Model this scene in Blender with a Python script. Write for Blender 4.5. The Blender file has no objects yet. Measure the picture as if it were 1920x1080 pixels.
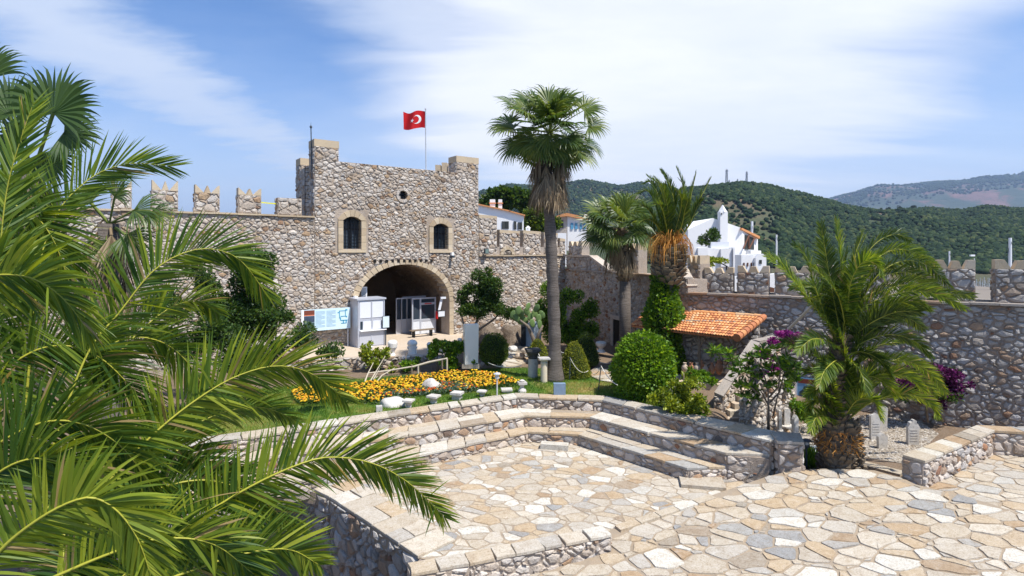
import bpy, math, random
import numpy as np
from mathutils import Vector, Matrix
random.seed(7)
SC = bpy.context.scene
COL = SC.collection
F, H, CX, CY = 1050.0, 5.4, 960.0, 470.0      # lens in pixels of a 1920 wide picture, eye height over the court

# ------------------------------------------------------------------ camera, sky, sun, exposure
cd = bpy.data.cameras.new('camera')
cd.sensor_width = 36.0
cd.lens = 36.0 * F / 1920.0
cd.shift_y = -70.0 / 1920.0
cd.clip_start = 0.1
cd.clip_end = 20000.0
cam = bpy.data.objects.new('camera', cd)
COL.objects.link(cam)
cam.location = (0, 0, H)
cam.rotation_euler = (math.radians(90), 0, 0)
SC.camera = cam

SUN_AZ = Vector((0.80, -0.60, 0)).normalized()
SUN_EL = math.radians(61)
sdir = Vector((SUN_AZ.x * math.cos(SUN_EL), SUN_AZ.y * math.cos(SUN_EL), math.sin(SUN_EL)))
sl = bpy.data.lights.new('sun', 'SUN')
sl.energy = 5.0
sl.angle = math.radians(0.6)
sl.color = (1.0, 0.955, 0.88)
so = bpy.data.objects.new('sun', sl)
COL.objects.link(so)
so.rotation_euler = sdir.to_track_quat('Z', 'Y').to_euler()
so.location = (30, -20, 60)

world = bpy.data.worlds.new('World')
SC.world = world
world.use_nodes = True
WN, WL = world.node_tree.nodes, world.node_tree.links
WN.clear()
def wn(t, **k):
    n = WN.new(t)
    for a, b in k.items(): setattr(n, a, b)
    return n
def wmath(op, a, b=None, c=None, clamp=False):
    n = wn('ShaderNodeMath', operation=op); n.use_clamp = clamp
    for i, v in enumerate((a, b, c)):
        if v is None: continue
        if isinstance(v, (int, float)): n.inputs[i].default_value = v
        else: WL.new(v, n.inputs[i])
    return n.outputs[0]
sky = wn('ShaderNodeTexSky', sky_type='NISHITA')
sky.sun_disc = False
sky.sun_elevation = SUN_EL
sky.sun_rotation = math.atan2(SUN_AZ.x, SUN_AZ.y)
sky.air_density = 1.0
sky.dust_density = 0.6
sky.ozone_density = 2.6
tc = wn('ShaderNodeTexCoord')
sep = wn('ShaderNodeSeparateXYZ'); WL.new(tc.outputs['Generated'], sep.inputs[0])
den = wmath('MAXIMUM', wmath('ADD', sep.outputs[2], 0.10), 0.05)
cx = wmath('DIVIDE', sep.outputs[0], den)
cy = wmath('DIVIDE', sep.outputs[1], den)
cmb = wn('ShaderNodeCombineXYZ'); WL.new(cx, cmb.inputs[0]); WL.new(cy, cmb.inputs[1])
def cloud_noise(rot, scale, nscale, detail, rough, dist, off=(0, 0, 0)):
    mp = wn('ShaderNodeMapping'); WL.new(cmb.outputs[0], mp.inputs[0])
    mp.inputs['Location'].default_value = off
    mp.inputs['Rotation'].default_value = (0, 0, math.radians(rot)); mp.inputs['Scale'].default_value = scale
    nt = wn('ShaderNodeTexNoise'); WL.new(mp.outputs[0], nt.inputs['Vector'])
    nt.inputs['Scale'].default_value = nscale; nt.inputs['Detail'].default_value = detail
    nt.inputs['Roughness'].default_value = rough; nt.inputs['Distortion'].default_value = dist
    return nt.outputs['Fac']
n1 = cloud_noise(38, (0.28, 1.0, 1), 1.1, 6, 0.55, 0.5, (0.6, 0.35, 0))     # long wisps
n2 = cloud_noise(20, (0.7, 1.0, 1), 0.8, 7, 0.55, 0.5, (3.1, 1.2, 0))      # broad veil
n3 = cloud_noise(30, (0.8, 1.6, 1), 4.5, 6, 0.6, 0.2, (0, 0, 0))           # fine structure
def mrange(x, a, b, c=0.0, d=1.0):
    n = wn('ShaderNodeMapRange', interpolation_type='SMOOTHSTEP'); WL.new(x, n.inputs[0])
    for i, v in zip((1, 2, 3, 4), (a, b, c, d)): n.inputs[i].default_value = v
    return n.outputs[0]
def dirdot(px, py):
    v = Vector(((px - CX) / F, 1.0, (CY - py) / F)).normalized()
    n = wn('ShaderNodeVectorMath', operation='DOT_PRODUCT'); WL.new(tc.outputs['Generated'], n.inputs[0])
    n.inputs[1].default_value = v
    return n.outputs['Value']
def band(p0, p1, half, soft, lo=None):
    """cloud bank lying along the great circle through two directions of the sky"""
    a = Vector(((p0[0] - CX) / F, 1.0, (CY - p0[1]) / F)); b = Vector(((p1[0] - CX) / F, 1.0, (CY - p1[1]) / F))
    nn = a.cross(b).normalized()
    n = wn('ShaderNodeVectorMath', operation='DOT_PRODUCT'); WL.new(tc.outputs['Generated'], n.inputs[0])
    n.inputs[1].default_value = nn
    d = wmath('ABSOLUTE', n.outputs['Value'])
    d = wmath('ADD', d, wmath('MULTIPLY', wmath('SUBTRACT', n3, 0.5), 0.10))
    d = wmath('ADD', d, wmath('MULTIPLY', wmath('SUBTRACT', n1, 0.5), 0.16))
    return mrange(d, half, half + soft, 1.0, 0.0)
bank = mrange(wmath('ADD', dirdot(1230, 60), wmath('MULTIPLY', wmath('SUBTRACT', n1, 0.5), 0.22)), 0.84, 0.975)
streakA = band((60, 20), (620, 330), 0.0, 0.085)
streakB = band((700, -40), (1180, 330), 0.01, 0.11)
streakC = band((980, 420), (1900, 130), 0.0, 0.07)
veil = mrange(n2, 0.36, 0.72)
low = mrange(sep.outputs[2], 0.0, 0.36, 0.90, 0.0)
cf = wmath('MAXIMUM', wmath('MULTIPLY', bank, 0.95), wmath('MULTIPLY', streakA, 0.9))
cf = wmath('MAXIMUM', cf, wmath('MULTIPLY', streakB, 0.72))
cf = wmath('MAXIMUM', cf, wmath('MULTIPLY', streakC, 0.35))
cf = wmath('MAXIMUM', cf, low)
cf = wmath('ADD', cf, wmath('MULTIPLY', wmath('SUBTRACT', veil, 0.40), 0.16))
cf = wmath('ADD', cf, wmath('MULTIPLY', wmath('SUBTRACT', n3, 0.5), 0.16), clamp=True)
ccol = wn('ShaderNodeMixRGB'); WL.new(bank, ccol.inputs[0])
ccol.inputs[1].default_value = (5.2, 5.9, 7.2, 1); ccol.inputs[2].default_value = (7.6, 7.8, 8.2, 1)
skyc = wn('ShaderNodeMixRGB', blend_type='MULTIPLY'); skyc.inputs[0].default_value = 1.0
WL.new(sky.outputs[0], skyc.inputs[1]); skyc.inputs[2].default_value = (0.70, 0.96, 1.26, 1)
mixc = wn('ShaderNodeMixRGB'); WL.new(cf, mixc.inputs[0]); WL.new(skyc.outputs[0], mixc.inputs[1]); WL.new(ccol.outputs[0], mixc.inputs[2])
bg = wn('ShaderNodeBackground'); bg.inputs['Strength'].default_value = 0.10
WL.new(mixc.outputs[0], bg.inputs['Color'])
wo = wn('ShaderNodeOutputWorld'); WL.new(bg.outputs[0], wo.inputs['Surface'])

vs = SC.view_settings
vs.view_transform = 'Standard'; vs.look = 'None'; vs.exposure = 0.52; vs.gamma = 1.0; vs.use_curve_mapping = False
SC.render.engine = 'CYCLES'
SC.cycles.max_bounces = 6; SC.cycles.diffuse_bounces = 3; SC.cycles.glossy_bounces = 2
SC.cycles.transmission_bounces = 3; SC.cycles.transparent_max_bounces = 6; SC.cycles.volume_bounces = 0
SC.cycles.use_denoising = True

# ------------------------------------------------------------------ helpers
def X(px, d): return (px - CX) / F * d
def Z(py, d): return H - (py - CY) / F * d
def P(px, py, d): return Vector((X(px, d), d, Z(py, d)))
def G(px, py, z):
    d = F * (H - z) / (py - CY)
    return Vector((X(px, d), d, z))
WLOC = {}
def wl(o): return WLOC.get(o.name, Vector((0, 0, 0)))
def link(name, data, parent=None, at=(0, 0, 0)):
    o = bpy.data.objects.new(name, data)
    COL.objects.link(o)
    at = Vector(at)
    WLOC[o.name] = at
    if parent is not None:
        o.parent = parent
        o.location = at - wl(parent)
    else:
        o.location = at
    return o
def tag(o, label, cat, group=None, kind=None):
    o['label'] = label; o['category'] = cat
    if group: o['group'] = group
    if kind: o['kind'] = kind
    return o
def thing(name, label, cat, at=(0, 0, 0), group=None):
    o = link(name, None, None, at); o.empty_display_size = 0.2
    return tag(o, label, cat, group)
def copy_tree(root, at, rz=0.0, label=None, scale=1.0):
    r = root.copy(); COL.objects.link(r); r.location = at; r.rotation_euler = (0, 0, rz); r.scale = (scale,) * 3
    WLOC[r.name] = Vector(at)
    if label: r['label'] = label
    for ch in list(root.children):
        c = ch.copy(); COL.objects.link(c); c.parent = r
        for g in list(ch.children):
            d = g.copy(); COL.objects.link(d); d.parent = c
    return r

class MB:
    def __init__(s): s.v = []; s.f = []; s.m = []; s.t = []
    def add(s, vs_, fs, m=0, t=0.5):
        b = len(s.v); s.v += [tuple(p) for p in vs_]
        for f in fs:
            s.f.append(tuple(b + i for i in f)); s.m.append(m); s.t.append(t)
        return s
    def hexa(s, q, m=0, t=0.5):           # q: four bottom points then four top points
        return s.add(q, [(3, 2, 1, 0), (4, 5, 6, 7), (0, 1, 5, 4), (1, 2, 6, 5), (2, 3, 7, 6), (3, 0, 4, 7)], m, t)
    def box(s, c, size, m=0, t=0.5, rot=0.0, ux=None, uz=None):
        c = Vector(c); hx, hy, hz = size[0] / 2, size[1] / 2, size[2] / 2
        u = Vector(ux).normalized() if ux is not None else Vector((math.cos(rot), math.sin(rot), 0))
        w = Vector(uz).normalized() if uz is not None else Vector((0, 0, 1))
        v = w.cross(u).normalized()
        q = [c + u * a * hx + v * b * hy + w * e * hz for e in (-1, 1) for a, b in ((-1, -1), (1, -1), (1, 1), (-1, 1))]
        return s.hexa(q, m, t)
    def prism(s, poly, z0, z1, m=0, t=0.5):   # ccw polygon in plan
        n = len(poly)
        vs_ = [(p[0], p[1], z0) for p in poly] + [(p[0], p[1], z1) for p in poly]
        return s.add(vs_, [tuple(range(n - 1, -1, -1)), tuple(range(n, 2 * n))] + [(i, (i + 1) % n, n + (i + 1) % n, n + i) for i in range(n)], m, t)
    def extrude(s, pts, vec, m=0, t=0.5):      # planar polygon of 3-d points, thickness vector
        n = len(pts); vec = Vector(vec)
        vs_ = [Vector(p) for p in pts] + [Vector(p) + vec for p in pts]
        return s.add(vs_, [tuple(range(n - 1, -1, -1)), tuple(range(n, 2 * n))] + [(i, (i + 1) % n, n + (i + 1) % n, n + i) for i in range(n)], m, t)
    def tube(s, pts, r, n=8, m=0, t=0.5, cap=True):
        pts = [Vector(p) for p in pts]
        if not hasattr(r, '__len__'): r = [r] * len(pts)
        base = len(s.v); up = None
        for i, p in enumerate(pts):
            tdir = (pts[min(i + 1, len(pts) - 1)] - pts[max(i - 1, 0)]).normalized()
            if up is None:
                up = Vector((1, 0, 0)) if abs(tdir.x) < 0.8 else Vector((0, 0, 1))
            a = (up - tdir * up.dot(tdir)).normalized(); up = a
            b = tdir.cross(a)
            for k in range(n):
                an = 2 * math.pi * k / n
                s.v.append(tuple(p + (a * math.cos(an) + b * math.sin(an)) * r[i]))
        for i in range(len(pts) - 1):
            for k in range(n):
                k2 = (k + 1) % n
                s.f.append((base + i * n + k, base + i * n + k2, base + (i + 1) * n + k2, base + (i + 1) * n + k)); s.m.append(m); s.t.append(t)
        if cap:
            s.f.append(tuple(base + k for k in range(n - 1, -1, -1))); s.m.append(m); s.t.append(t)
            e = base + (len(pts) - 1) * n
            s.f.append(tuple(e + k for k in range(n))); s.m.append(m); s.t.append(t)
        return s
    def lathe(s, c, prof, n=16, m=0, t=0.5):   # prof: (radius, z) from bottom to top
        c = Vector(c); base = len(s.v)
        for r, z in prof:
            for k in range(n):
                an = 2 * math.pi * k / n
                s.v.append((c.x + r * math.cos(an), c.y + r * math.sin(an), c.z + z))
        for i in range(len(prof) - 1):
            for k in range(n):
                k2 = (k + 1) % n
                s.f.append((base + i * n + k, base + i * n + k2, base + (i + 1) * n + k2, base + (i + 1) * n + k)); s.m.append(m); s.t.append(t)
        s.f.append(tuple(base + k for k in range(n - 1, -1, -1))); s.m.append(m); s.t.append(t)
        e = base + (len(prof) - 1) * n
        s.f.append(tuple(e + k for k in range(n))); s.m.append(m); s.t.append(t)
        return s
    def blob(s, c, size, seed=0, rough=0.18, nu=10, nv=7, m=0, t=0.5, flat=None):
        rg = random.Random(seed); c = Vector(c); base = len(s.v)
        ks = [(rg.uniform(-2.5, 2.5), rg.uniform(-2.5, 2.5), rg.uniform(-2.5, 2.5), rg.uniform(0, 6)) for _ in range(5)]
        def pt(th, ph):
            d = Vector((math.cos(th) * math.sin(ph), math.sin(th) * math.sin(ph), math.cos(ph)))
            k = 1 + rough * sum(math.sin(a * d.x * 2 + b * d.y * 2 + e * d.z * 2 + g) for a, b, e, g in ks) / 2
            q = Vector((d.x * size[0] * k, d.y * size[1] * k, d.z * size[2] * k))
            if flat is not None: q.z = min(q.z, flat)
            return tuple(c + q)
        s.v.append(pt(0, math.pi))
        for i in range(1, nv):
            for k in range(nu): s.v.append(pt(2 * math.pi * k / nu, math.pi * (1 - i / nv)))
        s.v.append(pt(0, 0)); top = len(s.v) - 1
        for k in range(nu):
            k2 = (k + 1) % nu
            s.f.append((base, base + 1 + k2, base + 1 + k)); s.m.append(m); s.t.append(t)
            for i in range(nv - 2):
                a = base + 1 + i * nu
                s.f.append((a + k, a + k2, a + nu + k2, a + nu + k)); s.m.append(m); s.t.append(t)
            a = base + 1 + (nv - 2) * nu
            s.f.append((a + k, a + k2, top)); s.m.append(m); s.t.append(t)
        return s
    def build(s, name, mats, parent=None, smooth=False, at=None):
        if at is None: at = wl(parent) if parent is not None else Vector((0, 0, 0))
        at = Vector(at)
        me = bpy.data.meshes.new(name)
        me.from_pydata([(p[0] - at.x, p[1] - at.y, p[2] - at.z) for p in s.v], [], s.f)
        if not isinstance(mats, (list, tuple)): mats = [mats]
        for q in mats: me.materials.append(q)
        if any(s.m): me.polygons.foreach_set('material_index', s.m)
        if smooth: me.polygons.foreach_set('use_smooth', [True] * len(s.f))
        at_ = me.attributes.new('tone', 'FLOAT', 'FACE'); at_.data.foreach_set('value', s.t)
        return link(name, me, parent, at)

# ------------------------------------------------------------------ materials
def M(name):
    m = bpy.data.materials.new(name); m.use_nodes = True
    nt = m.node_tree; nt.nodes.clear()
    return m, nt.nodes, nt.links
def nmath(N, L, op, a, b=None, clamp=False):
    n = N.new('ShaderNodeMath'); n.operation = op; n.use_clamp = clamp
    for i, v in enumerate((a, b)):
        if v is None: continue
        if isinstance(v, (int, float)): n.inputs[i].default_value = v
        else: L.new(v, n.inputs[i])
    return n.outputs[0]
def noise(N, L, vec, scale, detail=4, rough=0.6, dist=0.0):
    n = N.new('ShaderNodeTexNoise'); L.new(vec, n.inputs['Vector'])
    n.inputs['Scale'].default_value = scale; n.inputs['Detail'].default_value = detail
    n.inputs['Roughness'].default_value = rough; n.inputs['Distortion'].default_value = dist
    return n.outputs['Fac']
def ramp(N, L, fac, stops, constant=False):
    r = N.new('ShaderNodeValToRGB'); L.new(fac, r.inputs[0])
    if constant: r.color_ramp.interpolation = 'CONSTANT'
    el = r.color_ramp.elements
    while len(el) < len(stops): el.new(0.5)
    for e, (p, c) in zip(el, stops):
        e.position = p; e.color = (c[0], c[1], c[2], 1)
    return r.outputs['Color']
def attr(N, name='tone'):
    a = N.new('ShaderNodeAttribute'); a.attribute_name = name
    return a.outputs['Fac']
def mixc_(N, L, fac, a, b, mode='MIX'):
    n = N.new('ShaderNodeMixRGB'); n.blend_type = mode
    for i, v in enumerate((fac, a, b)):
        if isinstance(v, (int, float)): n.inputs[i].default_value = v
        elif isinstance(v, tuple): n.inputs[i].default_value = (v[0], v[1], v[2], 1)
        else: L.new(v, n.inputs[i])
    return n.outputs[0]
def bump(N, L, h, strength=0.5, dist=0.02, normal=None):
    b = N.new('ShaderNodeBump'); b.inputs['Strength'].default_value = strength; b.inputs['Distance'].default_value = dist
    L.new(h, b.inputs['Height'])
    if normal is not None: L.new(normal, b.inputs['Normal'])
    return b.outputs[0]
def pbsdf(N, L, col, rough=0.8, normal=None, metal=0.0, spec=0.3):
    p = N.new('ShaderNodeBsdfPrincipled')
    if isinstance(col, tuple): p.inputs['Base Color'].default_value = (col[0], col[1], col[2], 1)
    else: L.new(col, p.inputs['Base Color'])
    p.inputs['Roughness'].default_value = rough; p.inputs['Metallic'].default_value = metal
    p.inputs['Specular IOR Level'].default_value = spec
    if normal is not None: L.new(normal, p.inputs['Normal'])
    return p
def out(N, L, sh):
    o = N.new('ShaderNodeOutputMaterial'); L.new(sh, o.inputs['Surface'])
def plain(name, col, rough=0.6, metal=0.0, spec=0.3, var=0.25, nscale=6.0, bs=0.15, bd=0.01):
    m, N, L = M(name)
    g = N.new('ShaderNodeNewGeometry').outputs['Position']
    n = noise(N, L, g, nscale, 5, 0.65)
    c = mixc_(N, L, n, tuple(x * (1 - var) for x in col), tuple(min(1, x * (1 + var)) for x in col))
    p = pbsdf(N, L, c, rough, bump(N, L, noise(N, L, g, nscale * 6, 4), bs, bd), metal, spec)
    out(N, L, p.outputs[0]); return m
def stone_mat(name, stops, rough=0.85, fine=22.0, bs=0.9, bd=0.03, dirt_shade=0.5, stain_shade=(0.09, 0.075, 0.06)):
    m, N, L = M(name)
    g = N.new('ShaderNodeNewGeometry').outputs['Position']
    c = ramp(N, L, attr(N), stops, False)
    n1_ = noise(N, L, g, 3.5, 5, 0.65, 0.3); n2_ = noise(N, L, g, fine, 5, 0.7)
    n3_ = noise(N, L, g, fine * 3.2, 3, 0.7)
    c = mixc_(N, L, nmath(N, L, 'MULTIPLY', nmath(N, L, 'SUBTRACT', n1_, 0.42), 3.0, True), c, mixc_(N, L, 1.0, c, (1.16, 1.10, 1.0), 'MULTIPLY'))
    pit = nmath(N, L, 'MULTIPLY', nmath(N, L, 'SUBTRACT', 0.47, n2_, True), 4.5 * dirt_shade, True)  # noise pits darkened: stains plus crevice shade put into the colour
    c = mixc_(N, L, pit, c, stain_shade)
    c = mixc_(N, L, nmath(N, L, 'MULTIPLY', nmath(N, L, 'SUBTRACT', n3_, 0.55, True), 2.2, True), c, mixc_(N, L, 0.5, c, (0.9, 0.87, 0.82)))
    wz = noise(N, L, g, .45, 5, .7, .6)
    c = mixc_(N, L, nmath(N, L, 'MULTIPLY', nmath(N, L, 'SUBTRACT', wz, .50, True), 3.2, True), c, mixc_(N, L, 1.0, c, (.74, .69, .62), 'MULTIPLY'))
    c = mixc_(N, L, nmath(N, L, 'MULTIPLY', nmath(N, L, 'SUBTRACT', .44, wz, True), 3.5, True), c, mixc_(N, L, 1.0, c, (1.14, 1.13, 1.10), 'MULTIPLY'))
    hgt = nmath(N, L, 'ADD', nmath(N, L, 'MULTIPLY', n2_, 1.0), nmath(N, L, 'MULTIPLY', n1_, 0.8))
    p = pbsdf(N, L, c, rough, bump(N, L, hgt, bs, bd), 0, 0.25)
    out(N, L, p.outputs[0]); return m

def slab_mat(name, stops):
    """flagstone: mottled face, veins, rusty and grey stains"""
    m, N, L = M(name)
    g = N.new('ShaderNodeNewGeometry').outputs['Position']
    c = ramp(N, L, attr(N), stops)
    big = noise(N, L, g, 1.3, 4, .6); mid = noise(N, L, g, 6.0, 6, .72, .8); fin = noise(N, L, g, 30, 5, .75)
    c = mixc_(N, L, nmath(N, L, 'MULTIPLY', nmath(N, L, 'SUBTRACT', mid, .50, True), 4.0, True), c, mixc_(N, L, 1.0, c, (.70, .62, .53), 'MULTIPLY'))
    c = mixc_(N, L, nmath(N, L, 'MULTIPLY', nmath(N, L, 'SUBTRACT', .46, mid, True), 4.0, True), c, mixc_(N, L, .55, c, (.62, .60, .57)))
    c = mixc_(N, L, nmath(N, L, 'MULTIPLY', nmath(N, L, 'SUBTRACT', .50, fin, True), 5.0, True), c, mixc_(N, L, 1.0, c, (.46, .40, .33), 'MULTIPLY'))
    c = mixc_(N, L, nmath(N, L, 'MULTIPLY', nmath(N, L, 'SUBTRACT', big, .52, True), 2.6, True), c, mixc_(N, L, 1.0, c, (.80, .74, .68), 'MULTIPLY'))
    mp = N.new('ShaderNodeMapping'); L.new(g, mp.inputs[0]); mp.inputs['Rotation'].default_value = (0, 0, .5); mp.inputs['Scale'].default_value = (1, 5, 5)
    vein = noise(N, L, mp.outputs[0], 3.0, 5, .7, 1.2)
    vv = nmath(N, L, 'MULTIPLY', nmath(N, L, 'SUBTRACT', .035, nmath(N, L, 'ABSOLUTE', nmath(N, L, 'SUBTRACT', vein, .5)), True), 20, True)
    c = mixc_(N, L, nmath(N, L, 'MULTIPLY', vv, .55), c, (.30, .235, .18))
    p = pbsdf(N, L, c, .72, bump(N, L, nmath(N, L, 'ADD', mid, nmath(N, L, 'MULTIPLY', fin, .6)), .6, .02), 0, .25)
    out(N, L, p.outputs[0]); return m
PAL = [(0.0, (0.20, 0.165, 0.13)), (0.035, (0.30, 0.17, 0.095)), (0.07, (0.42, 0.29, 0.17)), (0.18, (0.40, 0.335, 0.275)),
       (0.36, (0.50, 0.425, 0.355)), (0.52, (0.62, 0.555, 0.49)), (0.70, (0.45, 0.435, 0.425)), (0.82, (0.70, 0.645, 0.585)), (0.94, (0.78, 0.74, 0.69)), (1.0, (0.36, 0.37, 0.385))]
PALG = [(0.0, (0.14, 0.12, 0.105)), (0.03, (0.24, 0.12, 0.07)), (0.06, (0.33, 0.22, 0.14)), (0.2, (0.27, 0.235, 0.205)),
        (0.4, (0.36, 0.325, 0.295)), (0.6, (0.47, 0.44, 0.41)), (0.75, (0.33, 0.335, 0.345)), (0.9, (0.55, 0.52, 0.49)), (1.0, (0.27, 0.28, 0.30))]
PALP = [(0.0, (0.40, 0.36, 0.31)), (0.06, (0.47, 0.33, 0.21)), (0.12, (0.58, 0.45, 0.31)), (0.3, (0.60, 0.52, 0.42)), (0.45, (0.55, 0.49, 0.42)),
        (0.6, (0.68, 0.61, 0.52)), (0.80, (0.50, 0.47, 0.44)), (0.86, (0.34, 0.345, 0.36)), (0.9, (0.70, 0.67, 0.62)), (1.0, (0.78, 0.75, 0.70))]
PAL = [(p, tuple((m_ + (v - m_) * (.55 if p not in (0.0, .035, .07) else .9)) for v, m_ in zip(c, (.47, .41, .35)))) for p, c in PAL]
m_stone = stone_mat('rubble_stone', PAL, dirt_shade=1.15, bs=1.0, bd=.045, fine=17)
m_stoneg = stone_mat('grey_rubble_stone', [(p, tuple((m_ + (v - m_) * (.7 if p > .07 else 1)) for v, m_ in zip(c, (.37, .335, .295)))) for p, c in PALG], dirt_shade=.7)
m_bench = stone_mat('bench_rubble_stone', PALG[:1] + [(p, (min(1, c[0] * 1.22), c[1] * 1.15, c[2] * 1.08)) for p, c in PALG[1:]], fine=26)
m_slab = slab_mat('paving_slab', [(p, (c[0] * .80, c[1] * .795, c[2] * .75)) for p, c in PALP])
m_mortar = stone_mat('mortar', [(0, (0.36, 0.30, 0.25)), (1, (0.45, 0.385, 0.325))], fine=30, bs=1.0, bd=0.04, dirt_shade=0.5)
m_mortard = stone_mat('dark_mortar', [(0, (0.27, 0.22, 0.18)), (1, (0.36, 0.30, 0.255))], fine=26, bs=1.0, bd=0.04, dirt_shade=0.5)
m_joint = stone_mat('paving_joint', [(0, (0.27, 0.215, 0.155)), (1, (0.35, 0.285, 0.215))], fine=34, bs=0.8, bd=0.02, dirt_shade=0.3)
m_ashlar = stone_mat('dressed_sandstone', [(0, (0.42, 0.33, 0.225)), (0.5, (0.50, 0.41, 0.29)), (1, (0.55, 0.47, 0.36))], fine=18, bs=0.5, bd=0.015, dirt_shade=0.55, stain_shade=(0.24, 0.18, 0.125))
m_marble = stone_mat('weathered_marble', [(0, (0.46, 0.44, 0.41)), (1, (0.60, 0.58, 0.55))], rough=0.65, fine=13, bs=0.6, bd=0.02, dirt_shade=0.75, stain_shade=(0.13, 0.125, 0.12))
m_iron = plain('dark_iron', (0.02, 0.022, 0.026), 0.5, 0.6)
m_glass = plain('dark_window_glass', (0.035, 0.05, 0.07), 0.08, 0.0, 0.8, 0.3, 2.0, 0.02)
m_wood = plain('grey_weathered_wood', (0.20, 0.155, 0.11), 0.8, nscale=9, bs=0.5)
m_white = plain('white_limewash', (0.80, 0.79, 0.77), 0.85, var=0.04, nscale=1.5, bs=0.3)
m_alu = plain('painted_aluminium', (0.52, 0.54, 0.60), 0.35, 0.2, 0.5, 0.05)
m_grout = m_joint

# ------------------------------------------------------------------ rubble and crazy paving: weighted Voronoi cells made into stones
def clip_half(poly, nx, ny, c):
    out_ = []; n = len(poly)
    for i in range(n):
        a = poly[i]; b = poly[(i + 1) % n]
        da = nx * a[0] + ny * a[1] - c; db = nx * b[0] + ny * b[1] - c
        if da <= 0: out_.append(a)
        if (da < 0 and db > 0) or (da > 0 and db < 0):
            k = da / (da - db); out_.append((a[0] + (b[0] - a[0]) * k, a[1] + (b[1] - a[1]) * k))
    return out_
def cells(u0, u1, v0, v1, su, sv, jit, wt, gap, rg, keep=None):
    ky = su / sv; V0, V1 = v0 * ky, v1 * ky
    ni = int(math.ceil((u1 - u0) / su)) + 1; nj = int(math.ceil((V1 - V0) / su)) + 1
    pt = {}
    for j in range(-2, nj + 2):
        for i in range(-2, ni + 2):
            pt[i, j] = (u0 + (i + 0.5 * (j % 2) + rg.uniform(-jit, jit)) * su, V0 + (j + 0.5 + rg.uniform(-jit, jit)) * su,
                        rg.choice((0, 0, 0.3, 0.6, 1.0)) * wt * su * su)
    res = []
    for j in range(-1, nj + 1):
        for i in range(-1, ni + 1):
            a = pt[i, j]
            if keep is not None and not keep(a[0], a[1] / ky, True): continue
            R = 1.7 * su
            poly = [(a[0] - R, a[1] - R), (a[0] + R, a[1] - R), (a[0] + R, a[1] + R), (a[0] - R, a[1] + R)]
            for dj in (0, 1, -1, 2, -2):
                for di in (0, 1, -1, 2, -2):
                    if di == 0 and dj == 0: continue
                    b = pt.get((i + di, j + dj))
                    if b is None: continue
                    dx, dy = b[0] - a[0], b[1] - a[1]; L_ = math.hypot(dx, dy)
                    if L_ < 1e-6: continue
                    off = (L_ * L_ + a[2] - b[2]) / (2 * L_) - gap * 0.5
                    nx, ny = dx / L_, dy / L_
                    poly = clip_half(poly, nx, ny, nx * a[0] + ny * a[1] + off)
                    if len(poly) < 3: break
                if len(poly) < 3: break
            if len(poly) < 3: continue
            g2 = gap * 0.35
            for nx, ny, c in ((1, 0, u1 - g2), (-1, 0, -u0 - g2), (0, 1, V1 - g2), (0, -1, -V0 - g2)):
                poly = clip_half(poly, nx, ny, c)
                if len(poly) < 3: break
            if len(poly) < 3: continue
            res.append([(p[0], p[1] / ky) for p in poly])
    return res
def area(poly):
    return 0.5 * sum(poly[i][0] * poly[(i + 1) % len(poly)][1] - poly[(i + 1) % len(poly)][0] * poly[i][1] for i in range(len(poly)))
def chaikin(poly, k):
    o_ = []; n = len(poly)
    for i in range(n):
        a = poly[i]; b = poly[(i + 1) % n]
        o_.append((a[0] + (b[0] - a[0]) * k, a[1] + (b[1] - a[1]) * k)); o_.append((b[0] + (a[0] - b[0]) * k, b[1] + (a[1] - b[1]) * k))
    return o_
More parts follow.
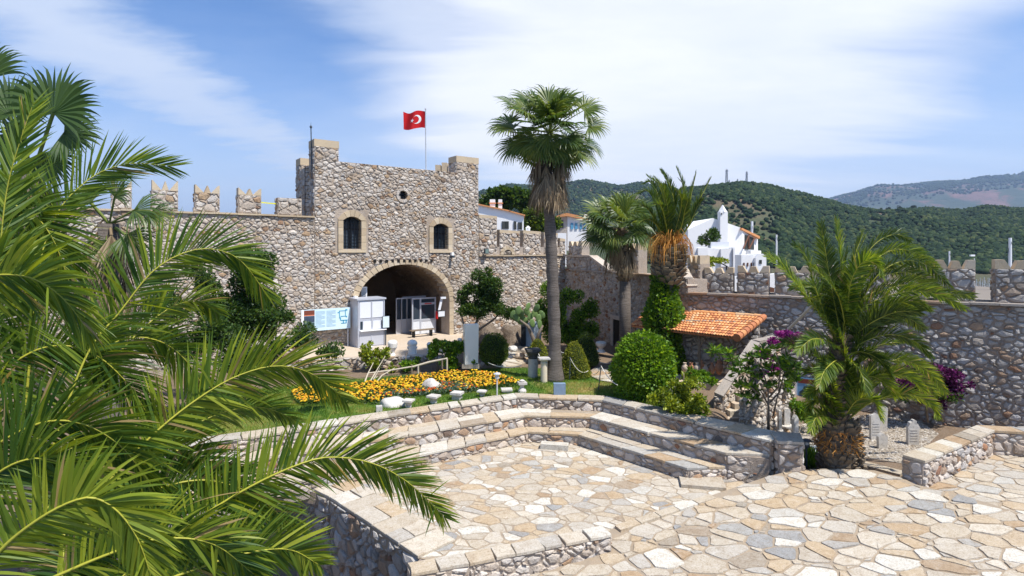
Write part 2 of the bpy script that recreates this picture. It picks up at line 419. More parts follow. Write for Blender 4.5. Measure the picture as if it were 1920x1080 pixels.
def stones(u0, u1, v0, v1, su, sv, mp, depth=0.05, gap=0.024, jit=0.46, wt=0.8, rnd=0.14, bev=0.25, seed=1, keep=None, sink=0.03,
           tone=None, wob=0.6, minarea=0.0015, flat=False):
    """mp(u, v, h) -> world point. Returns a list of (verts, faces, tone, centre, size)."""
    rg = random.Random(seed); res = []
    for poly in cells(u0, u1, v0, v1, su, sv, jit, wt, gap, rg, keep):
        ar = area(poly)
        if abs(ar) < minarea: continue
        cu = sum(p[0] for p in poly) / len(poly); cv = sum(p[1] for p in poly) / len(poly)
        if keep is not None:
            if not keep(cu, cv, False): continue
            q = []
            for p in poly:
                if keep(p[0], p[1], False): q.append(p); continue
                lo, hi = 0.0, 1.0
                for _ in range(7):
                    mid = (lo + hi) / 2
                    if keep(cu + (p[0] - cu) * mid, cv + (p[1] - cv) * mid, False): lo = mid
                    else: hi = mid
                q.append((cu + (p[0] - cu) * lo, cv + (p[1] - cv) * lo))
            poly = q
            if abs(area(poly)) < minarea: continue
        # drop very short edges
        q = []
        for p in poly:
            if not q or math.hypot(p[0] - q[-1][0], p[1] - q[-1][1]) > 0.12 * su: q.append(p)
        if len(q) < 3: continue
        poly = chaikin(q, rnd)
        r = math.sqrt(abs(ar))
        poly = [(p[0] + rg.uniform(-1, 1) * wob * 0.5 * r * 0.3, p[1] + rg.uniform(-1, 1) * wob * 0.5 * r * 0.3) for p in poly]
        cu = sum(p[0] for p in poly) / len(poly); cv = sum(p[1] for p in poly) / len(poly)
        h = depth * rg.uniform(0.45, 1.15)
        tu, tv = rg.uniform(-0.25, 0.25) * h / su, rg.uniform(-0.25, 0.25) * h / su
        n = len(poly)
        vs_ = [mp(p[0], p[1], -sink) for p in poly]
        if flat:
            q = []
            for i_ in range(len(poly)):
                a_, b_ = poly[i_], poly[(i_ + 1) % len(poly)]; q.append(a_); e_ = math.hypot(b_[0] - a_[0], b_[1] - a_[1])
                if e_ > .16: q.append(((a_[0] + b_[0]) / 2 + rg.uniform(-.09, .06) * e_ * (b_[1] - a_[1]) / e_ * 1.0, (a_[1] + b_[1]) / 2 - rg.uniform(-.09, .06) * (b_[0] - a_[0])))
            poly = q; n = len(poly); vs_ = [mp(p[0], p[1], -sink) for p in poly]
            k = 1 - min(0.3, bev / max(r, 0.05))
            vs_ += [mp(cu + (p[0] - cu) * k, cv + (p[1] - cv) * k, h) for p in poly]
            vs_ += [mp(cu, cv, h)]
            fs = [(i, (i + 1) % n, n + (i + 1) % n, n + i) for i in range(n)] + [(n + i, n + (i + 1) % n, 2 * n) for i in range(n)]
        else:
            k = 1 - bev * rg.uniform(0.8, 1.3)
            vs_ += [mp(cu + (p[0] - cu) * k, cv + (p[1] - cv) * k, h * rg.uniform(0.75, 1.1) + (p[0] - cu) * tu + (p[1] - cv) * tv) for p in poly]
            vs_ += [mp(cu + rg.uniform(-.1, .1) * r, cv + rg.uniform(-.1, .1) * r, h * rg.uniform(1.05, 1.5))]
            fs = [(i, (i + 1) % n, n + (i + 1) % n, n + i) for i in range(n)] + [(n + i, n + (i + 1) % n, 2 * n) for i in range(n)]
        t = rg.random() if tone is None else tone(rg, cu, cv)
        c = mp(cu, cv, 0.0)
        res.append((vs_, fs, t, c, abs(ar)))
    return res
CAMP = Vector((0, 0, H))
def in_frame(c):
    if c.y < 1: return False
    px = CX + F * c.x / c.y; py = CY + F * (H - c.z) / c.y
    return -30 < px < 1950 and -30 < py < 1110
def lay(sts, parent, mats, name='stone', limit=300, smooth=False, ref=None, boost=None):
    """the stones that show largest become parts; the rest one joined part"""
    def score(s):
        c = s[3]
        d2 = (c - CAMP).length_squared
        return (s[4] / d2 * (1.0 if boost is None else boost(c))) if in_frame(c) else 0
    order = sorted(sts, key=score, reverse=True)
    for vs_, fs, t, c, ar in order[:limit]:
        if not in_frame(c) and limit > 60: 
            pass
        mb = MB(); mb.add(vs_, fs, 0, t)
        mb.build(name, mats, parent, smooth, at=c)
    rest = order[limit:]
    if rest:
        mb = MB()
        for vs_, fs, t, c, ar in rest: mb.add(vs_, fs, 0, t)
        o = mb.build('small_' + name + 's', mats, parent, smooth); o['kind'] = 'stuff'
def planar(O, U, V, N_):
    O, U, V, N_ = Vector(O), Vector(U).normalized(), Vector(V).normalized(), Vector(N_).normalized()
    return lambda u, v, h: O + U * u + V * v + N_ * h
UP = Vector((0, 0, 1))
def rough_keep(holes, top=None):
    pass

# ================================================================== THE GATE TOWER (plane T)
TL = Vector((-10.9, 30.9, 0)); TU = Vector((1.37, 1.0, 0)).normalized(); TN = Vector((TU.y, -TU.x, 0))
def upx(px, O=TL, U=TU):
    k = (px - CX) / F
    return (k * O.y - O.x) / (U.x - k * U.y)
def TZ(px, py, O=TL, U=TU):
    d = (O + U * upx(px, O, U)).y
    return Z(py, d)
def TP(u, z, h=0.0, O=TL, U=TU, N_=TN): 
    p = O + U * u + N_ * h; p.z = z; return p
TW = upx(897)
ZT = 10.45
tower = thing('castle_tower', 'square stone gate tower with an arched entrance and two barred windows, flag above it', 'tower', TL + Vector((0, 0, -0.1)))
AC = (upx(668) + upx(842)) / 2; AR = (upx(842) - upx(668)) / 2; ASZ = 2.15; ARISE = 2.42
WIN = [(upx(643), upx(677), TZ(660, 467), TZ(660, 406), 9), (upx(812), upx(840), TZ(826, 468), TZ(826, 419), 9)]
OC = (upx(755.5), TZ(755, 366), 0.29)
def arch_in(u, z, grow=0.0):
    if abs(u - AC) > AR + grow: return False
    if z < ASZ: return z > -1
    return ((u - AC) / (AR + grow)) ** 2 + ((z - ASZ) / (ARISE + grow)) ** 2 < 1
def hole(u, z):
    if arch_in(u, z): return True
    for a, b, z0, z1, _ in WIN:
        if a < u < b and z0 < z < z1: return True
    return math.hypot(u - OC[0], z - OC[1]) < OC[2]
# wall body around the openings: a fine grid of blocks with the openings left out
def wall_grid(mb, O, U, N_, u0, u1, z0, z1, thick, hole_fn, du=0.16, dz=0.16, topf=None):
    nu = max(1, int(round((u1 - u0) / du))); nz = max(1, int(round((z1 - z0) / dz)))
    us = [u0 + (u1 - u0) * i / nu for i in range(nu + 1)]; zs = [z0 + (z1 - z0) * j / nz for j in range(nz + 1)]
    solid = [[not hole_fn((us[i] + us[i + 1]) / 2, (zs[j] + zs[j + 1]) / 2) for j in range(nz)] for i in range(nu)]
    vf = {}; 
    def vert(i, j, k):
        key = (i, j, k)
        if key not in vf:
            p = O + U * us[i] + N_ * (-thick * k); mb.v.append((p.x, p.y, zs[j])); vf[key] = len(mb.v) - 1
        return vf[key]
    def face(*q):
        mb.f.append(q); mb.m.append(0); mb.t.append(0.5)
    for i in range(nu):
        for j in range(nz):
            if not solid[i][j]: continue
            face(vert(i, j, 0), vert(i + 1, j, 0), vert(i + 1, j + 1, 0), vert(i, j + 1, 0))
            face(vert(i, j, 1), vert(i, j + 1, 1), vert(i + 1, j + 1, 1), vert(i + 1, j, 1))
            if i == 0 or not solid[i - 1][j]: face(vert(i, j, 0), vert(i, j + 1, 0), vert(i, j + 1, 1), vert(i, j, 1))
            if i == nu - 1 or not solid[i + 1][j]: face(vert(i + 1, j, 0), vert(i + 1, j, 1), vert(i + 1, j + 1, 1), vert(i + 1, j + 1, 0))
            if j == 0 or not solid[i][j - 1]: face(vert(i, j, 0), vert(i, j, 1), vert(i + 1, j, 1), vert(i + 1, j, 0))
            if j == nz - 1 or not solid[i][j + 1]: face(vert(i, j + 1, 0), vert(i + 1, j + 1, 0), vert(i + 1, j + 1, 1), vert(i, j + 1, 1))
mb = MB(); wall_grid(mb, TL, TU, TN, 0, TW, -0.4, ZT, 1.0, hole)
mb.build('wall', m_mortar, tower)
# side walls and rear parapet of the upper storey
TD = 3.6
mb = MB()
mb.hexa([TP(0, -0.4, -1.0), TP(0.9, -0.4, -1.0), TP(0.9, -0.4, -TD), TP(0, -0.4, -TD), TP(0, ZT - .25, -1.0), TP(0.9, ZT - .25, -1.0), TP(0.9, ZT - .25, -TD), TP(0, ZT - .25, -TD)])
mb.hexa([TP(TW - .9, -0.4, -1.0), TP(TW, -0.4, -1.0), TP(TW, -0.4, -TD), TP(TW - .9, -0.4, -TD), TP(TW - .9, ZT - .25, -1.0), TP(TW, ZT - .25, -1.0), TP(TW, ZT - .25, -TD), TP(TW - .9, ZT - .25, -TD)])
mb.hexa([TP(0.9, 5.4, -1.0), TP(TW - .9, 5.4, -1.0), TP(TW - .9, 5.4, -TD), TP(.9, 5.4, -TD), TP(0.9, 9.0, -1.0), TP(TW - .9, 9.0, -1.0), TP(TW - .9, 9.0, -TD), TP(.9, 9.0, -TD)])
mb.build('side_wall', m_mortar, tower)
def tkeep(u, z, rough):
    if rough: return True
    for a, b, z0, z1, _ in WIN:
        if a - 0.42 < u < b + 0.42 and z0 - 0.22 < z < z1 + 0.42: return False
    if math.hypot(u - OC[0], z - OC[1]) < 0.44: return False
    return not arch_in(u, z, 0.30)
st = stones(0, TW, -0.1, ZT, 0.235, 0.15, lambda u, v, h: TP(u, v, h), depth=0.055, gap=0.018, seed=11, keep=tkeep, jit=.48, wt=.9, rnd=.12, wob=.7)
lay(st, tower, m_stone, limit=300)
st = stones(0, TD, 5.5, ZT - .25, 0.36, 0.26, lambda u, v, h: TP(-h, v, -u), depth=0.06, seed=12)
lay(st, tower, m_stoneg, name='side_stone', limit=40)
# merlons of the tower
def tmerlon(u0, u1, h0, h1, z0, z1, capm=m_ashlar):
    mb = MB(); q = lambda z: [TP(u0, z, h0), TP(u1, z, h0), TP(u1, z, h1), TP(u0, z, h1)]
    mb.hexa(q(z0)[::1] + q(z1 - .42)); o = mb.build('merlon', m_mortar, tower)
    mb = MB(); e = .02; q = lambda z: [TP(u0 - e, z, h0 + e), TP(u1 + e, z, h0 + e), TP(u1 + e, z, h1 - e), TP(u0 - e, z, h1 - e)]
    mb.hexa(q(z1 - .42) + q(z1 - .02), t=.3); mb.build('cap_stone', capm, o)
    s_ = stones(u0, u1, z0, z1 - .42, 0.3, 0.21, lambda u, v, h: TP(u, v, h0 + h), depth=0.06, seed=int(u0 * 31 + 5))
    s_ += stones(-h0, -h1, z0, z1 - .42, 0.3, 0.21, lambda u, v, h: TP(u0 - h, v, -u), depth=0.05, seed=int(u0 * 31 + 6))
    lay(s_, o, m_stone, limit=22)
tmerlon(0.0, upx(635), 0.0, -1.0, ZT, TZ(612, 262))
tmerlon(upx(856), TW, 0.0, -1.0, ZT - .002, TZ(880, 294))
tmerlon(0.0, 1.0, -TD + .9, -TD, ZT - .25, ZT + .45)
for a, b in ((upx(812, TL - TN * 6.5), upx(850, TL - TN * 6.5)),):
    pass
mb = MB()
for k, (pa, pb, pt) in enumerate(((816, 826, 309), (828, 838, 308), (840, 853, 306))):
    d_ = 39.0
    q0 = [Vector((X(pa, d_), d_, 8.9)), Vector((X(pb, d_), d_, 8.9)), Vector((X(pb, d_), d_ + .6, 8.9)), Vector((X(pa, d_), d_ + .6, 8.9))]
    zz = Z(pt, d_)
    q1 = [Vector((p.x, p.y, zz + (0.12 if k % 2 else 0))) for p in q0]
    mb.hexa(q0 + q1, t=.4)
mb.build('rear_merlon_tip', m_ashlar, tower)
# dressed window surrounds
for k, (a, b, z0, z1, _) in enumerate(WIN):
    w = link('window', None, tower, TP((a + b) / 2, (z0 + z1) / 2, 0))
    fw, rise = 0.29, 0.22
    mb = MB(); mb.box(TP((a + b) / 2, (z0 + z1) / 2, -0.42), (b - a + .1, .03, z1 - z0 + .1), ux=TU); mb.build('pane', m_glass, w)
    segs = [(a - fw, a, z0 - .02 + i * (z1 - z0 - rise) / 4, z0 - .03 + (i + 1) * (z1 - z0 - rise) / 4) for i in range(4)]
    segs += [(b, b + fw, s[2], s[3]) for s in segs]
    for (ua, ub, za, zb) in segs:
        mb = MB(); q = lambda z: [TP(ua, z, 0.075), TP(ub, z, 0.075), TP(ub, z, -.4), TP(ua, z, -.4)]
        mb.hexa(q(za) + q(zb), t=random.random()); mb.build('jamb_stone', m_ashlar, w)
    mb = MB(); q = lambda z: [TP(a - fw, z, 0.10), TP(b + fw, z, 0.10), TP(b + fw, z, -.4), TP(a - fw, z, -.4)]
    mb.hexa(q(z0 - .2) + q(z0 - .03), t=.6); mb.build('sill', m_ashlar, w)
    c_ = (a + b) / 2; hw = (b - a) / 2
    nseg = 5
    zb = z1 - rise
    for i in range(nseg):
        f0, f1 = i / nseg + .006, (i + 1) / nseg - .006
        def ip(f): 
            u = a + (b - a) * f; return u, zb + rise * (1 - (2 * f - 1) ** 2)
        def op(f):
            u = a - fw + (b - a + 2 * fw) * f; return u, zb + 0.02 + (rise + .36) * (1 - (2 * f - 1) ** 2 * 0.93)
        f05 = (f0 + f1) / 2
        pl = [ip(f0), ip(f05), ip(f1), op(f1), op(f05), op(f0)]
        if i == 0: pl = [ip(f0), ip(f05), ip(f1), op(f1), op(f05), op(f0), (a - fw, zb)]
        if i == nseg - 1: pl = [ip(f0), ip(f05), ip(f1), (b + fw, zb), op(f1), op(f05), op(f0)]
        mb = MB(); mb.extrude([TP(u, z, .078) for u, z in pl], -TN * .45, t=random.random()); mb.build('arch_stone', m_ashlar, w)
    g = MB()
    nb = 5 if k == 0 else 4
    for i in range(1, nb + 1):
        u = a + (b - a) * i / (nb + 1); f = i / (nb + 1)
        g.box(TP(u, (z0 + zb + rise * (1 - (2 * f - 1) ** 2)) / 2, -.10), (.028, .028, zb + rise * (1 - (2 * f - 1) ** 2) - z0), ux=TU)
    for j in range(1, 10):
        z = z0 + (zb + .1 - z0) * j / 9.5
        g.box(TP(c_, z, -.085), (b - a, .02, .024), ux=TU)
    g.build('grille', m_iron, w)
    g = MB()
    g.box(TP(c_, (z0 + z1) / 2, -.36), (.09, .05, z1 - z0), ux=TU); g.box(TP(c_, z0 + (z1 - z0) * .62, -.355), (b - a, .045, .07), ux=TU)
    g.build('casement', m_iron, w)
# round opening
w = link('round_window', None, tower, TP(OC[0], OC[1], 0))
for i in range(8):
    a0, a1 = 2 * math.pi * i / 8 + .02, 2 * math.pi * (i + 1) / 8 - .02
    pl = [(OC[0] + r * math.cos(a_), OC[1] + r * math.sin(a_)) for r, a_ in ((.29, a0), (.29, (a0 + a1) / 2), (.29, a1), (.45, a1), (.46, (a0 + a1) / 2), (.45, a0))]
    MB().extrude([TP(u, z, .07) for u, z in pl][::1], -TN * .3, t=random.random()).build('ring_stone', m_stone, w)
g = MB(); g.box(TP(OC[0], OC[1], -.45), (.7, .03, .7), ux=TU); g.build('pane', m_glass, w)
g = MB()
for k in (-.1, .1): g.box(TP(OC[0] + k, OC[1], -.1), (.025, .025, .54), ux=TU); g.box(TP(OC[0], OC[1] + k, -.1), (.54, .025, .025), ux=TU)
g.build('grille', m_iron, w)
# voussoirs of the great arch
NV = 26
va = link('arch', None, tower, TP(AC, ASZ, 0))
for i in range(NV):
    t0, t1 = math.pi * i / NV + .006, math.pi * (i + 1) / NV - .006
    tm = (t0 + t1) / 2; jj = random.uniform(-.04, .05)
    pl = []
    for r, t_ in ((0, t0), (0, tm), (0, t1), (1, t1), (1, tm), (1, t0)):
        gr = 0.30 + jj if r else 0.0
        pl.append((AC + (AR + gr) * math.cos(t_), ASZ + (ARISE + gr) * math.sin(t_)))
    MB().extrude([TP(u, z, .07 + random.uniform(0, .02)) for u, z in pl], -TN * .75, t=random.random()).build('arch_stone', m_ashlar, va)
for i in range(5):
    for s_ in (-1, 1):
        z0, z1 = -0.05 + i * (ASZ + .05) / 5 + .008, -0.05 + (i + 1) * (ASZ + .05) / 5 - .008
        u0, u1 = (AC - AR - .3, AC - AR) if s_ < 0 else (AC + AR, AC + AR + .3)
        q = lambda z: [TP(u0, z, .07), TP(u1, z, .07), TP(u1, z, -.68), TP(u0, z, -.68)]
        MB().hexa(q(z0) + q(z1), t=random.random() * .6).build('jamb_stone', m_stone if s_ < 0 else m_ashlar, va)
# beam holes over the arch: black blocks, their inner shade put into the colour
g = MB()
for i in range(11):
    u = upx(702) + (upx(808) - upx(702)) * i / 10
    g.box(TP(u, TZ(755, 489) + .0, .075), (.16, .05, .16), ux=TU)
g.build('beam_hole', plain('hole_shade_black', (0.015, 0.013, 0.012), .95), tower)
# vaulted passage behind the arch
m_vault = stone_mat('vault_stone', [(0, (0.17, 0.12, 0.08)), (1, (0.26, 0.19, 0.13))], fine=12, bs=1.0, bd=.06, dirt_shade=.7)
PL_ = 7.5
mb = MB(); n = 22; prof = [(AC - AR - .05, -.1), (AC - AR - .05, ASZ)] + [(AC - (AR + .05) * math.cos(math.pi * i / n), ASZ + (ARISE + .05) * math.sin(math.pi * i / n)) for i in range(1, n)] + [(AC + AR + .05, ASZ), (AC + AR + .05, -.1)]
K = 8
for k in range(K + 1):
    for u, z in prof:
        mb.v.append(tuple(TP(u, z, -.69 - PL_ * k / K)))
m_ = len(prof)
for k in range(K):
    for i in range(m_ - 1):
        mb.f.append((k * m_ + i, k * m_ + i + 1, (k + 1) * m_ + i + 1, (k + 1) * m_ + i)); mb.m.append(0); mb.t.append(random.random())
mb.f.append(tuple(K * m_ + i for i in range(m_))); mb.m.append(0); mb.t.append(.4)
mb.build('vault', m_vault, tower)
# courses of stones lining the vault
sts = stones(0.1, 5.5, 0.02, math.pi - .02, 0.42, 0.09, lambda u, v, h: TP(AC + (AR + .05 - h) * math.cos(v), ASZ + (ARISE + .05 - h) * math.sin(v), -.69 - u), depth=.04, gap=.03, seed=19, sink=.02)
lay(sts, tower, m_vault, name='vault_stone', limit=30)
# solid mass above the vault so that no daylight leaks in
mb = MB()
mb.hexa([TP(AC - AR - 1.4, -.4, -1.0), TP(AC - AR - .06, -.4, -1.0), TP(AC - AR - .06, -.4, -9), TP(AC - AR - 1.4, -.4, -9), TP(AC - AR - 1.4, 5.0, -1.0), TP(AC - AR - .06, 5.0, -1.0), TP(AC - AR - .06, 5.0, -9), TP(AC - AR - 1.4, 5.0, -9)])
mb.hexa([TP(AC + AR + .06, -.4, -1.0), TP(AC + AR + 1.4, -.4, -1.0), TP(AC + AR + 1.4, -.4, -9), TP(AC + AR + .06, -.4, -9), TP(AC + AR + .06, 5.0, -1.0), TP(AC + AR + 1.4, 5.0, -1.0), TP(AC + AR + 1.4, 5.0, -9), TP(AC + AR + .06, 5.0, -9)])
mb.hexa([TP(AC - AR - 1.4, 5.01, -1.0), TP(AC + AR + 1.4, 5.01, -1.0), TP(AC + AR + 1.4, 5.01, -9), TP(AC - AR - 1.4, 5.01, -9), TP(AC - AR - 1.4, 5.39, -1.0), TP(AC + AR + 1.4, 5.39, -1.0), TP(AC + AR + 1.4, 5.39, -9), TP(AC - AR - 1.4, 5.39, -9)])
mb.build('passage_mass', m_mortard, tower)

# ================================================================== CURTAIN WALLS
def curtain(name, label, O, U, N_, u0, u1, z0, z1, thick, seed, mats=(None, None), su=.245, sv=.155, ledge=True, holes=None, limit=300, depth=.055, tone=None, zt=None):
    mst, mmo = mats
    w = thing(name, label, 'castle wall', O + U * ((u0 + u1) / 2) + Vector((0, 0, z0)))
    mb = MB()
    def q(z, e=0): return [TP(u0, z, e, O, U, N_), TP(u1, z, e, O, U, N_), TP(u1, z, -thick, O, U, N_), TP(u0, z, -thick, O, U, N_)]
    mb.hexa(q(z0 - .6) + q(z1)); mb.build('core', mmo, w)
    if ledge:
        nl = max(1, int((u1 - u0) / .9))
        for i in range(nl):
            a, b = u0 + (u1 - u0) * i / nl + .006, u0 + (u1 - u0) * (i + 1) / nl - .006
            zz = z1 + random.uniform(-.015, .015)
            qq = lambda z: [TP(a, z, .13, O, U, N_), TP(b, z, .13, O, U, N_), TP(b, z, -.3, O, U, N_), TP(a, z, -.3, O, U, N_)]
            MB().hexa(qq(zz + .001) + qq(zz + .09), t=random.random() * .4).build('ledge_stone', m_ashlar if mst is m_stone else mst, w)
    st = stones(u0, u1, z0, z1 - .01, su, sv, lambda u, v, h: TP(u, v, h, O, U, N_), depth=depth, gap=.022 if mst is m_stone else .034, seed=seed, keep=holes, jit=.48, wt=.9, rnd=.12, wob=.7, tone=tone)
    lay(st, w, mst, limit=limit)
    return w
def merlon(w, O, U, N_, u0, u1, z0, z1, tip, kind, seed, hback=.0, thick=.55, mst=None, mmo=None, lim=20):
    """one battlement block with three dressed points; becomes a part of wall w"""
    mst = mst or m_stone; mmo = mmo or m_mortar
    o = MB().hexa([TP(u0, z0, -hback, O, U, N_), TP(u1, z0, -hback, O, U, N_), TP(u1, z0, -hback - thick, O, U, N_), TP(u0, z0, -hback - thick, O, U, N_),
                   TP(u0, z1, -hback, O, U, N_), TP(u1, z1, -hback, O, U, N_), TP(u1, z1, -hback - thick, O, U, N_), TP(u0, z1, -hback - thick, O, U, N_)]).build('merlon', mmo, w)
    s_ = stones(u0, u1, z0, z1, .33, .24, lambda u, v, h: TP(u, v, -hback + h, O, U, N_), depth=.06, seed=seed)
    s_ += stones(hback, hback + thick, z0, z1, .3, .24, lambda u, v, h: TP(u0 - h, v, -u, O, U, N_), depth=.05, seed=seed + 500)
    lay(s_, o, mst, limit=lim)
    W_ = u1 - u0; tip *= .82 + .3 * ((seed * 37) % 10) / 10
    if kind == 'crown':
        tip *= 1.35
        tp = [[(0, 0), (.36, 0), (.02, tip), (0, tip)], [(.38, 0), (.64, 0), (.51, tip * .95)], [(.66, 0), (1, 0), (1, tip), (.97, tip)]]
    elif kind == 'blunt':
        tp = [[(0, 0), (.30, 0), (.17, tip), (0.0, tip)], [(.34, 0), (.66, 0), (.58, tip * .9), (.42, tip * .9)], [(.70, 0), (1, 0), (1, tip), (.82, tip)]]
    elif kind == 'point':
        tp = [[(0, 0), (.28, 0), (.10, tip)], [(.33, 0), (.67, 0), (.50, tip)], [(.72, 0), (1.0, 0), (.9, tip)]]
    else: tp = []
    for pl in tp:
        MB().extrude([TP(u0 + W_ * a, z1 + .002 + b, -hback + .01, O, U, N_) for a, b in pl], N_ * (-thick + .02), t=random.random()).build('tip', m_ashlar, o)
    return o
# left curtain wall, same face as the tower
lw = curtain('castle_wall', 'pale rubble curtain wall with a row of three-pointed battlements left of the gate tower', TL, TU, TN, upx(70), -.012, -.2, TZ(590, 408) - .0, 2.2, 21, (m_stone, m_mortar))
zl = TZ(590, 408) + .09
for k, (a, b, pt, pm, kd) in enumerate(((210, 247, 340, 353, 'crown'), (285, 334, 343.5, 357, 'crown'), (366, 412, 350, 362, 'crown'), (447, 490, 354.5, 366, 'crown'), (521, 566, 371.5, 371.5, 'none'))):
    ua, ub = upx(a), upx(b)
    merlon(lw, TL, TU, TN, ua, ub, zl + .002, TZ((a + b) / 2, pm), TZ((a + b) / 2, pt) - TZ((a + b) / 2, pm), kd, 70 + k, hback=.02)
# right curtain wall beyond the tower
CW = upx(1060)
rw_ = curtain('castle_wall', 'sunlit rubble wall between the gate tower and the yard corner, behind the tallest palm', TL, TU, TN, TW + .012, CW, -.3, TZ(1000, 480), 2.0, 31, (m_stone, m_mortar))
# step up beside tower, upper parapet with merlons
zr = TZ(1000, 480) + .09
def arch_small(u, z, r_):
    return r_ or math.hypot(u - upx(951), z - (TZ(951, 476))) > .62
par = thing('parapet', 'upper parapet with notched battlements above the wall right of the tower', 'parapet', TP((TW + CW) / 2, zr, -.5))
for k, (a, b, pt, th) in enumerate(((898, 932, 409, 0), (937, 975, 437, 1), (981, 1014, 438, 1), (1020, 1046, 441, 1), (1050, 1060, 452, 1))):
    ua, ub = upx(a), upx(b); zt = TZ((a + b) / 2, pt)
    o = MB().hexa([TP(ua, zr, -.02), TP(ub, zr, -.02), TP(ub, zr, -.6), TP(ua, zr, -.6), TP(ua, zt, -.02), TP(ub, zt, -.02), TP(ub, zt, -.6), TP(ua, zt, -.6)]).build('merlon', m_mortar, par)
    s_ = stones(ua, ub, zr, zt, .34, .24, lambda u, v, h: TP(u, v, -.02 + h), depth=.07, seed=90 + k)
    lay(s_, o, m_stone, limit=25)
    MB().hexa([TP(ua, zt, -.0), TP(ub, zt, -.0), TP(ub, zt, -.62), TP(ua, zt, -.62), TP(ua, zt + .22, -.0), TP(ub, zt + .16, -.0), TP(ub, zt + .16, -.62), TP(ua, zt + .24, -.62)], t=.3).build('cap_stone', m_ashlar, o)
    if k: MB().hexa([TP(upx(a) - .6, zr, -.03), TP(ua - .004, zr, -.03), TP(ua - .004, zr, -.6), TP(ua - .6, zr, -.6), TP(ua - .6, zr + .55, -.03), TP(ua - .004, zr + .55, -.03), TP(ua - .004, zr + .55, -.6), TP(ua - .6, zr + .55, -.6)]).build('parapet_block', m_mortar, par)
# small blind arch in the parapet
hb = link('niche', None, par, TP(upx(951), zr, 0))
for i in range(7):
    t0, t1 = math.pi * i / 7 + .02, math.pi * (i + 1) / 7 - .02
    pl = [(upx(951) + r * math.cos(t_), zr + .02 + r * .95 * math.sin(t_)) for r, t_ in ((.36, t0), (.36, t1), (.60, t1), (.60, t0))]
    MB().extrude([TP(u, z, .10) for u, z in pl], -TN * .2, t=random.random()).build('arch_stone', m_ashlar, hb)
g = MB(); pl = [(upx(951) + .36 * math.cos(math.pi * i / 10), zr + .02 + .34 * math.sin(math.pi * i / 10)) for i in range(11)]
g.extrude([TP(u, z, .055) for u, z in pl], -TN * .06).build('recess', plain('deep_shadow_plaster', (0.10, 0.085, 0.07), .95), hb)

# W: wall coming forward from the corner, R: wall along the right side
WO = TL + TU * CW; RO = Vector((8.64, 27.5, 0))
WU = (RO - WO).normalized(); WNn = Vector((WU.y, -WU.x, 0))
if WNn.x > 0: WNn = -WNn
RU = Vector((11.1, -6.0, 0)).normalized(); RN = Vector((RU.y, -RU.x, 0))
if RN.y > 0: RN = -RN
WLn = (RO - WO).length
ZB = 4.0; ZC = 3.25
ub0 = upx(1143, WO, WU); 
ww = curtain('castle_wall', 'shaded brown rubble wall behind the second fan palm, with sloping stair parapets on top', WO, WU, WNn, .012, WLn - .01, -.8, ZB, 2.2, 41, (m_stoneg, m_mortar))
# upper sloping parapets on W
def slope_par(px0, z0, px1, z1, thick=.5, base=ZB, O=WO, U=WU, N_=WNn, name='stair_parapet'):
    a, b = upx(px0, O, U), upx(px1, O, U)
    q = [TP(a, base + .002, -.02, O, U, N_), TP(b, base + .002, -.02, O, U, N_), TP(b, base + .002, -thick, O, U, N_), TP(a, base + .002, -thick, O, U, N_),
         TP(a, z0, -.02, O, U, N_), TP(b, z1, -.02, O, U, N_), TP(b, z1, -thick, O, U, N_), TP(a, z0, -thick, O, U, N_)]
    o = MB().hexa(q).build(name, m_mortar, ww)
    def kp(u, v, r_): 
        f = (u - a) / (b - a); return r_ or (v < z0 + (z1 - z0) * f and a <= u <= b)
    st = stones(min(a, b), max(a, b), base, max(z0, z1), .34, .24, lambda u, v, h: TP(u, v, -.02 + h, O, U, N_), depth=.06, seed=int(px0), keep=kp)
    lay(st, o, m_stoneg, limit=25)
    p0, p1 = TP(a, z0 + .07, -.24, O, U, N_), TP(b, z1 + .07, -.24, O, U, N_)
    MB().box((p0 + p1) / 2, ((p1 - p0).length + .1, .62, .13), ux=(p1 - p0), uz=(p1 - p0).cross(N_).normalized() * (1 if (p1 - p0).cross(N_).z > 0 else -1), t=.4).build('coping', m_stone, o)
slope_par(1062, 4.96, 1106, 4.96)
slope_par(1107, 4.93, 1143, ZB + .06)
ZR2 = 5.35
for k, (a, b, pt) in enumerate(((1066, 1090, 449), (1150, 1172, 455), (1196, 1212, 470), (1216, 1240, 462), (1262, 1284, 478))):
    ua, ub = upx(a, WO, WU), upx(b, WO, WU); zz = TZ((a + b) / 2, pt, WO, WU)
    merlon(ww, WO, WU, WNn, ua, ub, ZB + (.97 if a < 1100 else .002), zz - .45, .4, 'blunt', 200 + k, hback=(.03 if a < 1100 else .9), thick=.6, lim=16)
slope_par(1268, ZB + .5, 1289, ZC + .35, base=ZC)
# R wall: lower ledge C with broad blunt battlements behind
RLen = upx(1990, RO, RU)
def rtone(rg, u, v): return rg.random()
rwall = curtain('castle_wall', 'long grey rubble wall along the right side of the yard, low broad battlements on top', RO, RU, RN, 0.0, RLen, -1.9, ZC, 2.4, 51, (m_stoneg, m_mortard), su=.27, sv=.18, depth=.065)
def RZ(px, py, back=0.0):
    O = RO - RN * back
    return TZ(px, py, O, RU)
RB = .9
def upr(px, back=RB): return upx(px, RO - RN * back, RU)
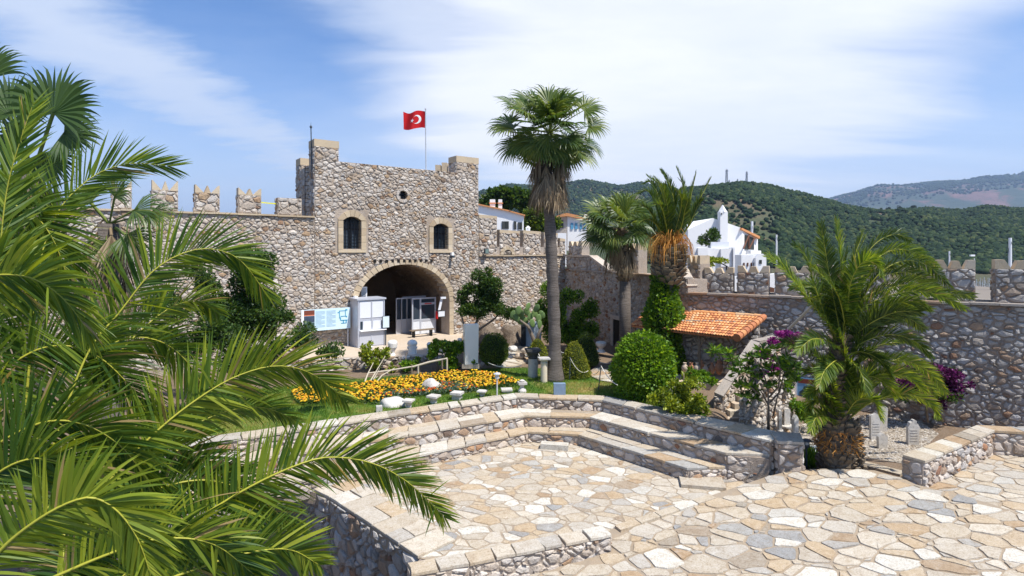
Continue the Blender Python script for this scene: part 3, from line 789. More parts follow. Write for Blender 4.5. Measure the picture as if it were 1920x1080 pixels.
# parapet wall behind the walkway (white rendered side shows between the merlons)
zlow = RZ(1400, 549, RB)
for k, (a, b, pm, pt) in enumerate(((1284, 1316, 512, 503), (1321, 1375, 512, 502), (1383, 1442, 511, 498), (1454, 1517, 511, 497), (1532, 1592, 511, 497), (1612, 1668, 511, 496), (1690, 1738, 507, 495), (1757, 1829, 504, 489), (1866, 1972, 505, 487))):
    ua, ub = upr(a), upr(b); pc = (a + b) / 2
    zm = RZ(pc, pm, RB); zt = RZ(pc, pt, RB)
    merlon(rwall, RO - RN * RB, RU, RN, ua, ub, ZC - .05 + .002, zm, zt - zm, 'blunt', 300 + k, hback=0, thick=.55, mst=m_stoneg, mmo=m_mortard, lim=36)
MB().hexa([TP(0, ZC + .002, -RB - .57, RO, RU, RN), TP(RLen, ZC + .002, -RB - .57, RO, RU, RN), TP(RLen, ZC + .002, -RB - .8, RO, RU, RN), TP(0, ZC + .002, -RB - .8, RO, RU, RN),
           TP(0, ZC + .12, -RB - .57, RO, RU, RN), TP(RLen, ZC + .12, -RB - .57, RO, RU, RN), TP(RLen, ZC + .12, -RB - .8, RO, RU, RN), TP(0, ZC + .12, -RB - .8, RO, RU, RN)]).build('rear_kerb', m_stone, rwall)

# ================================================================== GROUND
m_grass = None
def smooth(a, b, x):
    t = max(0.0, min(1.0, (x - a) / (b - a))); return t * t * (3 - 2 * t)
def gz(x, y):
    """height of the garden ground"""
    left = 1 - smooth(-3.5, 1.0, x)
    z = -0.56 + 0.50 * left * smooth(27.6, 29.6, y) + .12 * (1 - left) * smooth(27, 34, y)
    right = smooth(6.9, 8.6, x + (19 - y) * .35)
    z -= right * (1.12 * (1 - smooth(23.0, 27.0, y)))
    return z
def sheet(name, x0, x1, y0, y1, step, fz, mat, keep=None, parent=None):
    mb = MB(); nx = int((x1 - x0) / step) + 1; ny = int((y1 - y0) / step) + 1; idx = {}
    def vi(i, j):
        if (i, j) not in idx:
            x, y = x0 + i * step, y0 + j * step; mb.v.append((x, y, fz(x, y))); idx[i, j] = len(mb.v) - 1
        return idx[i, j]
    for i in range(nx):
        for j in range(ny):
            if keep and not keep(x0 + (i + .5) * step, y0 + (j + .5) * step): continue
            mb.f.append((vi(i, j), vi(i + 1, j), vi(i + 1, j + 1), vi(i, j + 1))); mb.m.append(0); mb.t.append(.5)
    o = mb.build(name, mat, parent, smooth=True)
    return o
m_soil = stone_mat('garden_soil', [(0, (0.13, 0.09, 0.06)), (1, (0.22, 0.16, 0.11))], fine=9, bs=1, bd=.05, dirt_shade=.5)
T1 = [(-10.5, 13.8), (.6, 21.06), (2.48, 20.7), (5.5, 17.5)]
T2 = [(-10.5, 15.5), (.47, 21.6), (3.0, 21.4), (6.75, 17.6)]
T3 = [(-10.6, 16.4), (.2, 22.6), (3.58, 22.1), (8.05, 17.4)]
T3B = [(-10.9, 16.95), (.1, 23.15), (3.8, 22.7), (8.9, 17.95)]
def inpoly(x, y, pl):
    c = False; n = len(pl)
    for i in range(n):
        x1, y1 = pl[i]; x2, y2 = pl[(i + 1) % n]
        if (y1 > y) != (y2 > y) and x < (x2 - x1) * (y - y1) / (y2 - y1) + x1: c = not c
    return c
bowl = [(-12, 8)] + [T3[0]] + [((a[0] + b[0]) / 2, (a[1] + b[1]) / 2) for a, b in zip(T3, T3B)] + [(8.3, 16.5), (30, 14), (30, 6)]
gg = sheet('garden_ground', -30, 30, 6, 46, .25, gz, m_soil, keep=lambda x, y: not inpoly(x, y, bowl)); gg['kind'] = 'structure'

# terrace plane (bottom right)
def tz(x, y): return -1.86 + .068 * ((x - 2.3) * .84 + (y - 13) * .54)
def GT(px, py):
    kx, kz = (px - CX) / F, (py - CY) / F      # H - z = kz*d
    # z = c + ax*x + ay*y with x = kx d, y = d
    ax, ay = .068 * .84, .068 * .54; c = -1.86 - ax * 2.3 - ay * 13
    d = (H - c) / (kz + ax * kx + ay)
    return Vector((kx * d, d, H - kz * d))
def stone_floor(name, label, poly, fz, su, seed, limit, depth=.035, gap=.05, base_mat=None, thick=.35, rnd=.12, wt=1.9, jit=.5, boost=None, tone=None):
    xs = [p[0] for p in poly]; ys = [p[1] for p in poly]
    c = Vector((sum(xs) / len(xs), sum(ys) / len(ys), 0)); c.z = fz(c.x, c.y)
    root = link(name, None, None, c); root['kind'] = 'structure'; root['label'] = label
    mb = MB(); n = len(poly)
    vs_ = [(x, y, fz(x, y) - thick) for x, y in poly] + [(x, y, fz(x, y)) for x, y in poly]
    mb.add(vs_, [tuple(range(n, 2 * n))] + [(i, (i + 1) % n, n + (i + 1) % n, n + i) for i in range(n)])
    mb.build('joint_bed', base_mat or m_joint, root)
    st = stones(min(xs), max(xs), min(ys), max(ys), su * 1.15, su * .85, lambda u, v, h: Vector((u, v, fz(u, v) + h)), depth=depth, gap=gap, jit=jit, wt=wt, rnd=rnd, bev=.018,
                seed=seed, keep=lambda u, v, r_: r_ and True or inpoly(u, v, poly), sink=.02, wob=.22, minarea=.006, flat=True, tone=tone)
    lay(st, root, m_slab, name='paving_stone', limit=limit, smooth=False)
    return root
flat = lambda z: (lambda x, y: z)
ZF = -1.80
kerbA, kerbB = GT(1152, 990), GT(1330, 930)
e1, e2, e3, e4, e5, e6 = GT(1395, 908), GT(1440, 893), GT(1485, 882), GT(1560, 879), GT(1640, 882), GT(1700, 900)
terr = [(-3.5, 9.0), (14, 9.0), (15.5, 13.9), tuple(GT(1925, 968).xy), tuple(GT(1850, 942).xy), tuple(GT(1716, 908).xy), tuple(e6.xy), tuple(e5.xy), tuple(e4.xy), tuple(e3.xy), tuple(e2.xy), tuple(e1.xy), tuple(kerbB.xy), tuple(kerbA.xy), (2.30, 13.90), tuple(G(1146, 1000, -1.40).xy), tuple(G(880, 1055, -1.40).xy), tuple(G(770, 1075, -1.40).xy)]
terr = terr[::-1]
if area(terr) < 0: terr = terr[::-1]
stone_floor('stone_terrace', 'near terrace of large irregular flagstones at the bottom right', terr, tz, .34, 61, 300, depth=.03, gap=.042)
amph = [(-8.5, 17.5), tuple(G(600, 925, ZF).xy), tuple(G(650, 955, ZF).xy), tuple(G(720, 1005, ZF).xy), tuple(G(785, 1046, ZF).xy), (-1.0, 12.6), (2.55, 13.95), (kerbA.x, kerbA.y), (kerbB.x, kerbB.y), (e1.x + .3, e1.y + .2), (7.2, 17.9), (5.6, 18.2), (2.6, 21), (.6, 21.4)]
if area(amph) < 0: amph = amph[::-1]
stone_floor('amphitheatre_floor', 'pale flagstone floor inside the stone benches', amph, flat(ZF), .28, 62, 300, depth=.014, gap=.028)
# kerb stones along the terrace edge
kr = link('terrace_kerb', None, None, (kerbA + kerbB) / 2); kr['kind'] = 'structure'
kd = (kerbB - kerbA); nk = 5; kn = Vector((kd.y, -kd.x, 0)).normalized()
for i in range(nk):
    a, b = kerbA + kd * (i / nk + .004), kerbA + kd * ((i + 1) / nk - .004)
    q = [a + kn * 0 - Vector((0, 0, .25)), b - Vector((0, 0, .25)), b + kn * .26 - Vector((0, 0, .25)), a + kn * .26 - Vector((0, 0, .25))]
    MB().hexa([p - Vector((0, 0, 0)) for p in q] + [p + Vector((0, 0, .31 + .01 * random.random())) for p in q], t=random.choice((.2, .3, .95, .55))).build('kerb_stone', m_slab, kr)

# ------------------------------------------------------------------ benches of the amphitheatre
def seg_wall(st_list, a, b, z0, z1, su, sv, seed, nrm_right=True, off=0.0, depth=.05, keep=None):
    """stones on the vertical face through plan points a-b"""
    A = Vector((a[0], a[1], 0)); B = Vector((b[0], b[1], 0)); U = (B - A).normalized()
    N_ = Vector((U.y, -U.x, 0))
    if not nrm_right: N_ = -N_
    st_list += stones(0, (B - A).length, z0, z1, su, sv, lambda u, v, h: Vector(((A + U * u + N_ * (h + off)).x, (A + U * u + N_ * (h + off)).y, v)), depth=depth, seed=seed, gap=.034, keep=keep, jit=.48, wt=1.2, rnd=.17, wob=.6)
def coping(parent, front, back, z, th, w, seed, over=.05, rows=1, name='coping_slab', mat=None, end=False):
    """flat slabs on top of a strip between two polylines of equal length"""
    rg = random.Random(seed)
    for si in range(len(front) - 1):
        f0, f1, b0, b1 = [Vector((p[0], p[1], 0)) for p in (front[si], front[si + 1], back[si], back[si + 1])]
        U = (f1 - f0).normalized(); N_ = Vector((U.y, -U.x, 0))
        f0 = f0 + N_ * over; f1 = f1 + N_ * over
        L_ = (f1 - f0).length; k = max(1, int(L_ / w)); cuts = [0]
        for i in range(1, k): cuts.append((i + rg.uniform(-.22, .22)) / k)
        cuts.append(1)
        for i in range(k):
            rws = [(0, 1)] if rows == 1 else ([(0, 1)] if rg.random() < .45 else [(0, rg.uniform(.4, .6))] * 1)
            if len(rws) == 1 and rws[0][1] < 1: rws = [rws[0], (rws[0][1], 1)]
            sk0 = [rg.uniform(-.04, .04) for _ in range(4)]
            for (r0, r1) in rws:
                def pt(s_, r_): return (f0.lerp(f1, s_)).lerp(b0.lerp(b1, s_), r_)
                g_ = .011
                s0, s1 = cuts[i], cuts[i + 1]
                e0 = g_ / L_
                q = [pt(s0 + e0 + (sk0[0] / L_ if i else 0), r0 + (.02 if r0 else 0)), pt(s1 - e0 + (sk0[1] / L_ if i < k - 1 else 0), r0 + (.02 if r0 else 0)),
                     pt(s1 - e0 + (sk0[2] / L_ if i < k - 1 else 0), r1 - (.02 if r1 < 1 else 0)), pt(s0 + e0 + (sk0[3] / L_ if i else 0), r1 - (.02 if r1 < 1 else 0))]
                if len(rws) > 1 and False: pass
                mids = [(q[j] + q[(j + 1) % 4]) / 2 + Vector((rg.uniform(-.025, .025), rg.uniform(-.025, .025), 0)) for j in range(4)]
                pl = [q[0], mids[0], q[1], mids[1], q[2], mids[2], q[3], mids[3]]
                zz = z + rg.uniform(0, .012); thh = th
                mb = MB(); n = 8
                cc = sum(pl, Vector()) / n
                vs_ = [Vector((p.x, p.y, zz - thh)) for p in pl] + [Vector((p.x, p.y, zz - .012)) for p in pl] + [Vector(((p.x - cc.x) * .975 + cc.x, (p.y - cc.y) * .975 + cc.y, zz)) for p in pl]
                mb.add(vs_, [(a_, (a_ + 1) % n, n + (a_ + 1) % n, n + a_) for a_ in range(n)] + [(n + a_, n + (a_ + 1) % n, 2 * n + (a_ + 1) % n, 2 * n + a_) for a_ in range(n)] + [tuple(range(2 * n, 3 * n)), tuple(range(n - 1, -1, -1))], 0, rg.random())
                mb.build(name, mat or m_slab, parent, at=Vector((cc.x, cc.y, zz)))
def bench(label, front, back, z, z0, seed, rows=2, endw=True, w=.8, outer=False, outz=None):
    mid = Vector((front[1][0], front[1][1], z0))
    b = thing('stone_bench', label, 'stone bench', mid)
    mb = MB(); pl = list(front) + list(back)[::-1]
    # solid core below the slabs
    for i in range(len(front) - 1):
        q = [front[i], front[i + 1], back[i + 1], back[i]]
        mb.prism(q, z0 - .2, z - .075)
    mb.build('core', m_mortar if seed < 75 else m_mortard, b)
    st = []
    for i in range(len(front) - 1):
        seg_wall(st, front[i], front[i + 1], z0, z - .08, .27, .19, seed + i)
    seg_wall(st, front[-1], back[-1], z0 if not outer else outz, z - .08, .26, .15, seed + 8)
    if outer:
        for i in range(1, len(back) - 1):
            seg_wall(st, back[i], back[i + 1], outz, z - .08, .3, .2, seed + 20 + i, nrm_right=False)
    lay(st, b, m_bench, limit=280)
    coping(b, front, back, z, .075, w, seed + 3, rows=rows)
    return b
bench('lowest stone bench of the amphitheatre, next to its paved floor', T1, T2, -1.38, ZF, 71, rows=2, w=.85)
bench('middle stone bench of the amphitheatre, between the lowest and the upper wall', T2, T3, -.94, -1.5, 74, rows=2, w=.85)
tb = bench('highest stone rim of the amphitheatre, along the edge of the lawn', T3, T3B, -.48, -1.1, 77, rows=1, w=.75, outer=True, outz=-1.9)
# bench end faces reach to the floor
for nm, f_, b_, z_, sd in (('end_face', T2[-1], T3[-1], -1.02, 801),):
    pass
def pier(label, poly, z0, z1, seed, parent=None, lim=60):
    c = Vector((sum(p[0] for p in poly) / len(poly), sum(p[1] for p in poly) / len(poly), z0))
    o = thing('stone_pier', label, 'pier', c)
    if area(poly) < 0: poly = poly[::-1]
    MB().prism(poly, z0, z1 - .08).build('core', m_mortard, o)
    st = []
    for i in range(len(poly)): seg_wall(st, poly[i], poly[(i + 1) % len(poly)], z0, z1 - .085, .36, .22, seed + i, depth=.06)
    lay(st, o, m_bench, limit=lim)
    cc = c
    q = [((p[0] - cc.x) * 1.10 + cc.x, (p[1] - cc.y) * 1.10 + cc.y) for p in poly]
    MB().prism(q, z1 - .079, z1, t=.76).build('cap_slab', m_slab, o)
pier('square pier of grey stones closing the right end of the upper amphitheatre rim', [(8.15, 17.15), (8.85, 17.05), (9.15, 17.85), (8.35, 18.0)], -1.95, -.42, 810)
# masses under the bench ends (they stand on the floor level)
for (a, b, c_, d_, zt) in (((6.2, 18.13), (6.75, 17.6), (8.05, 17.4), (7.4, 18.2), -.94),):
    st = []; o = thing('stone_buttress', 'rough stone end wall below the middle bench beside the square pier', 'wall', (7.0, 17.7, -1.9))
    MB().prism([(6.45, 17.9), (6.75, 17.6), (7.95, 17.3), (7.9, 17.9)], -2.0, -1.03).build('core', m_mortard, o)
    seg_wall(st, (5.75, 18.6), (6.75, 17.6), -1.9, -1.4, .27, .19, 820)
    seg_wall(st, (6.75, 17.6), (8.0, 17.35), -1.9, -1.03, .26, .15, 822)
    lay(st, o, m_bench, limit=60)
# little landing step at the bottom of the gap
def block(name, label, cat, c, size, rot, mat, t=.5, z=None, group=None):
    o = MB().box(c, size, rot=rot, t=t).build(name, mat, None, at=c); tag(o, label, cat, group); return o
block('stone_step', 'single loose slab step lying against the lowest bench front', 'step', (1.55, 20.35, ZF + .10), (1.0, .36, .2), -.2, m_slab, .9)
block('stone_step', 'flat slab step in the gap at the right end of the lowest bench', 'step', (5.85, 17.25, ZF + .05), (1.3, .8, .12), -.2, m_slab, .42)

# ------------------------------------------------------------------ low wall between floor and near terrace
lwf = [tuple(G(770, 1075, -1.42).xy), tuple(G(880, 1055, -1.42).xy), tuple(G(1146, 1000, -1.42).xy)]
U_ = (Vector(lwf[2]) - Vector(lwf[1])).normalized(); Nb = Vector((-U_.y, U_.x))
lwb = [(p[0] + Nb.x * .42, p[1] + Nb.y * .42) for p in lwf]
o = thing('low_wall', 'low rubble wall with a slab top between the amphitheatre floor and the near terrace', 'wall', (.8, 13.0, -1.9))
mb = MB()
for i in range(2): mb.prism([lwf[i], lwf[i + 1], lwb[i + 1], lwb[i]], -2.3, -1.49)
mb.build('core', m_mortar, o)
st = []
for i in range(2): seg_wall(st, lwf[i], lwf[i + 1], -2.1, -1.5, .21, .13, 830 + i, depth=.05)
seg_wall(st, lwf[2], lwb[2], -2.1, -1.5, .2, .13, 833, depth=.05)
lay(st, o, m_stone, limit=200)
coping(o, lwf, lwb, -1.42, .07, .55, 834, over=.03)
# retaining wall on the pit side (dark face towards the palm)
rp = [tuple(G(560, 905, ZF).xy), tuple(G(620, 935, ZF).xy), tuple(G(700, 988, ZF).xy), tuple(G(787, 1048, ZF).xy), tuple(G(760, 1085, ZF).xy), (-4.6, 9.0)]
o = thing('retaining_wall', 'dark rubble retaining wall dropping from the amphitheatre edge beside the foreground palm', 'wall', (-4, 14, -4.5))
st = []
mb = MB()
for i in range(len(rp) - 1):
    a, b = Vector(rp[i]), Vector(rp[i + 1]); n_ = Vector((-(b - a).y, (b - a).x)).normalized() * .5
    if i < 5: mb.prism([rp[i], rp[i + 1], (b.x + n_.x, b.y + n_.y), (a.x + n_.x, a.y + n_.y)], -6, ZF - .01)
    seg_wall(st, rp[i], rp[i + 1], -6, ZF - .02, .3, .22, 840 + i, depth=.08)
mb.build('core', m_mortard, o)
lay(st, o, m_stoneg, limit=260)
# large border slabs along this edge
coping(o, rp[:4], [(p[0] + .75, p[1] + .75) for p in rp[:4]], ZF + .075, .07, .62, 845, over=.04, name='border_slab', rows=2)
pit = sheet('pit_ground', -20, 0, 2, 16, 1.0, lambda x, y: -5.8, m_soil); pit['kind'] = 'structure'

# ------------------------------------------------------------------ right terrace with its parapet
ZR = -1.42
cA, cB = G(1692, 853, -.58), G(1832, 797, -.58)
cC = Vector((cB.x + 2.6, cB.y - .55, -.58))
rt = [tuple(GT(1716, 910).xy), tuple(GT(1850, 944).xy), tuple(GT(1925, 970).xy), (20, 13.5), (21, 18.9), (cB.x + .3, cB.y - .3), (cA.x + .4, cA.y)]
if area(rt) < 0: rt = rt[::-1]
stone_floor('right_terrace', 'right hand terrace of long flagstones behind the low parapet', rt, flat(ZR), .36, 63, 200, depth=.025, gap=.045)
o = thing('low_wall', 'low parapet wall with flat coping slabs round the right hand terrace', 'wall', cA + Vector((0, 0, -1)))
fr = [(cA.x, cA.y), (cB.x, cB.y), (cC.x, cC.y)]
U_ = (Vector(fr[1]) - Vector(fr[0])).normalized(); n1_ = Vector((U_.y, -U_.x))
U2 = (Vector(fr[2]) - Vector(fr[1])).normalized(); n2_ = Vector((U2.y, -U2.x))
WT_ = .52
inn = [(cA.x + n1_.x * WT_, cA.y + n1_.y * WT_), None, (cC.x + n2_.x * WT_, cC.y + n2_.y * WT_)]
inn[1] = (cB.x + (n1_.x + n2_.x) * WT_ * .55, cB.y + (n1_.y + n2_.y) * WT_ * .55)
mb = MB()
for i in range(2): mb.prism([fr[i], inn[i], inn[i + 1], fr[i + 1]], -1.9, -.66)
mb.build('core', m_mortar, o)
st = []
seg_wall(st, inn[0], inn[1], ZR, -.67, .23, .16, 850, depth=.06)
seg_wall(st, inn[1], inn[2], ZR, -.67, .3, .2, 851, depth=.05)
seg_wall(st, fr[0], inn[0], -1.9, -.67, .3, .2, 852, depth=.05)
seg_wall(st, fr[0], fr[1], -1.9, -.67, .3, .2, 853, depth=.05, nrm_right=False)
lay(st, o, m_bench, limit=240)
coping(o, inn, fr, -.58, .08, .62, 854, over=.05, rows=1)

# ================================================================== PLANTS
def leaf_mat(name, stops, trans=0.35, tcol=None, rough=0.45, nscale=2.0, spec=0.35):
    m, N, L = M(name)
    g = N.new('ShaderNodeNewGeometry').outputs['Position']
    c = ramp(N, L, attr(N), stops)
    n = noise(N, L, g, nscale, 3, .6)
    c = mixc_(N, L, nmath(N, L, 'MULTIPLY', nmath(N, L, 'SUBTRACT', n, .35), 2.0, True), mixc_(N, L, 1.0, c, (.82, .86, .82), 'MULTIPLY'), mixc_(N, L, 1.0, c, (1.18, 1.12, 1.0), 'MULTIPLY'))
    p = pbsdf(N, L, c, rough, None, 0, spec)
    t = N.new('ShaderNodeBsdfTranslucent'); L.new(mixc_(N, L, 1.0, c, tcol or (1.9, 1.7, .7), 'MULTIPLY'), t.inputs['Color'])
    ms = N.new('ShaderNodeMixShader'); ms.inputs[0].default_value = trans
    L.new(p.outputs[0], ms.inputs[1]); L.new(t.outputs[0], ms.inputs[2])
    out(N, L, ms.outputs[0]); return m
m_palm = leaf_mat('date_palm_leaflet', [(0, (.045, .105, .020)), (.4, (.105, .175, .022)), (.75, (.24, .30, .028)), (.975, (.33, .36, .04)), (1, (.36, .26, .13))], rough=.47, spec=.35, trans=.40)
m_palmd = leaf_mat('dull_palm_leaflet', [(0, (.032, .065, .015)), (.5, (.085, .14, .024)), (1, (.22, .26, .035))], rough=.40, trans=.35)
m_rachis = plain('yellow_green_leaf_stalk', (.34, .33, .04), .45, nscale=12)
m_rachisg = plain('green_leaf_stalk', (.16, .20, .04), .5, nscale=12)
m_fan = leaf_mat('fan_palm_leaf', [(0, (.040, .080, .020)), (.5, (.075, .13, .03)), (1, (.18, .22, .05))], rough=.42, spec=.45)
m_dry = leaf_mat('dry_palm_leaf', [(0, (.12, .08, .05)), (.5, (.23, .165, .105)), (1, (.38, .29, .19))], trans=.15, tcol=(1.2, 1.1, .9), rough=.8)
m_leaf = leaf_mat('glossy_dark_leaf', [(0, (.026, .060, .016)), (.6, (.050, .105, .022)), (1, (.13, .19, .035))])
m_leafb = leaf_mat('bright_green_leaf', [(0, (.045, .11, .014)), (.5, (.105, .215, .016)), (1, (.24, .37, .03))])
m_leafy = leaf_mat('yellow_green_leaf', [(0, (.10, .15, .016)), (.5, (.21, .27, .022)), (1, (.38, .42, .04))])
m_topi = leaf_mat('clipped_conifer_leaf', [(0, (.09, .125, .016)), (.5, (.20, .235, .02)), (1, (.38, .37, .035))])
m_topid = leaf_mat('dark_conifer_leaf', [(0, (.045, .085, .016)), (.5, (.085, .14, .02)), (1, (.17, .22, .03))])
m_box = leaf_mat('round_hedge_leaf', [(0, (.055, .13, .012)), (.5, (.13, .26, .016)), (1, (.28, .42, .035))])
m_purple = leaf_mat('magenta_bract', [(0, (.17, .015, .13)), (.6, (.35, .03, .27)), (1, (.52, .09, .42))], tcol=(1.3, .8, 1.3))
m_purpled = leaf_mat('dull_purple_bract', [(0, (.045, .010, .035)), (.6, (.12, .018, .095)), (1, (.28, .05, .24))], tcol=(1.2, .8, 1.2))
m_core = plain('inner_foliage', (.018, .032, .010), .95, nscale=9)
m_bark = stone_mat('brown_bark', [(0, (.13, .10, .075)), (1, (.22, .18, .14))], fine=30, bs=1, bd=.02, dirt_shade=.6)
m_palmtrunk = None
def trunk_mat(name, c0, c1, ring=28.0):
    m, N, L = M(name)
    g = N.new('ShaderNodeNewGeometry').outputs['Position']
    mp = N.new('ShaderNodeMapping'); L.new(g, mp.inputs[0]); mp.inputs['Scale'].default_value = (2.5, 2.5, ring)
    n = noise(N, L, mp.outputs[0], 1.0, 5, .65); n2_ = noise(N, L, g, 22, 5, .7)
    c = mixc_(N, L, nmath(N, L, 'MULTIPLY', nmath(N, L, 'SUBTRACT', n, .35), 2.6, True), c0, c1)
    c = mixc_(N, L, nmath(N, L, 'MULTIPLY', nmath(N, L, 'SUBTRACT', .48, n2_, True), 3.0, True), c, (c0[0] * .35, c0[1] * .35, c0[2] * .35))
    p = pbsdf(N, L, c, .9, bump(N, L, nmath(N, L, 'ADD', n, n2_), .9, .03), 0, .2)
    out(N, L, p.outputs[0]); return m
m_wtrunk = trunk_mat('grey_palm_trunk', (.095, .078, .066), (.20, .175, .155))
m_stub = stone_mat('palm_leaf_base', [(0, (.10, .075, .05)), (.5, (.19, .15, .105)), (1, (.34, .29, .21))], fine=40, bs=.8, bd=.01, dirt_shade=.5)
m_fibre = stone_mat('orange_palm_fibre', [(0, (.30, .12, .02)), (.6, (.55, .24, .04)), (1, (.66, .38, .09))], fine=40, bs=.5, bd=.01, dirt_shade=.2)

def np_mesh(name, V, Fq, tones, mats, parent=None, at=None, midx=None, smooth=False):
    """V (n,3) array, Fq (m,k) int array with equal sided faces or list of such arrays"""
    if at is None: at = wl(parent) if parent is not None else Vector((0, 0, 0))
    if not isinstance(Fq, list): Fq = [Fq]; tones = [tones]; midx = None if midx is None else [midx]
    me = bpy.data.meshes.new(name)
    V = V - np.array(at)[None, :]
    me.vertices.add(len(V)); me.vertices.foreach_set('co', V.astype(np.float32).ravel())
    nl = sum(f.size for f in Fq); nf = sum(len(f) for f in Fq)
    me.loops.add(nl); me.loops.foreach_set('vertex_index', np.concatenate([f.ravel() for f in Fq]).astype(np.int32))
    me.polygons.add(nf)
    cnt = np.concatenate([np.full(len(f), f.shape[1]) for f in Fq])
    me.polygons.foreach_set('loop_start', (np.cumsum(cnt) - cnt).astype(np.int32))
    if not isinstance(mats, (list, tuple)): mats = [mats]
    for q in mats: me.materials.append(q)
    if midx is not None: me.polygons.foreach_set('material_index', np.concatenate(midx).astype(np.int32))
    if smooth: me.polygons.foreach_set('use_smooth', np.ones(nf, dtype=bool))
    me.update(calc_edges=True)
    a = me.attributes.new('tone', 'FLOAT', 'FACE'); a.data.foreach_set('value', np.concatenate(tones).astype(np.float32))
    return link(name, me, parent, at)
def leaves(name, pts, dirs, size, mat, parent=None, width=.5, seed=0, tone=None, fold=.25, jit=.6, svar=.4, at=None, droop=0.0):
    """one folded rhombic leaf (two triangles each side) per point"""
    rg = np.random.default_rng(seed); n = len(pts)
    pts = np.asarray(pts, float); d = np.asarray(dirs, float) + rg.normal(0, jit, (n, 3)); d[:, 2] -= droop
    d /= np.linalg.norm(d, axis=1)[:, None] + 1e-9
    r = rg.normal(0, 1, (n, 3)); s_ = np.cross(d, r); s_ /= np.linalg.norm(s_, axis=1)[:, None] + 1e-9
    nn = np.cross(d, s_)
    L_ = size * (1 + rg.uniform(-svar, svar, n))[:, None]; W_ = L_ * width * .5
    base = pts; mid = pts + d * L_ * .5
    l_ = mid + s_ * W_ + nn * W_ * fold * 2; r_ = mid - s_ * W_ + nn * W_ * fold * 2; tip = pts + d * L_
    V = np.stack([base, l_, tip, r_], 1).reshape(-1, 3)
    i = np.arange(n)[:, None] * 4
    Ft = np.concatenate([i + np.array([[0, 1, 2]]), i + np.array([[0, 2, 3]])], 0)
    t = rg.random(n) ** 1.3 if tone is None else tone
    return np_mesh(name, V, Ft, np.concatenate([t, t]), mat, parent, at)

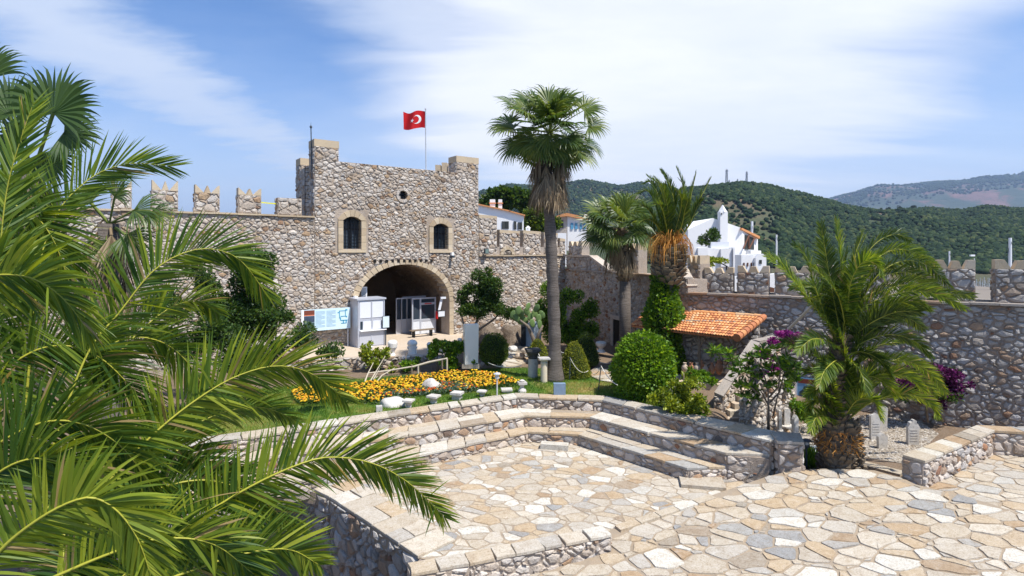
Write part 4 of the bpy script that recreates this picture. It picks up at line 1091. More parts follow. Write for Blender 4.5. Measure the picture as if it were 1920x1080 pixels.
def bez(pts, n):
    """smooth curve through points (Catmull-Rom), n samples by arc length"""
    p = [np.array(q, float) for q in pts]
    p = [2 * p[0] - p[1]] + p + [2 * p[-1] - p[-2]]
    S = []
    for i in range(1, len(p) - 2):
        for k in range(16):
            t = k / 16
            S.append(.5 * ((2 * p[i]) + (-p[i - 1] + p[i + 1]) * t + (2 * p[i - 1] - 5 * p[i] + 4 * p[i + 1] - p[i + 2]) * t * t + (-p[i - 1] + 3 * p[i] - 3 * p[i + 1] + p[i + 2]) * t ** 3))
    S.append(p[-2]); S = np.array(S)
    L_ = np.concatenate([[0], np.cumsum(np.linalg.norm(np.diff(S, axis=0), axis=1))])
    q = np.linspace(0, L_[-1], n)
    return np.stack([np.interp(q, L_, S[:, k]) for k in range(3)], 1), L_[-1]
def frond(name, pts, parent, nleaf=80, llen=.45, lw=.03, twist=(60, 40), rad=.022, start=.12, droop=.35, vlift=25, seed=0, mats=None, tone=(.2, .8), seg=4, at=None, ang=(68, 22), lens=None, jit=.06):
    """feather leaf: stalk through pts, two rows of blades"""
    rg = np.random.default_rng(seed)
    NS = 60
    C, Lt = bez(pts, NS)
    T = np.gradient(C, axis=0); T /= np.linalg.norm(T, axis=1)[:, None]
    Vs = []; Q = []; Tq = []; Tn = []; off = 0; Mq = []; Mt = []
    # stalk: tapered, 5 sided
    up0 = np.array([0, 0, 1.0])
    ring = []
    for i in range(0, NS, 2):
        t = T[i]; s_ = np.cross(t, up0); s_ /= np.linalg.norm(s_) + 1e-9; n_ = np.cross(s_, t)
        r = rad * (1 - .85 * i / NS)
        for k in range(5):
            a = 2 * math.pi * k / 5; Vs.append(C[i] + s_ * math.cos(a) * r * 1.3 + n_ * math.sin(a) * r)
    nr = len(Vs) // 5
    q = []
    for i in range(nr - 1):
        for k in range(5): q.append((i * 5 + k, i * 5 + (k + 1) % 5, (i + 1) * 5 + (k + 1) % 5, (i + 1) * 5 + k))
    Q += q; Tq += [.5] * len(q); Mq += [0] * len(q); off = len(Vs)
    tri = []; tt = []
    for j in range(nleaf):
        f = start + (1 - start) * (j + rg.uniform(-.3, .3)) / nleaf
        f = min(max(f, 0), .998); x = f * (NS - 1); i = int(x); w = x - i
        c = C[i] * (1 - w) + C[min(i + 1, NS - 1)] * w; t = T[i] * (1 - w) + T[min(i + 1, NS - 1)] * w; t /= np.linalg.norm(t)
        g = max(0.0, (f - start) / (1 - start))
        s0 = np.cross(t, up0); ln = np.linalg.norm(s0); s0 = s0 / ln if ln > .05 else np.array([1.0, 0, 0]); n0 = np.cross(s0, t)
        ph = math.radians(twist[0] + (twist[1] - twist[0]) * g)
        s_ = s0 * math.cos(ph) + n0 * math.sin(ph); n_ = np.cross(s_, t)
        for sd in (-1, 1):
            a = math.radians(ang[0] + (ang[1] - ang[0]) * g ** 1.3 + rg.uniform(-5, 5)); vl = math.radians(vlift + rg.uniform(-14, 14))
            side = s_ * sd * math.cos(vl) + n_ * math.sin(vl)
            d = t * math.cos(a) + side * math.sin(a)
            ll = llen * (math.sin(math.pi * min(1, .16 + .84 * g * .93)) ** .55 if lens is None else lens(g)) * rg.uniform(.85, 1.08)
            ww = lw * (.75 + .25 * math.sin(math.pi * g)) * rg.uniform(.85, 1.1)
            wd = np.cross(d, n_); wd /= np.linalg.norm(wd) + 1e-9
            ro = rg.normal(0, .5); wn_ = np.cross(wd, d); wd = wd * math.cos(ro) + wn_ * math.sin(ro)
            if rg.random() < jit: d = d + rg.normal(0, .35, 3)
            p = c.copy(); tn = 1.0 if rg.random() < .02 else min(.95, tone[0] + (tone[1] - tone[0]) * rg.random() + .12 * (g - .5))
            dr = droop * rg.uniform(.6, 1.5)
            b0 = len(Vs)
            for k in range(seg + 1):
                u = k / seg
                wk = ww * .5 * (min(1, .5 + u * 2.2) if u < .3 else (1 - ((u - .3) / .7) ** 1.8))
                if k == seg: Vs.append(p.copy())
                else:
                    Vs.append(p - wd * wk); Vs.append(p + wd * wk)
                dd = d + np.array([0, 0, -dr]) * (u + .5 / seg) ** 1.4 * 1.1
                dd /= np.linalg.norm(dd); p = p + dd * ll / seg
            for k in range(seg - 1):
                a_ = b0 + 2 * k; Q.append((a_, a_ + 1, a_ + 3, a_ + 2)); Tq.append(tn); Mq.append(1)
            a_ = b0 + 2 * (seg - 1); tri.append((a_, a_ + 1, a_ + 2)); Tn.append(tn); Mt.append(1)
    mats = mats or [m_rachis, m_palm]
    return np_mesh(name, np.array(Vs), [np.array(Q), np.array(tri)], [np.array(Tq), np.array(Tn)], mats, parent, at, [np.array(Mq), np.array(Mt)])
def pxf(l, d0, d1):
    """stalk points from picture positions, with real distances running from d0 at the base to d1 at the tip"""
    n = len(l)
    return [tuple(P(px, py, d0 + (d1 - d0) * i / (n - 1))) for i, (px, py) in enumerate(l)]
def stub_trunk(mb, pts, rad, seed, nrow, ncol=9, size=.16, out_=.55, t=(0, .8)):
    """trunk clothed in cut leaf bases"""
    rg = random.Random(seed)
    C, Lt = bez(pts, 60)
    rr = lambda f: rad(f) if callable(rad) else rad
    mb.tube([tuple(C[i]) for i in range(0, 60, 4)] + [tuple(C[59])], [rr(i / 59) * .93 for i in range(0, 60, 4)] + [rr(1) * .9], 14, 0, .15)
    for r in range(nrow):
        f = (r + .5) / nrow; i = min(58, int(f * 59)); c = Vector(C[i]); tdir = (Vector(C[i + 1]) - c).normalized()
        a0 = r * 2.4
        x = Vector((1, 0, 0)); x = (x - tdir * x.dot(tdir)).normalized(); y = tdir.cross(x)
        for k in range(ncol):
            a = a0 + 2 * math.pi * (k + rg.uniform(-.2, .2)) / ncol
            o_ = x * math.cos(a) + y * math.sin(a); s_ = tdir.cross(o_)
            p = c + o_ * rr(f) * .88 + tdir * rg.uniform(-.3, .3) * size
            sz = size * rg.uniform(.75, 1.25); w_ = sz * .62
            oo = (o_ * out_ + tdir * (1 - out_ * .5)).normalized()
            q = [p - s_ * w_ - tdir * sz * .4, p + s_ * w_ - tdir * sz * .4, p + s_ * w_ * .55 + oo * sz + o_ * .01, p - s_ * w_ * .55 + oo * sz + o_ * .01,
                 p + s_ * w_ * .4 + oo * sz * .9 - o_ * sz * .35 + tdir * sz * .1, p - s_ * w_ * .4 + oo * sz * .9 - o_ * sz * .35 + tdir * sz * .1]
            mb.add(q, [(0, 1, 2, 3), (3, 2, 4, 5), (1, 4, 2), (0, 3, 5), (0, 5, 4, 1)], 0, t[0] + (t[1] - t[0]) * rg.random())

# ---------------------------------------------------------------- big date palm in the left foreground
fp = thing('date_palm', 'huge date palm filling the lower left foreground with long arching feather leaves', 'palm tree', (-4.9, 5.2, -5.8))
mb = MB(); stub_trunk(mb, [(-4.9, 5.2, -5.8), (-4.8, 5.2, -2), (-4.75, 5.3, 1.6)], .42, 5, 40)
mb.build('trunk', m_stub, fp)
FG = [  # pixel curve, base distance, tip distance, leaflets, length, twist, droop, tone
 ([(40, 860), (67, 482), (102, 398), (147, 353), (187, 322), (249, 309), (318, 316)][0:1] + [(62, 600), (80, 470), (112, 392), (150, 350), (190, 322), (249, 306), (322, 312)], 5.6, 6.6, 84, .66, (88, 70), .10, (.0, .45)),
 ([(80, 900), (125, 760), (171, 650), (223, 587), (285, 510), (345, 474), (400, 467), (453, 490), (505, 560)], 5.4, 7.0, 90, .66, (86, 60), .22, (.10, .55)),
 ([(120, 880), (160, 770), (202, 690), (259, 624), (321, 576), (373, 564), (412, 590)], 5.6, 7.6, 74, .58, (80, 50), .35, (.15, .7)),
 ([(150, 980), (215, 890), (290, 812), (363, 753), (440, 707), (518, 686), (585, 701), (648, 750)], 5.0, 6.6, 96, .64, (82, 62), .24, (.3, .95)),
 ([(220, 1090), (290, 1035), (363, 978), (466, 914), (559, 871), (622, 857), (699, 869), (767, 906), (836, 972)], 4.6, 6.0, 100, .56, (84, 66), .16, (.15, .8)),
 ([(-60, 1120), (0, 1033), (70, 975), (135, 940), (180, 934), (223, 961), (259, 1012), (285, 1085)], 3.6, 3.9, 84, .46, (80, 70), .30, (.55, 1.0)),
 ([(-160, 560), (-60, 525), (20, 515), (75, 528), (125, 566), (172, 630)], 4.6, 4.6, 76, .58, (80, 60), .50, (.25, .85)),
 ([(10, 900), (-10, 640), (0, 470), (14, 350), (40, 258), (64, 190)], 5.2, 5.4, 80, .55, (92, 92), .05, (.05, .6)),
 ([(180, 930), (260, 860), (332, 815), (415, 774), (492, 764), (560, 790)], 6.2, 8.0, 70, .6, (70, 40), .4, (.0, .45)),
 ([(60, 980), (150, 900), (250, 842), (350, 850), (430, 905), (480, 985)], 5.6, 6.4, 80, .6, (78, 50), .35, (.0, .5)),
 ([(-80, 760), (10, 690), (90, 650), (170, 660), (240, 720), (290, 800)], 5.4, 6.2, 80, .62, (76, 50), .4, (.0, .5)),
 ([(-80, 900), (0, 830), (90, 790), (170, 800), (240, 850), (290, 930)], 4.6, 5.0, 84, .6, (78, 55), .38, (.05, .55)),
 ([(200, 1130), (330, 1080), (450, 1040), (540, 1030), (600, 1060)], 4.4, 5.4, 70, .52, (84, 70), .22, (.1, .8)),
 ([(60, 1100), (200, 1040), (300, 1010), (400, 1020), (480, 1080)], 4.2, 4.8, 70, .5, (80, 60), .35, (.1, .8)),
 ([(-90, 480), (-40, 420), (10, 385), (60, 400), (100, 450), (130, 530)], 5.6, 6.0, 76, .6, (84, 60), .3, (.0, .6)),
 ([(60, 840), (140, 720), (220, 640), (300, 640), (360, 690), (400, 770)], 6.4, 7.8, 80, .62, (80, 50), .35, (.0, .45)),
 ([(140, 1000), (260, 930), (380, 900), (480, 930), (560, 1000)], 5.4, 6.6, 80, .58, (78, 50), .35, (.0, .5)),
 ([(-100, 1000), (-20, 900), (60, 860), (140, 880), (200, 950)], 4.4, 4.6, 80, .56, (80, 55), .4, (.1, .7)),
 ([(-40, 700), (0, 560), (30, 470), (20, 380), (-20, 300)], 5.8, 6.0, 80, .62, (90, 80), .15, (.0, .5)),
]
for k, (pl, d0, d1, nl, ll, tw, dr, tn) in enumerate(FG):
    pts = pxf(pl, d0, d1)
    frond('frond', pts, fp, nleaf=int(nl * 1.5), llen=ll, lw=.029, twist=tw, droop=dr, seed=100 + k, tone=(max(0, tn[0] - .1), min(1, tn[1] + .2)), rad=.0145, start=.10, seg=5, vlift=12)
# hidden inner fronds that give depth to the crown
for k in range(14):
    rg = random.Random(900 + k); a = rg.uniform(-.6, 1.9); el = rg.uniform(.1, 1.1); L_ = rg.uniform(2.0, 2.9)
    b = Vector((-4.6, 5.7, 1.6 + .1 * rg.random()))
    d = Vector((math.sin(a) * math.cos(el), math.cos(a) * math.cos(el), math.sin(el)))
    pts = [tuple(b + d * L_ * s_ + Vector((0, 0, -.42 * L_ * s_ ** 2.2))) for s_ in (0, .3, .6, .85, 1)]
    frond('frond', pts, fp, nleaf=76, llen=.55, lw=.034, twist=(20, 0), droop=.35, seed=940 + k, tone=(.0, .4), seg=3)

# ---------------------------------------------------------------- fan palms
def fan(name, hub, D, Nn, R_, parent, petiole=None, nbl=30, spread=130, seed=0, mat=None, tone=(.1, .8), droop=.25, bw=1.0, fold=.12, seg=4, split=.45, petm=None):
    """fan leaf: blades round a hub in the plane of D with normal Nn"""
    rg = np.random.default_rng(seed)
    D = np.array(D, float); D /= np.linalg.norm(D); Nn = np.array(Nn, float); Nn -= D * Nn.dot(D); Nn /= np.linalg.norm(Nn) + 1e-9
    S_ = np.cross(D, Nn); hub = np.array(hub, float)
    Vs = []; Q = []; TQ = []; TR = []; TT = []; MQ = []; MT = []
    if petiole is not None:
        pp = [np.array(q, float) for q in petiole]; C, _ = bez(pp, 8)
        for i in range(8):
            for k in range(4):
                an = math.pi / 2 * k; Vs.append(C[i] + S_ * math.cos(an) * .03 + Nn * math.sin(an) * .02)
        for i in range(7):
            for k in range(4): Q.append((i * 4 + k, i * 4 + (k + 1) % 4, (i + 1) * 4 + (k + 1) % 4, (i + 1) * 4 + k)); TQ.append(.5); MQ.append(0)
    st = 2 * math.radians(spread) / nbl
    for j in range(nbl):
        a = -math.radians(spread) + st * (j + .5)
        d = D * math.cos(a) + S_ * math.sin(a) + Nn * fold * abs(math.sin(a)) * 1.5
        d /= np.linalg.norm(d)
        w = np.cross(d, Nn); w /= np.linalg.norm(w)
        ll = R_ * (1 - .22 * (abs(a) / math.pi) ** 1.5) * rg.uniform(.88, 1.05); tn = tone[0] + (tone[1] - tone[0]) * rg.random()
        dr = droop * rg.uniform(.6, 1.6); p = hub.copy(); b0 = len(Vs)
        for k in range(seg + 1):
            u = k / seg
            wk = math.tan(st * .5) * ll * min(u, split) * 1.02 * bw if u <= split else math.tan(st * .5) * ll * split * bw * (1 - ((u - split) / (1 - split)) ** 1.3)
            wk = max(wk, .004)
            zig = Nn * wk * .8 * (1 if j % 2 else -1)
            if k == seg: Vs.append(p.copy())
            else: Vs.append(p - w * wk + zig * .5); Vs.append(p + w * wk - zig * .5)
            dd = d + np.array([0, 0, -dr]) * max(0, (u - split * .6)) ** 1.2 * 2.2
            dd /= np.linalg.norm(dd); p = p + dd * ll / seg
        for k in range(seg - 1):
            a_ = b0 + 2 * k; Q.append((a_, a_ + 1, a_ + 3, a_ + 2)); TQ.append(tn); MQ.append(1)
        a_ = b0 + 2 * (seg - 1); TR.append((a_, a_ + 1, a_ + 2)); TT.append(tn); MT.append(1)
    return np_mesh(name, np.array(Vs), [np.array(Q), np.array(TR)], [np.array(TQ), np.array(TT)], [petm or m_rachisg, mat or m_fan], parent, None, [np.array(MQ), np.array(MT)])
def fan_crown(parent, c, R_, fans, seed, pet=.9, facing=.8):
    """fans: (azimuth deg, elevation deg, petiole factor, radius factor)"""
    rg = random.Random(seed)
    for k, (az, el, pf, rf) in enumerate(fans):
        a, e = math.radians(az), math.radians(el)
        d = Vector((math.cos(e) * math.cos(a), math.cos(e) * math.sin(a), math.sin(e)))
        hub = Vector(c) + d * pet * pf
        out_d = (d + Vector((0, 0, -.15))).normalized()
        nn = Vector((-math.sin(e) * math.cos(a), -math.sin(e) * math.sin(a), math.cos(e))) * .7 + Vector((rg.uniform(-.6, .6), -.9 * facing, rg.uniform(-.2, .5)))
        fan('fan_leaf', hub, out_d, nn, R_ * rf, parent, petiole=[c, Vector(c).lerp(hub, .5) + Vector((0, 0, .06)), hub], seed=seed * 50 + k, spread=rg.uniform(90, 130), droop=rg.uniform(.45, 1.3), tone=(.0, .6) if rg.random() < .5 else (.45, 1.0), nbl=30, seg=6, split=.5, bw=1.0)
def skirt(parent, c, r, h, n, seed, R_=.9, rt=.35):
    rg = random.Random(seed)
    for k in range(n):
        a = rg.uniform(0, 2 * math.pi); rr = r * rg.uniform(.55, 1.0); z = -h * rg.random() ** 1.0
        hub = Vector(c) + Vector((rr * math.cos(a), rr * math.sin(a), z + .1))
        D = Vector((math.cos(a) * .18 + rg.uniform(-.1, .1), math.sin(a) * .18, -1))
        fan('dead_leaf', hub, D, (math.cos(a), math.sin(a), .2), R_ * rg.uniform(.8, 1.25), parent, petiole=[Vector(c) + Vector((rt * math.cos(a) * .6, rt * math.sin(a) * .6, z + .3)), hub], seed=seed * 70 + k,
            spread=rg.uniform(14, 34), nbl=14, mat=m_dry, petm=m_dry, tone=(0, 1), droop=.2, seg=4, bw=1.0, split=.5)
# tallest palm in the lawn
d1_ = 25.6
b1 = P(1040, 712, d1_); t1_ = P(1024, 300, d1_)
fpt = thing('fan_palm', 'tallest fan palm with a bare grey trunk rising from the lawn beside two column stumps', 'palm tree', b1)
mb = MB()
cpts = [b1 - Vector((0, 0, .15)), b1 + Vector((0, 0, .45)), P(1040, 640, d1_), P(1036, 520, d1_), P(1030, 400, d1_), t1_]
C_, _ = bez([tuple(q) for q in cpts], 40)
rr_ = [.42 - .13 * min(1, i / 5) + .02 * math.sin(i * 1.7) - .05 * i / 40 for i in range(40)]
mb.tube([tuple(q) for q in C_], [r * (1.0 if i > 3 else 1.06) for i, r in enumerate(rr_)], 20, 0, .5)
mb.build('trunk', m_wtrunk, fpt, smooth=True)
cc = P(1031, 250, d1_)
fans1 = [(100, 80, 1.2, 1.0), (70, 68, 1.15, 1.05), (130, 66, 1.1, 1.0), (30, 62, 1.3, 1.0), (165, 58, 1.3, 1.05), (-60, 60, 1.0, .95), (-130, 55, 1.1, .95), (185, 38, 1.5, 1.05), (0, 34, 1.6, .9), (-90, 40, .9, .95),
         (-40, 30, 1.2, .95), (-145, 25, 1.3, 1.0), (170, 14, 1.6, 1.0), (200, 2, 1.5, 1.0), (-10, 8, 1.5, .9), (15, -12, 1.5, .9), (-70, 12, .8, .9), (-110, 2, .9, .9), (190, -22, 1.4, .95), (-20, -34, 1.5, .85), (-150, -25, 1.1, .9), (-50, -20, 1.0, .85), (60, 20, 1.2, 1), (120, 15, 1.2, 1), (90, 50, 1.2, 1), (145, -5, 1.3, .95), (40, -10, 1.3, .9)]
rq = random.Random(71)
fans1 += [(-90, 15, 1.0, .95), (-60, 5, 1.15, .9), (-125, 8, 1.15, .95), (-100, 32, 1.0, .9), (-45, 38, 1.2, .9), (-145, 30, 1.25, .9), (-75, 48, 1.1, .9)]
fans1 += [(rq.uniform(0, 360), rq.uniform(-50, 60), rq.uniform(.7, 1.3), rq.uniform(.85, 1.05)) for _ in range(4)]
fan_crown(fpt, cc, 1.34, fans1, 3, pet=1.18)
for k in range(16):
    a_ = k * 2.4; fans_d = Vector((math.cos(a_) * .75, math.sin(a_) * .75, -.25 - .5 * (k % 3) / 2)); hb_ = cc + fans_d * (.95 + .2 * (k % 2))
    fan('fan_leaf', hb_, (math.cos(a_) * .55, math.sin(a_) * .55, -.8), (-math.cos(a_) * .3, -.8 - .2 * math.sin(a_), .4), 1.25, fpt, petiole=[cc, hb_], seed=3900 + k, spread=95, nbl=26, droop=.5, seg=5, split=.5, tone=(.2, 1.0) if k % 3 else (.6, 1.0))
skirt(fpt, P(1029, 284, d1_), .74, 1.95, 85, 8, R_=1.2)
# second fan palm, in front of the brown wall
d2_ = 30.5
b2 = P(1172, 672, d2_); c2 = P(1162, 428, d2_)
fp2 = thing('fan_palm', 'shorter fan palm with a beard of dead leaves, standing before the brown wall', 'palm tree', b2)
mb = MB(); mb.tube([b2, P(1172, 600, d2_), P(1172, 520, d2_)], [.34, .31, .30], 16, 0, .5); mb.build('trunk', m_wtrunk, fp2, smooth=True)
mb = MB(); stub_trunk(mb, [tuple(P(1172, 525, d2_)), tuple(P(1168, 480, d2_)), tuple(c2)], .36, 6, 16, size=.2, out_=.8); mb.build('trunk_stubs', m_stub, fp2)
fans2 = [(90, 85, 1.0, 1.0), (20, 70, 1.1, 1.0), (150, 65, 1.1, 1.0), (-60, 62, .9, .95), (185, 40, 1.3, 1.0), (0, 45, 1.2, .95), (-110, 45, 1.0, .95), (-80, 20, .9, .95), (-30, 20, 1.1, .9), (200, 12, 1.4, 1.0), (-150, 8, 1.2, .95), (10, 5, 1.3, .9), (185, -15, 1.3, .95), (-120, -20, 1.0, .85), (-50, -15, 1.0, .85), (-10, -25, 1.2, .85), (215, -35, 1.1, .9), (60, 30, 1.1, .9), (120, 30, 1.1, .9)]
fans2 += [(rq.uniform(0, 360), rq.uniform(-40, 60), rq.uniform(.7, 1.2), rq.uniform(.85, 1.0)) for _ in range(10)]
fan_crown(fp2, c2, 1.42, fans2, 5, pet=1.0)
skirt(fp2, P(1166, 455, d2_), .8, 1.2, 34, 9, R_=1.15)
# fan palm at the left edge, behind the foreground palm
d3_ = 8.6
fp3 = thing('fan_palm', 'dark fan palm at the left edge of the picture above the big date palm', 'palm tree', (X(60, d3_), d3_, -5.8))
mb = MB(); mb.tube([(X(60, d3_), d3_, -5.8), P(62, 700, d3_), P(60, 330, d3_)], [.2, .18, .16], 12); mb.build('trunk', m_wtrunk, fp3, smooth=True)
c3 = P(60, 330, d3_)
for k, (hx, hy, dx, dy, r, sp, fn) in enumerate(((100, 212, .15, 1, .80, 128, .9), (18, 215, -.4, 1, .72, 120, .9), (120, 250, 1, -.1, .6, 100, .7), (48, 262, -1, .1, .7, 110, .8), (80, 290, .5, -.8, .6, 90, .8), (-30, 150, -.6, .8, .8, 110, .9), (10, 330, -.6, -.7, .7, 90, .8))):
    hub = P(hx, hy, d3_ - .3 + .25 * k % 3 * .3)
    fan('fan_leaf', hub, (dx, .1, dy), (.15, -fn, .25), r, fp3, petiole=[c3, c3.lerp(hub, .5), hub], seed=400 + k, spread=sp, nbl=40, droop=.7, tone=(.0, .5), seg=8, split=.62, bw=1.08)
skirt(fp3, P(60, 345, d3_), .3, .5, 10, 77, R_=.6, rt=.15)
# low fan palm with dead beard behind the foreground fronds
d4_ = 10.5
fp4 = thing('fan_palm', 'low fan palm with dry hanging leaves in front of the left curtain wall', 'palm tree', (X(205, d4_), d4_, -5.8))
mb = MB(); mb.tube([(X(205, d4_), d4_, -5.8), P(205, 420, d4_)], [.22, .18], 12); mb.build('trunk', m_wtrunk, fp4, smooth=True)
c4 = P(205, 420, d4_)
for k, (hx, hy, dx, dy, r) in enumerate(((250, 395, 1, .05, .75), (235, 440, .8, -.7, .7), (215, 370, .5, .8, .65), (170, 380, -.6, .6, .6), (280, 400, 1, -.3, .6), (200, 450, -.2, -1, .6))):
    hub = P(hx, hy, d4_ - .2); fan('fan_leaf', hub, (dx, -.1, dy), (.1, -.7, .6), r, fp4, petiole=[c4, hub], seed=450 + k, spread=80, nbl=26, droop=1.0, tone=(.0, .9), seg=6)
skirt(fp4, P(205, 440, d4_), .4, 1.2, 30, 78, R_=.8, rt=.15)

# ---------------------------------------------------------------- date palm with orange fruit stalks and ivy on its trunk
d5 = 26.6
b5 = P(1245, 706, d5); c5 = P(1252, 470, d5)
dp5 = thing('date_palm', 'upright date palm with orange fruit stalks and an ivy wrapped trunk beside the tiled roof', 'palm tree', b5)
mb = MB(); mb.tube([b5, P(1245, 620, d5), P(1250, 520, d5)], [.42, .4, .42], 14); mb.build('trunk', m_bark, dp5, smooth=True)
mb = MB(); stub_trunk(mb, [tuple(P(1250, 528, d5)), tuple(P(1254, 500, d5)), tuple(P(1256, 462, d5))], lambda f: .58 + .1 * math.sin(f * 3), 12, 14, ncol=12, size=.30, out_=1.0, t=(.1, .9)); mb.build('trunk_stubs', m_stub, dp5)
z5 = lambda l: [(1180 + x * .2222, 300 + y * .2222) for x, y in l]
UF = [([(350, 780), (500, 500), (620, 280), (690, 150)], .5), ([(360, 760), (480, 480), (530, 260), (565, 108)], .2), ([(350, 750), (455, 430), (450, 220), (400, 70)], -.2), ([(340, 740), (380, 420), (345, 220), (270, 85)], .6),
      ([(320, 740), (310, 420), (250, 220), (155, 135)], -.5), ([(310, 740), (250, 450), (170, 270), (60, 290)], .4), ([(300, 750), (200, 480), (100, 380), (0, 440)], -1.), ([(300, 760), (200, 580), (90, 500), (-60, 560)], .5),
      ([(330, 740), (330, 460), (290, 260), (215, 150)], -1.2), ([(340, 740), (420, 480), (440, 330), (380, 240)], -1.5), ([(340, 740), (300, 500), (260, 380), (180, 380)], -1.8), ([(360, 740), (440, 560), (470, 420), (500, 330)], -1.4),
      ([(330, 740), (240, 560), (150, 500), (60, 540)], -1.6), ([(330, 720), (370, 480), (400, 330), (470, 200)], 1.2), ([(330, 720), (280, 430), (200, 200), (120, 200)], 1.2), ([(340, 720), (340, 500), (330, 330), (300, 200)], .9), ([(300, 760), (170, 640), (60, 620), (-40, 700)], -.4), ([(370, 760), (500, 560), (570, 400), (610, 330)], -.6)]
for k, (l, dd) in enumerate(UF):
    frond('frond', pxf(z5(l), d5 - .1, d5 + dd), dp5, nleaf=100, llen=.52, lw=.042, twist=(20, 50), droop=.12, seed=500 + k, tone=(.0, .7), mats=[m_rachis, m_palmd], seg=3, rad=.03, start=.12, vlift=34, ang=(52, 18))
mb = MB(); rg = random.Random(5)
for k in range(170):
    a = rg.uniform(0, 6.28); side = 1 if k % 3 else -1
    p0 = P(1253, 470, d5) + Vector((rg.uniform(-.15, .15), rg.uniform(-.5, .2), rg.uniform(-.1, .3)))
    ex = rg.uniform(-1.25, 1.05); p1 = p0 + Vector((ex * .6, rg.uniform(-.7, .1), rg.uniform(.25, .75))); p2 = p1 + Vector((ex * .35, -.15, -rg.uniform(.5, 1.15)))
    mb.tube([p0, p0.lerp(p1, .6) + Vector((0, 0, .12)), p1, p1.lerp(p2, .5) + Vector((ex * .1, 0, .1)), p2], [.014, .012, .011, .010, .006], 3, 0, rg.random(), cap=False)
mb.build('fruit_stalks', m_fibre, dp5)['kind'] = 'stuff'
def vol_leaves(name, fn, n, size, mat, parent, seed=0, **k):
    rg = np.random.default_rng(seed); P_, D_ = fn(rg, n)
    o = leaves(name, P_, D_, size, mat, parent, seed=seed, **k); o['kind'] = 'stuff'; return o
def shell(c, r, zr=(-1, 1), squash=1.0, th=.12, prof=None, lumps=0.0):
    """leaf positions near the surface of a body of revolution: radius r*prof(h), h in 0..1, height span given by zr"""
    def fn(rg, n):
        h = rg.random(n); a = rg.random(n) * 2 * math.pi
        pr = prof(h) if prof else np.sqrt(np.maximum(0, 1 - (2 * h - 1) ** 2))
        keep = rg.random(n) < np.maximum(pr, .12); h, a, pr = h[keep], a[keep], pr[keep]
        lump = 1 + lumps * (np.sin(a * 3 + h * 7 + c[0] * 3) + np.sin(a * 5 - h * 11 + c[1]) * .6)
        k = (1 - th * rg.random(len(h)) ** 1.5) * lump
        x = c[0] + r * pr * np.cos(a) * k; y = c[1] + r * pr * np.sin(a) * k; z = c[2] + zr[0] + (zr[1] - zr[0]) * h
        D = np.stack([np.cos(a), np.sin(a), (h - .45) * 2.0], 1); return np.stack([x, y, z], 1), D
    return fn
def body_core(c, r, zr, prof, k=.9, n=18, m=14):
    mb = MB(); mb.lathe(c, [(max(.01, r * k * float(prof(np.array([i / m]))[0])), zr[0] + (zr[1] - zr[0]) * (.02 + .95 * i / m)) for i in range(m + 1)], n); return mb
# ivy column
ivp = lambda h: .82 + .14 * np.sin(h * 5.0) + .10 * np.sin(h * 13.0) - .35 * np.maximum(0, .12 - h) * 4
ivc = P(1244, 706, d5); ivc.z = -.6
iv = thing('ivy', 'dense ivy column wrapping the date palm trunk beside the tiled roof', 'ivy', ivc)
zt5 = Z(520, d5) + .6
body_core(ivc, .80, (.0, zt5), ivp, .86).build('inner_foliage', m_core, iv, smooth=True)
vol_leaves('ivy_leaves', shell(ivc, .93, (0, zt5 + .15), prof=lambda h: ivp(h) * np.minimum(1, (1.02 - h) * 9), th=.22, lumps=.10), 10000, .135, m_leafb, iv, 3, width=.9, jit=.8)
vol_leaves('ivy_leaves', shell(ivc + Vector((0, -.05, zt5 - .05)), .62, (-.1, .22), th=1.0), 1500, .10, m_leafb, iv, 4, width=.9, jit=.8)

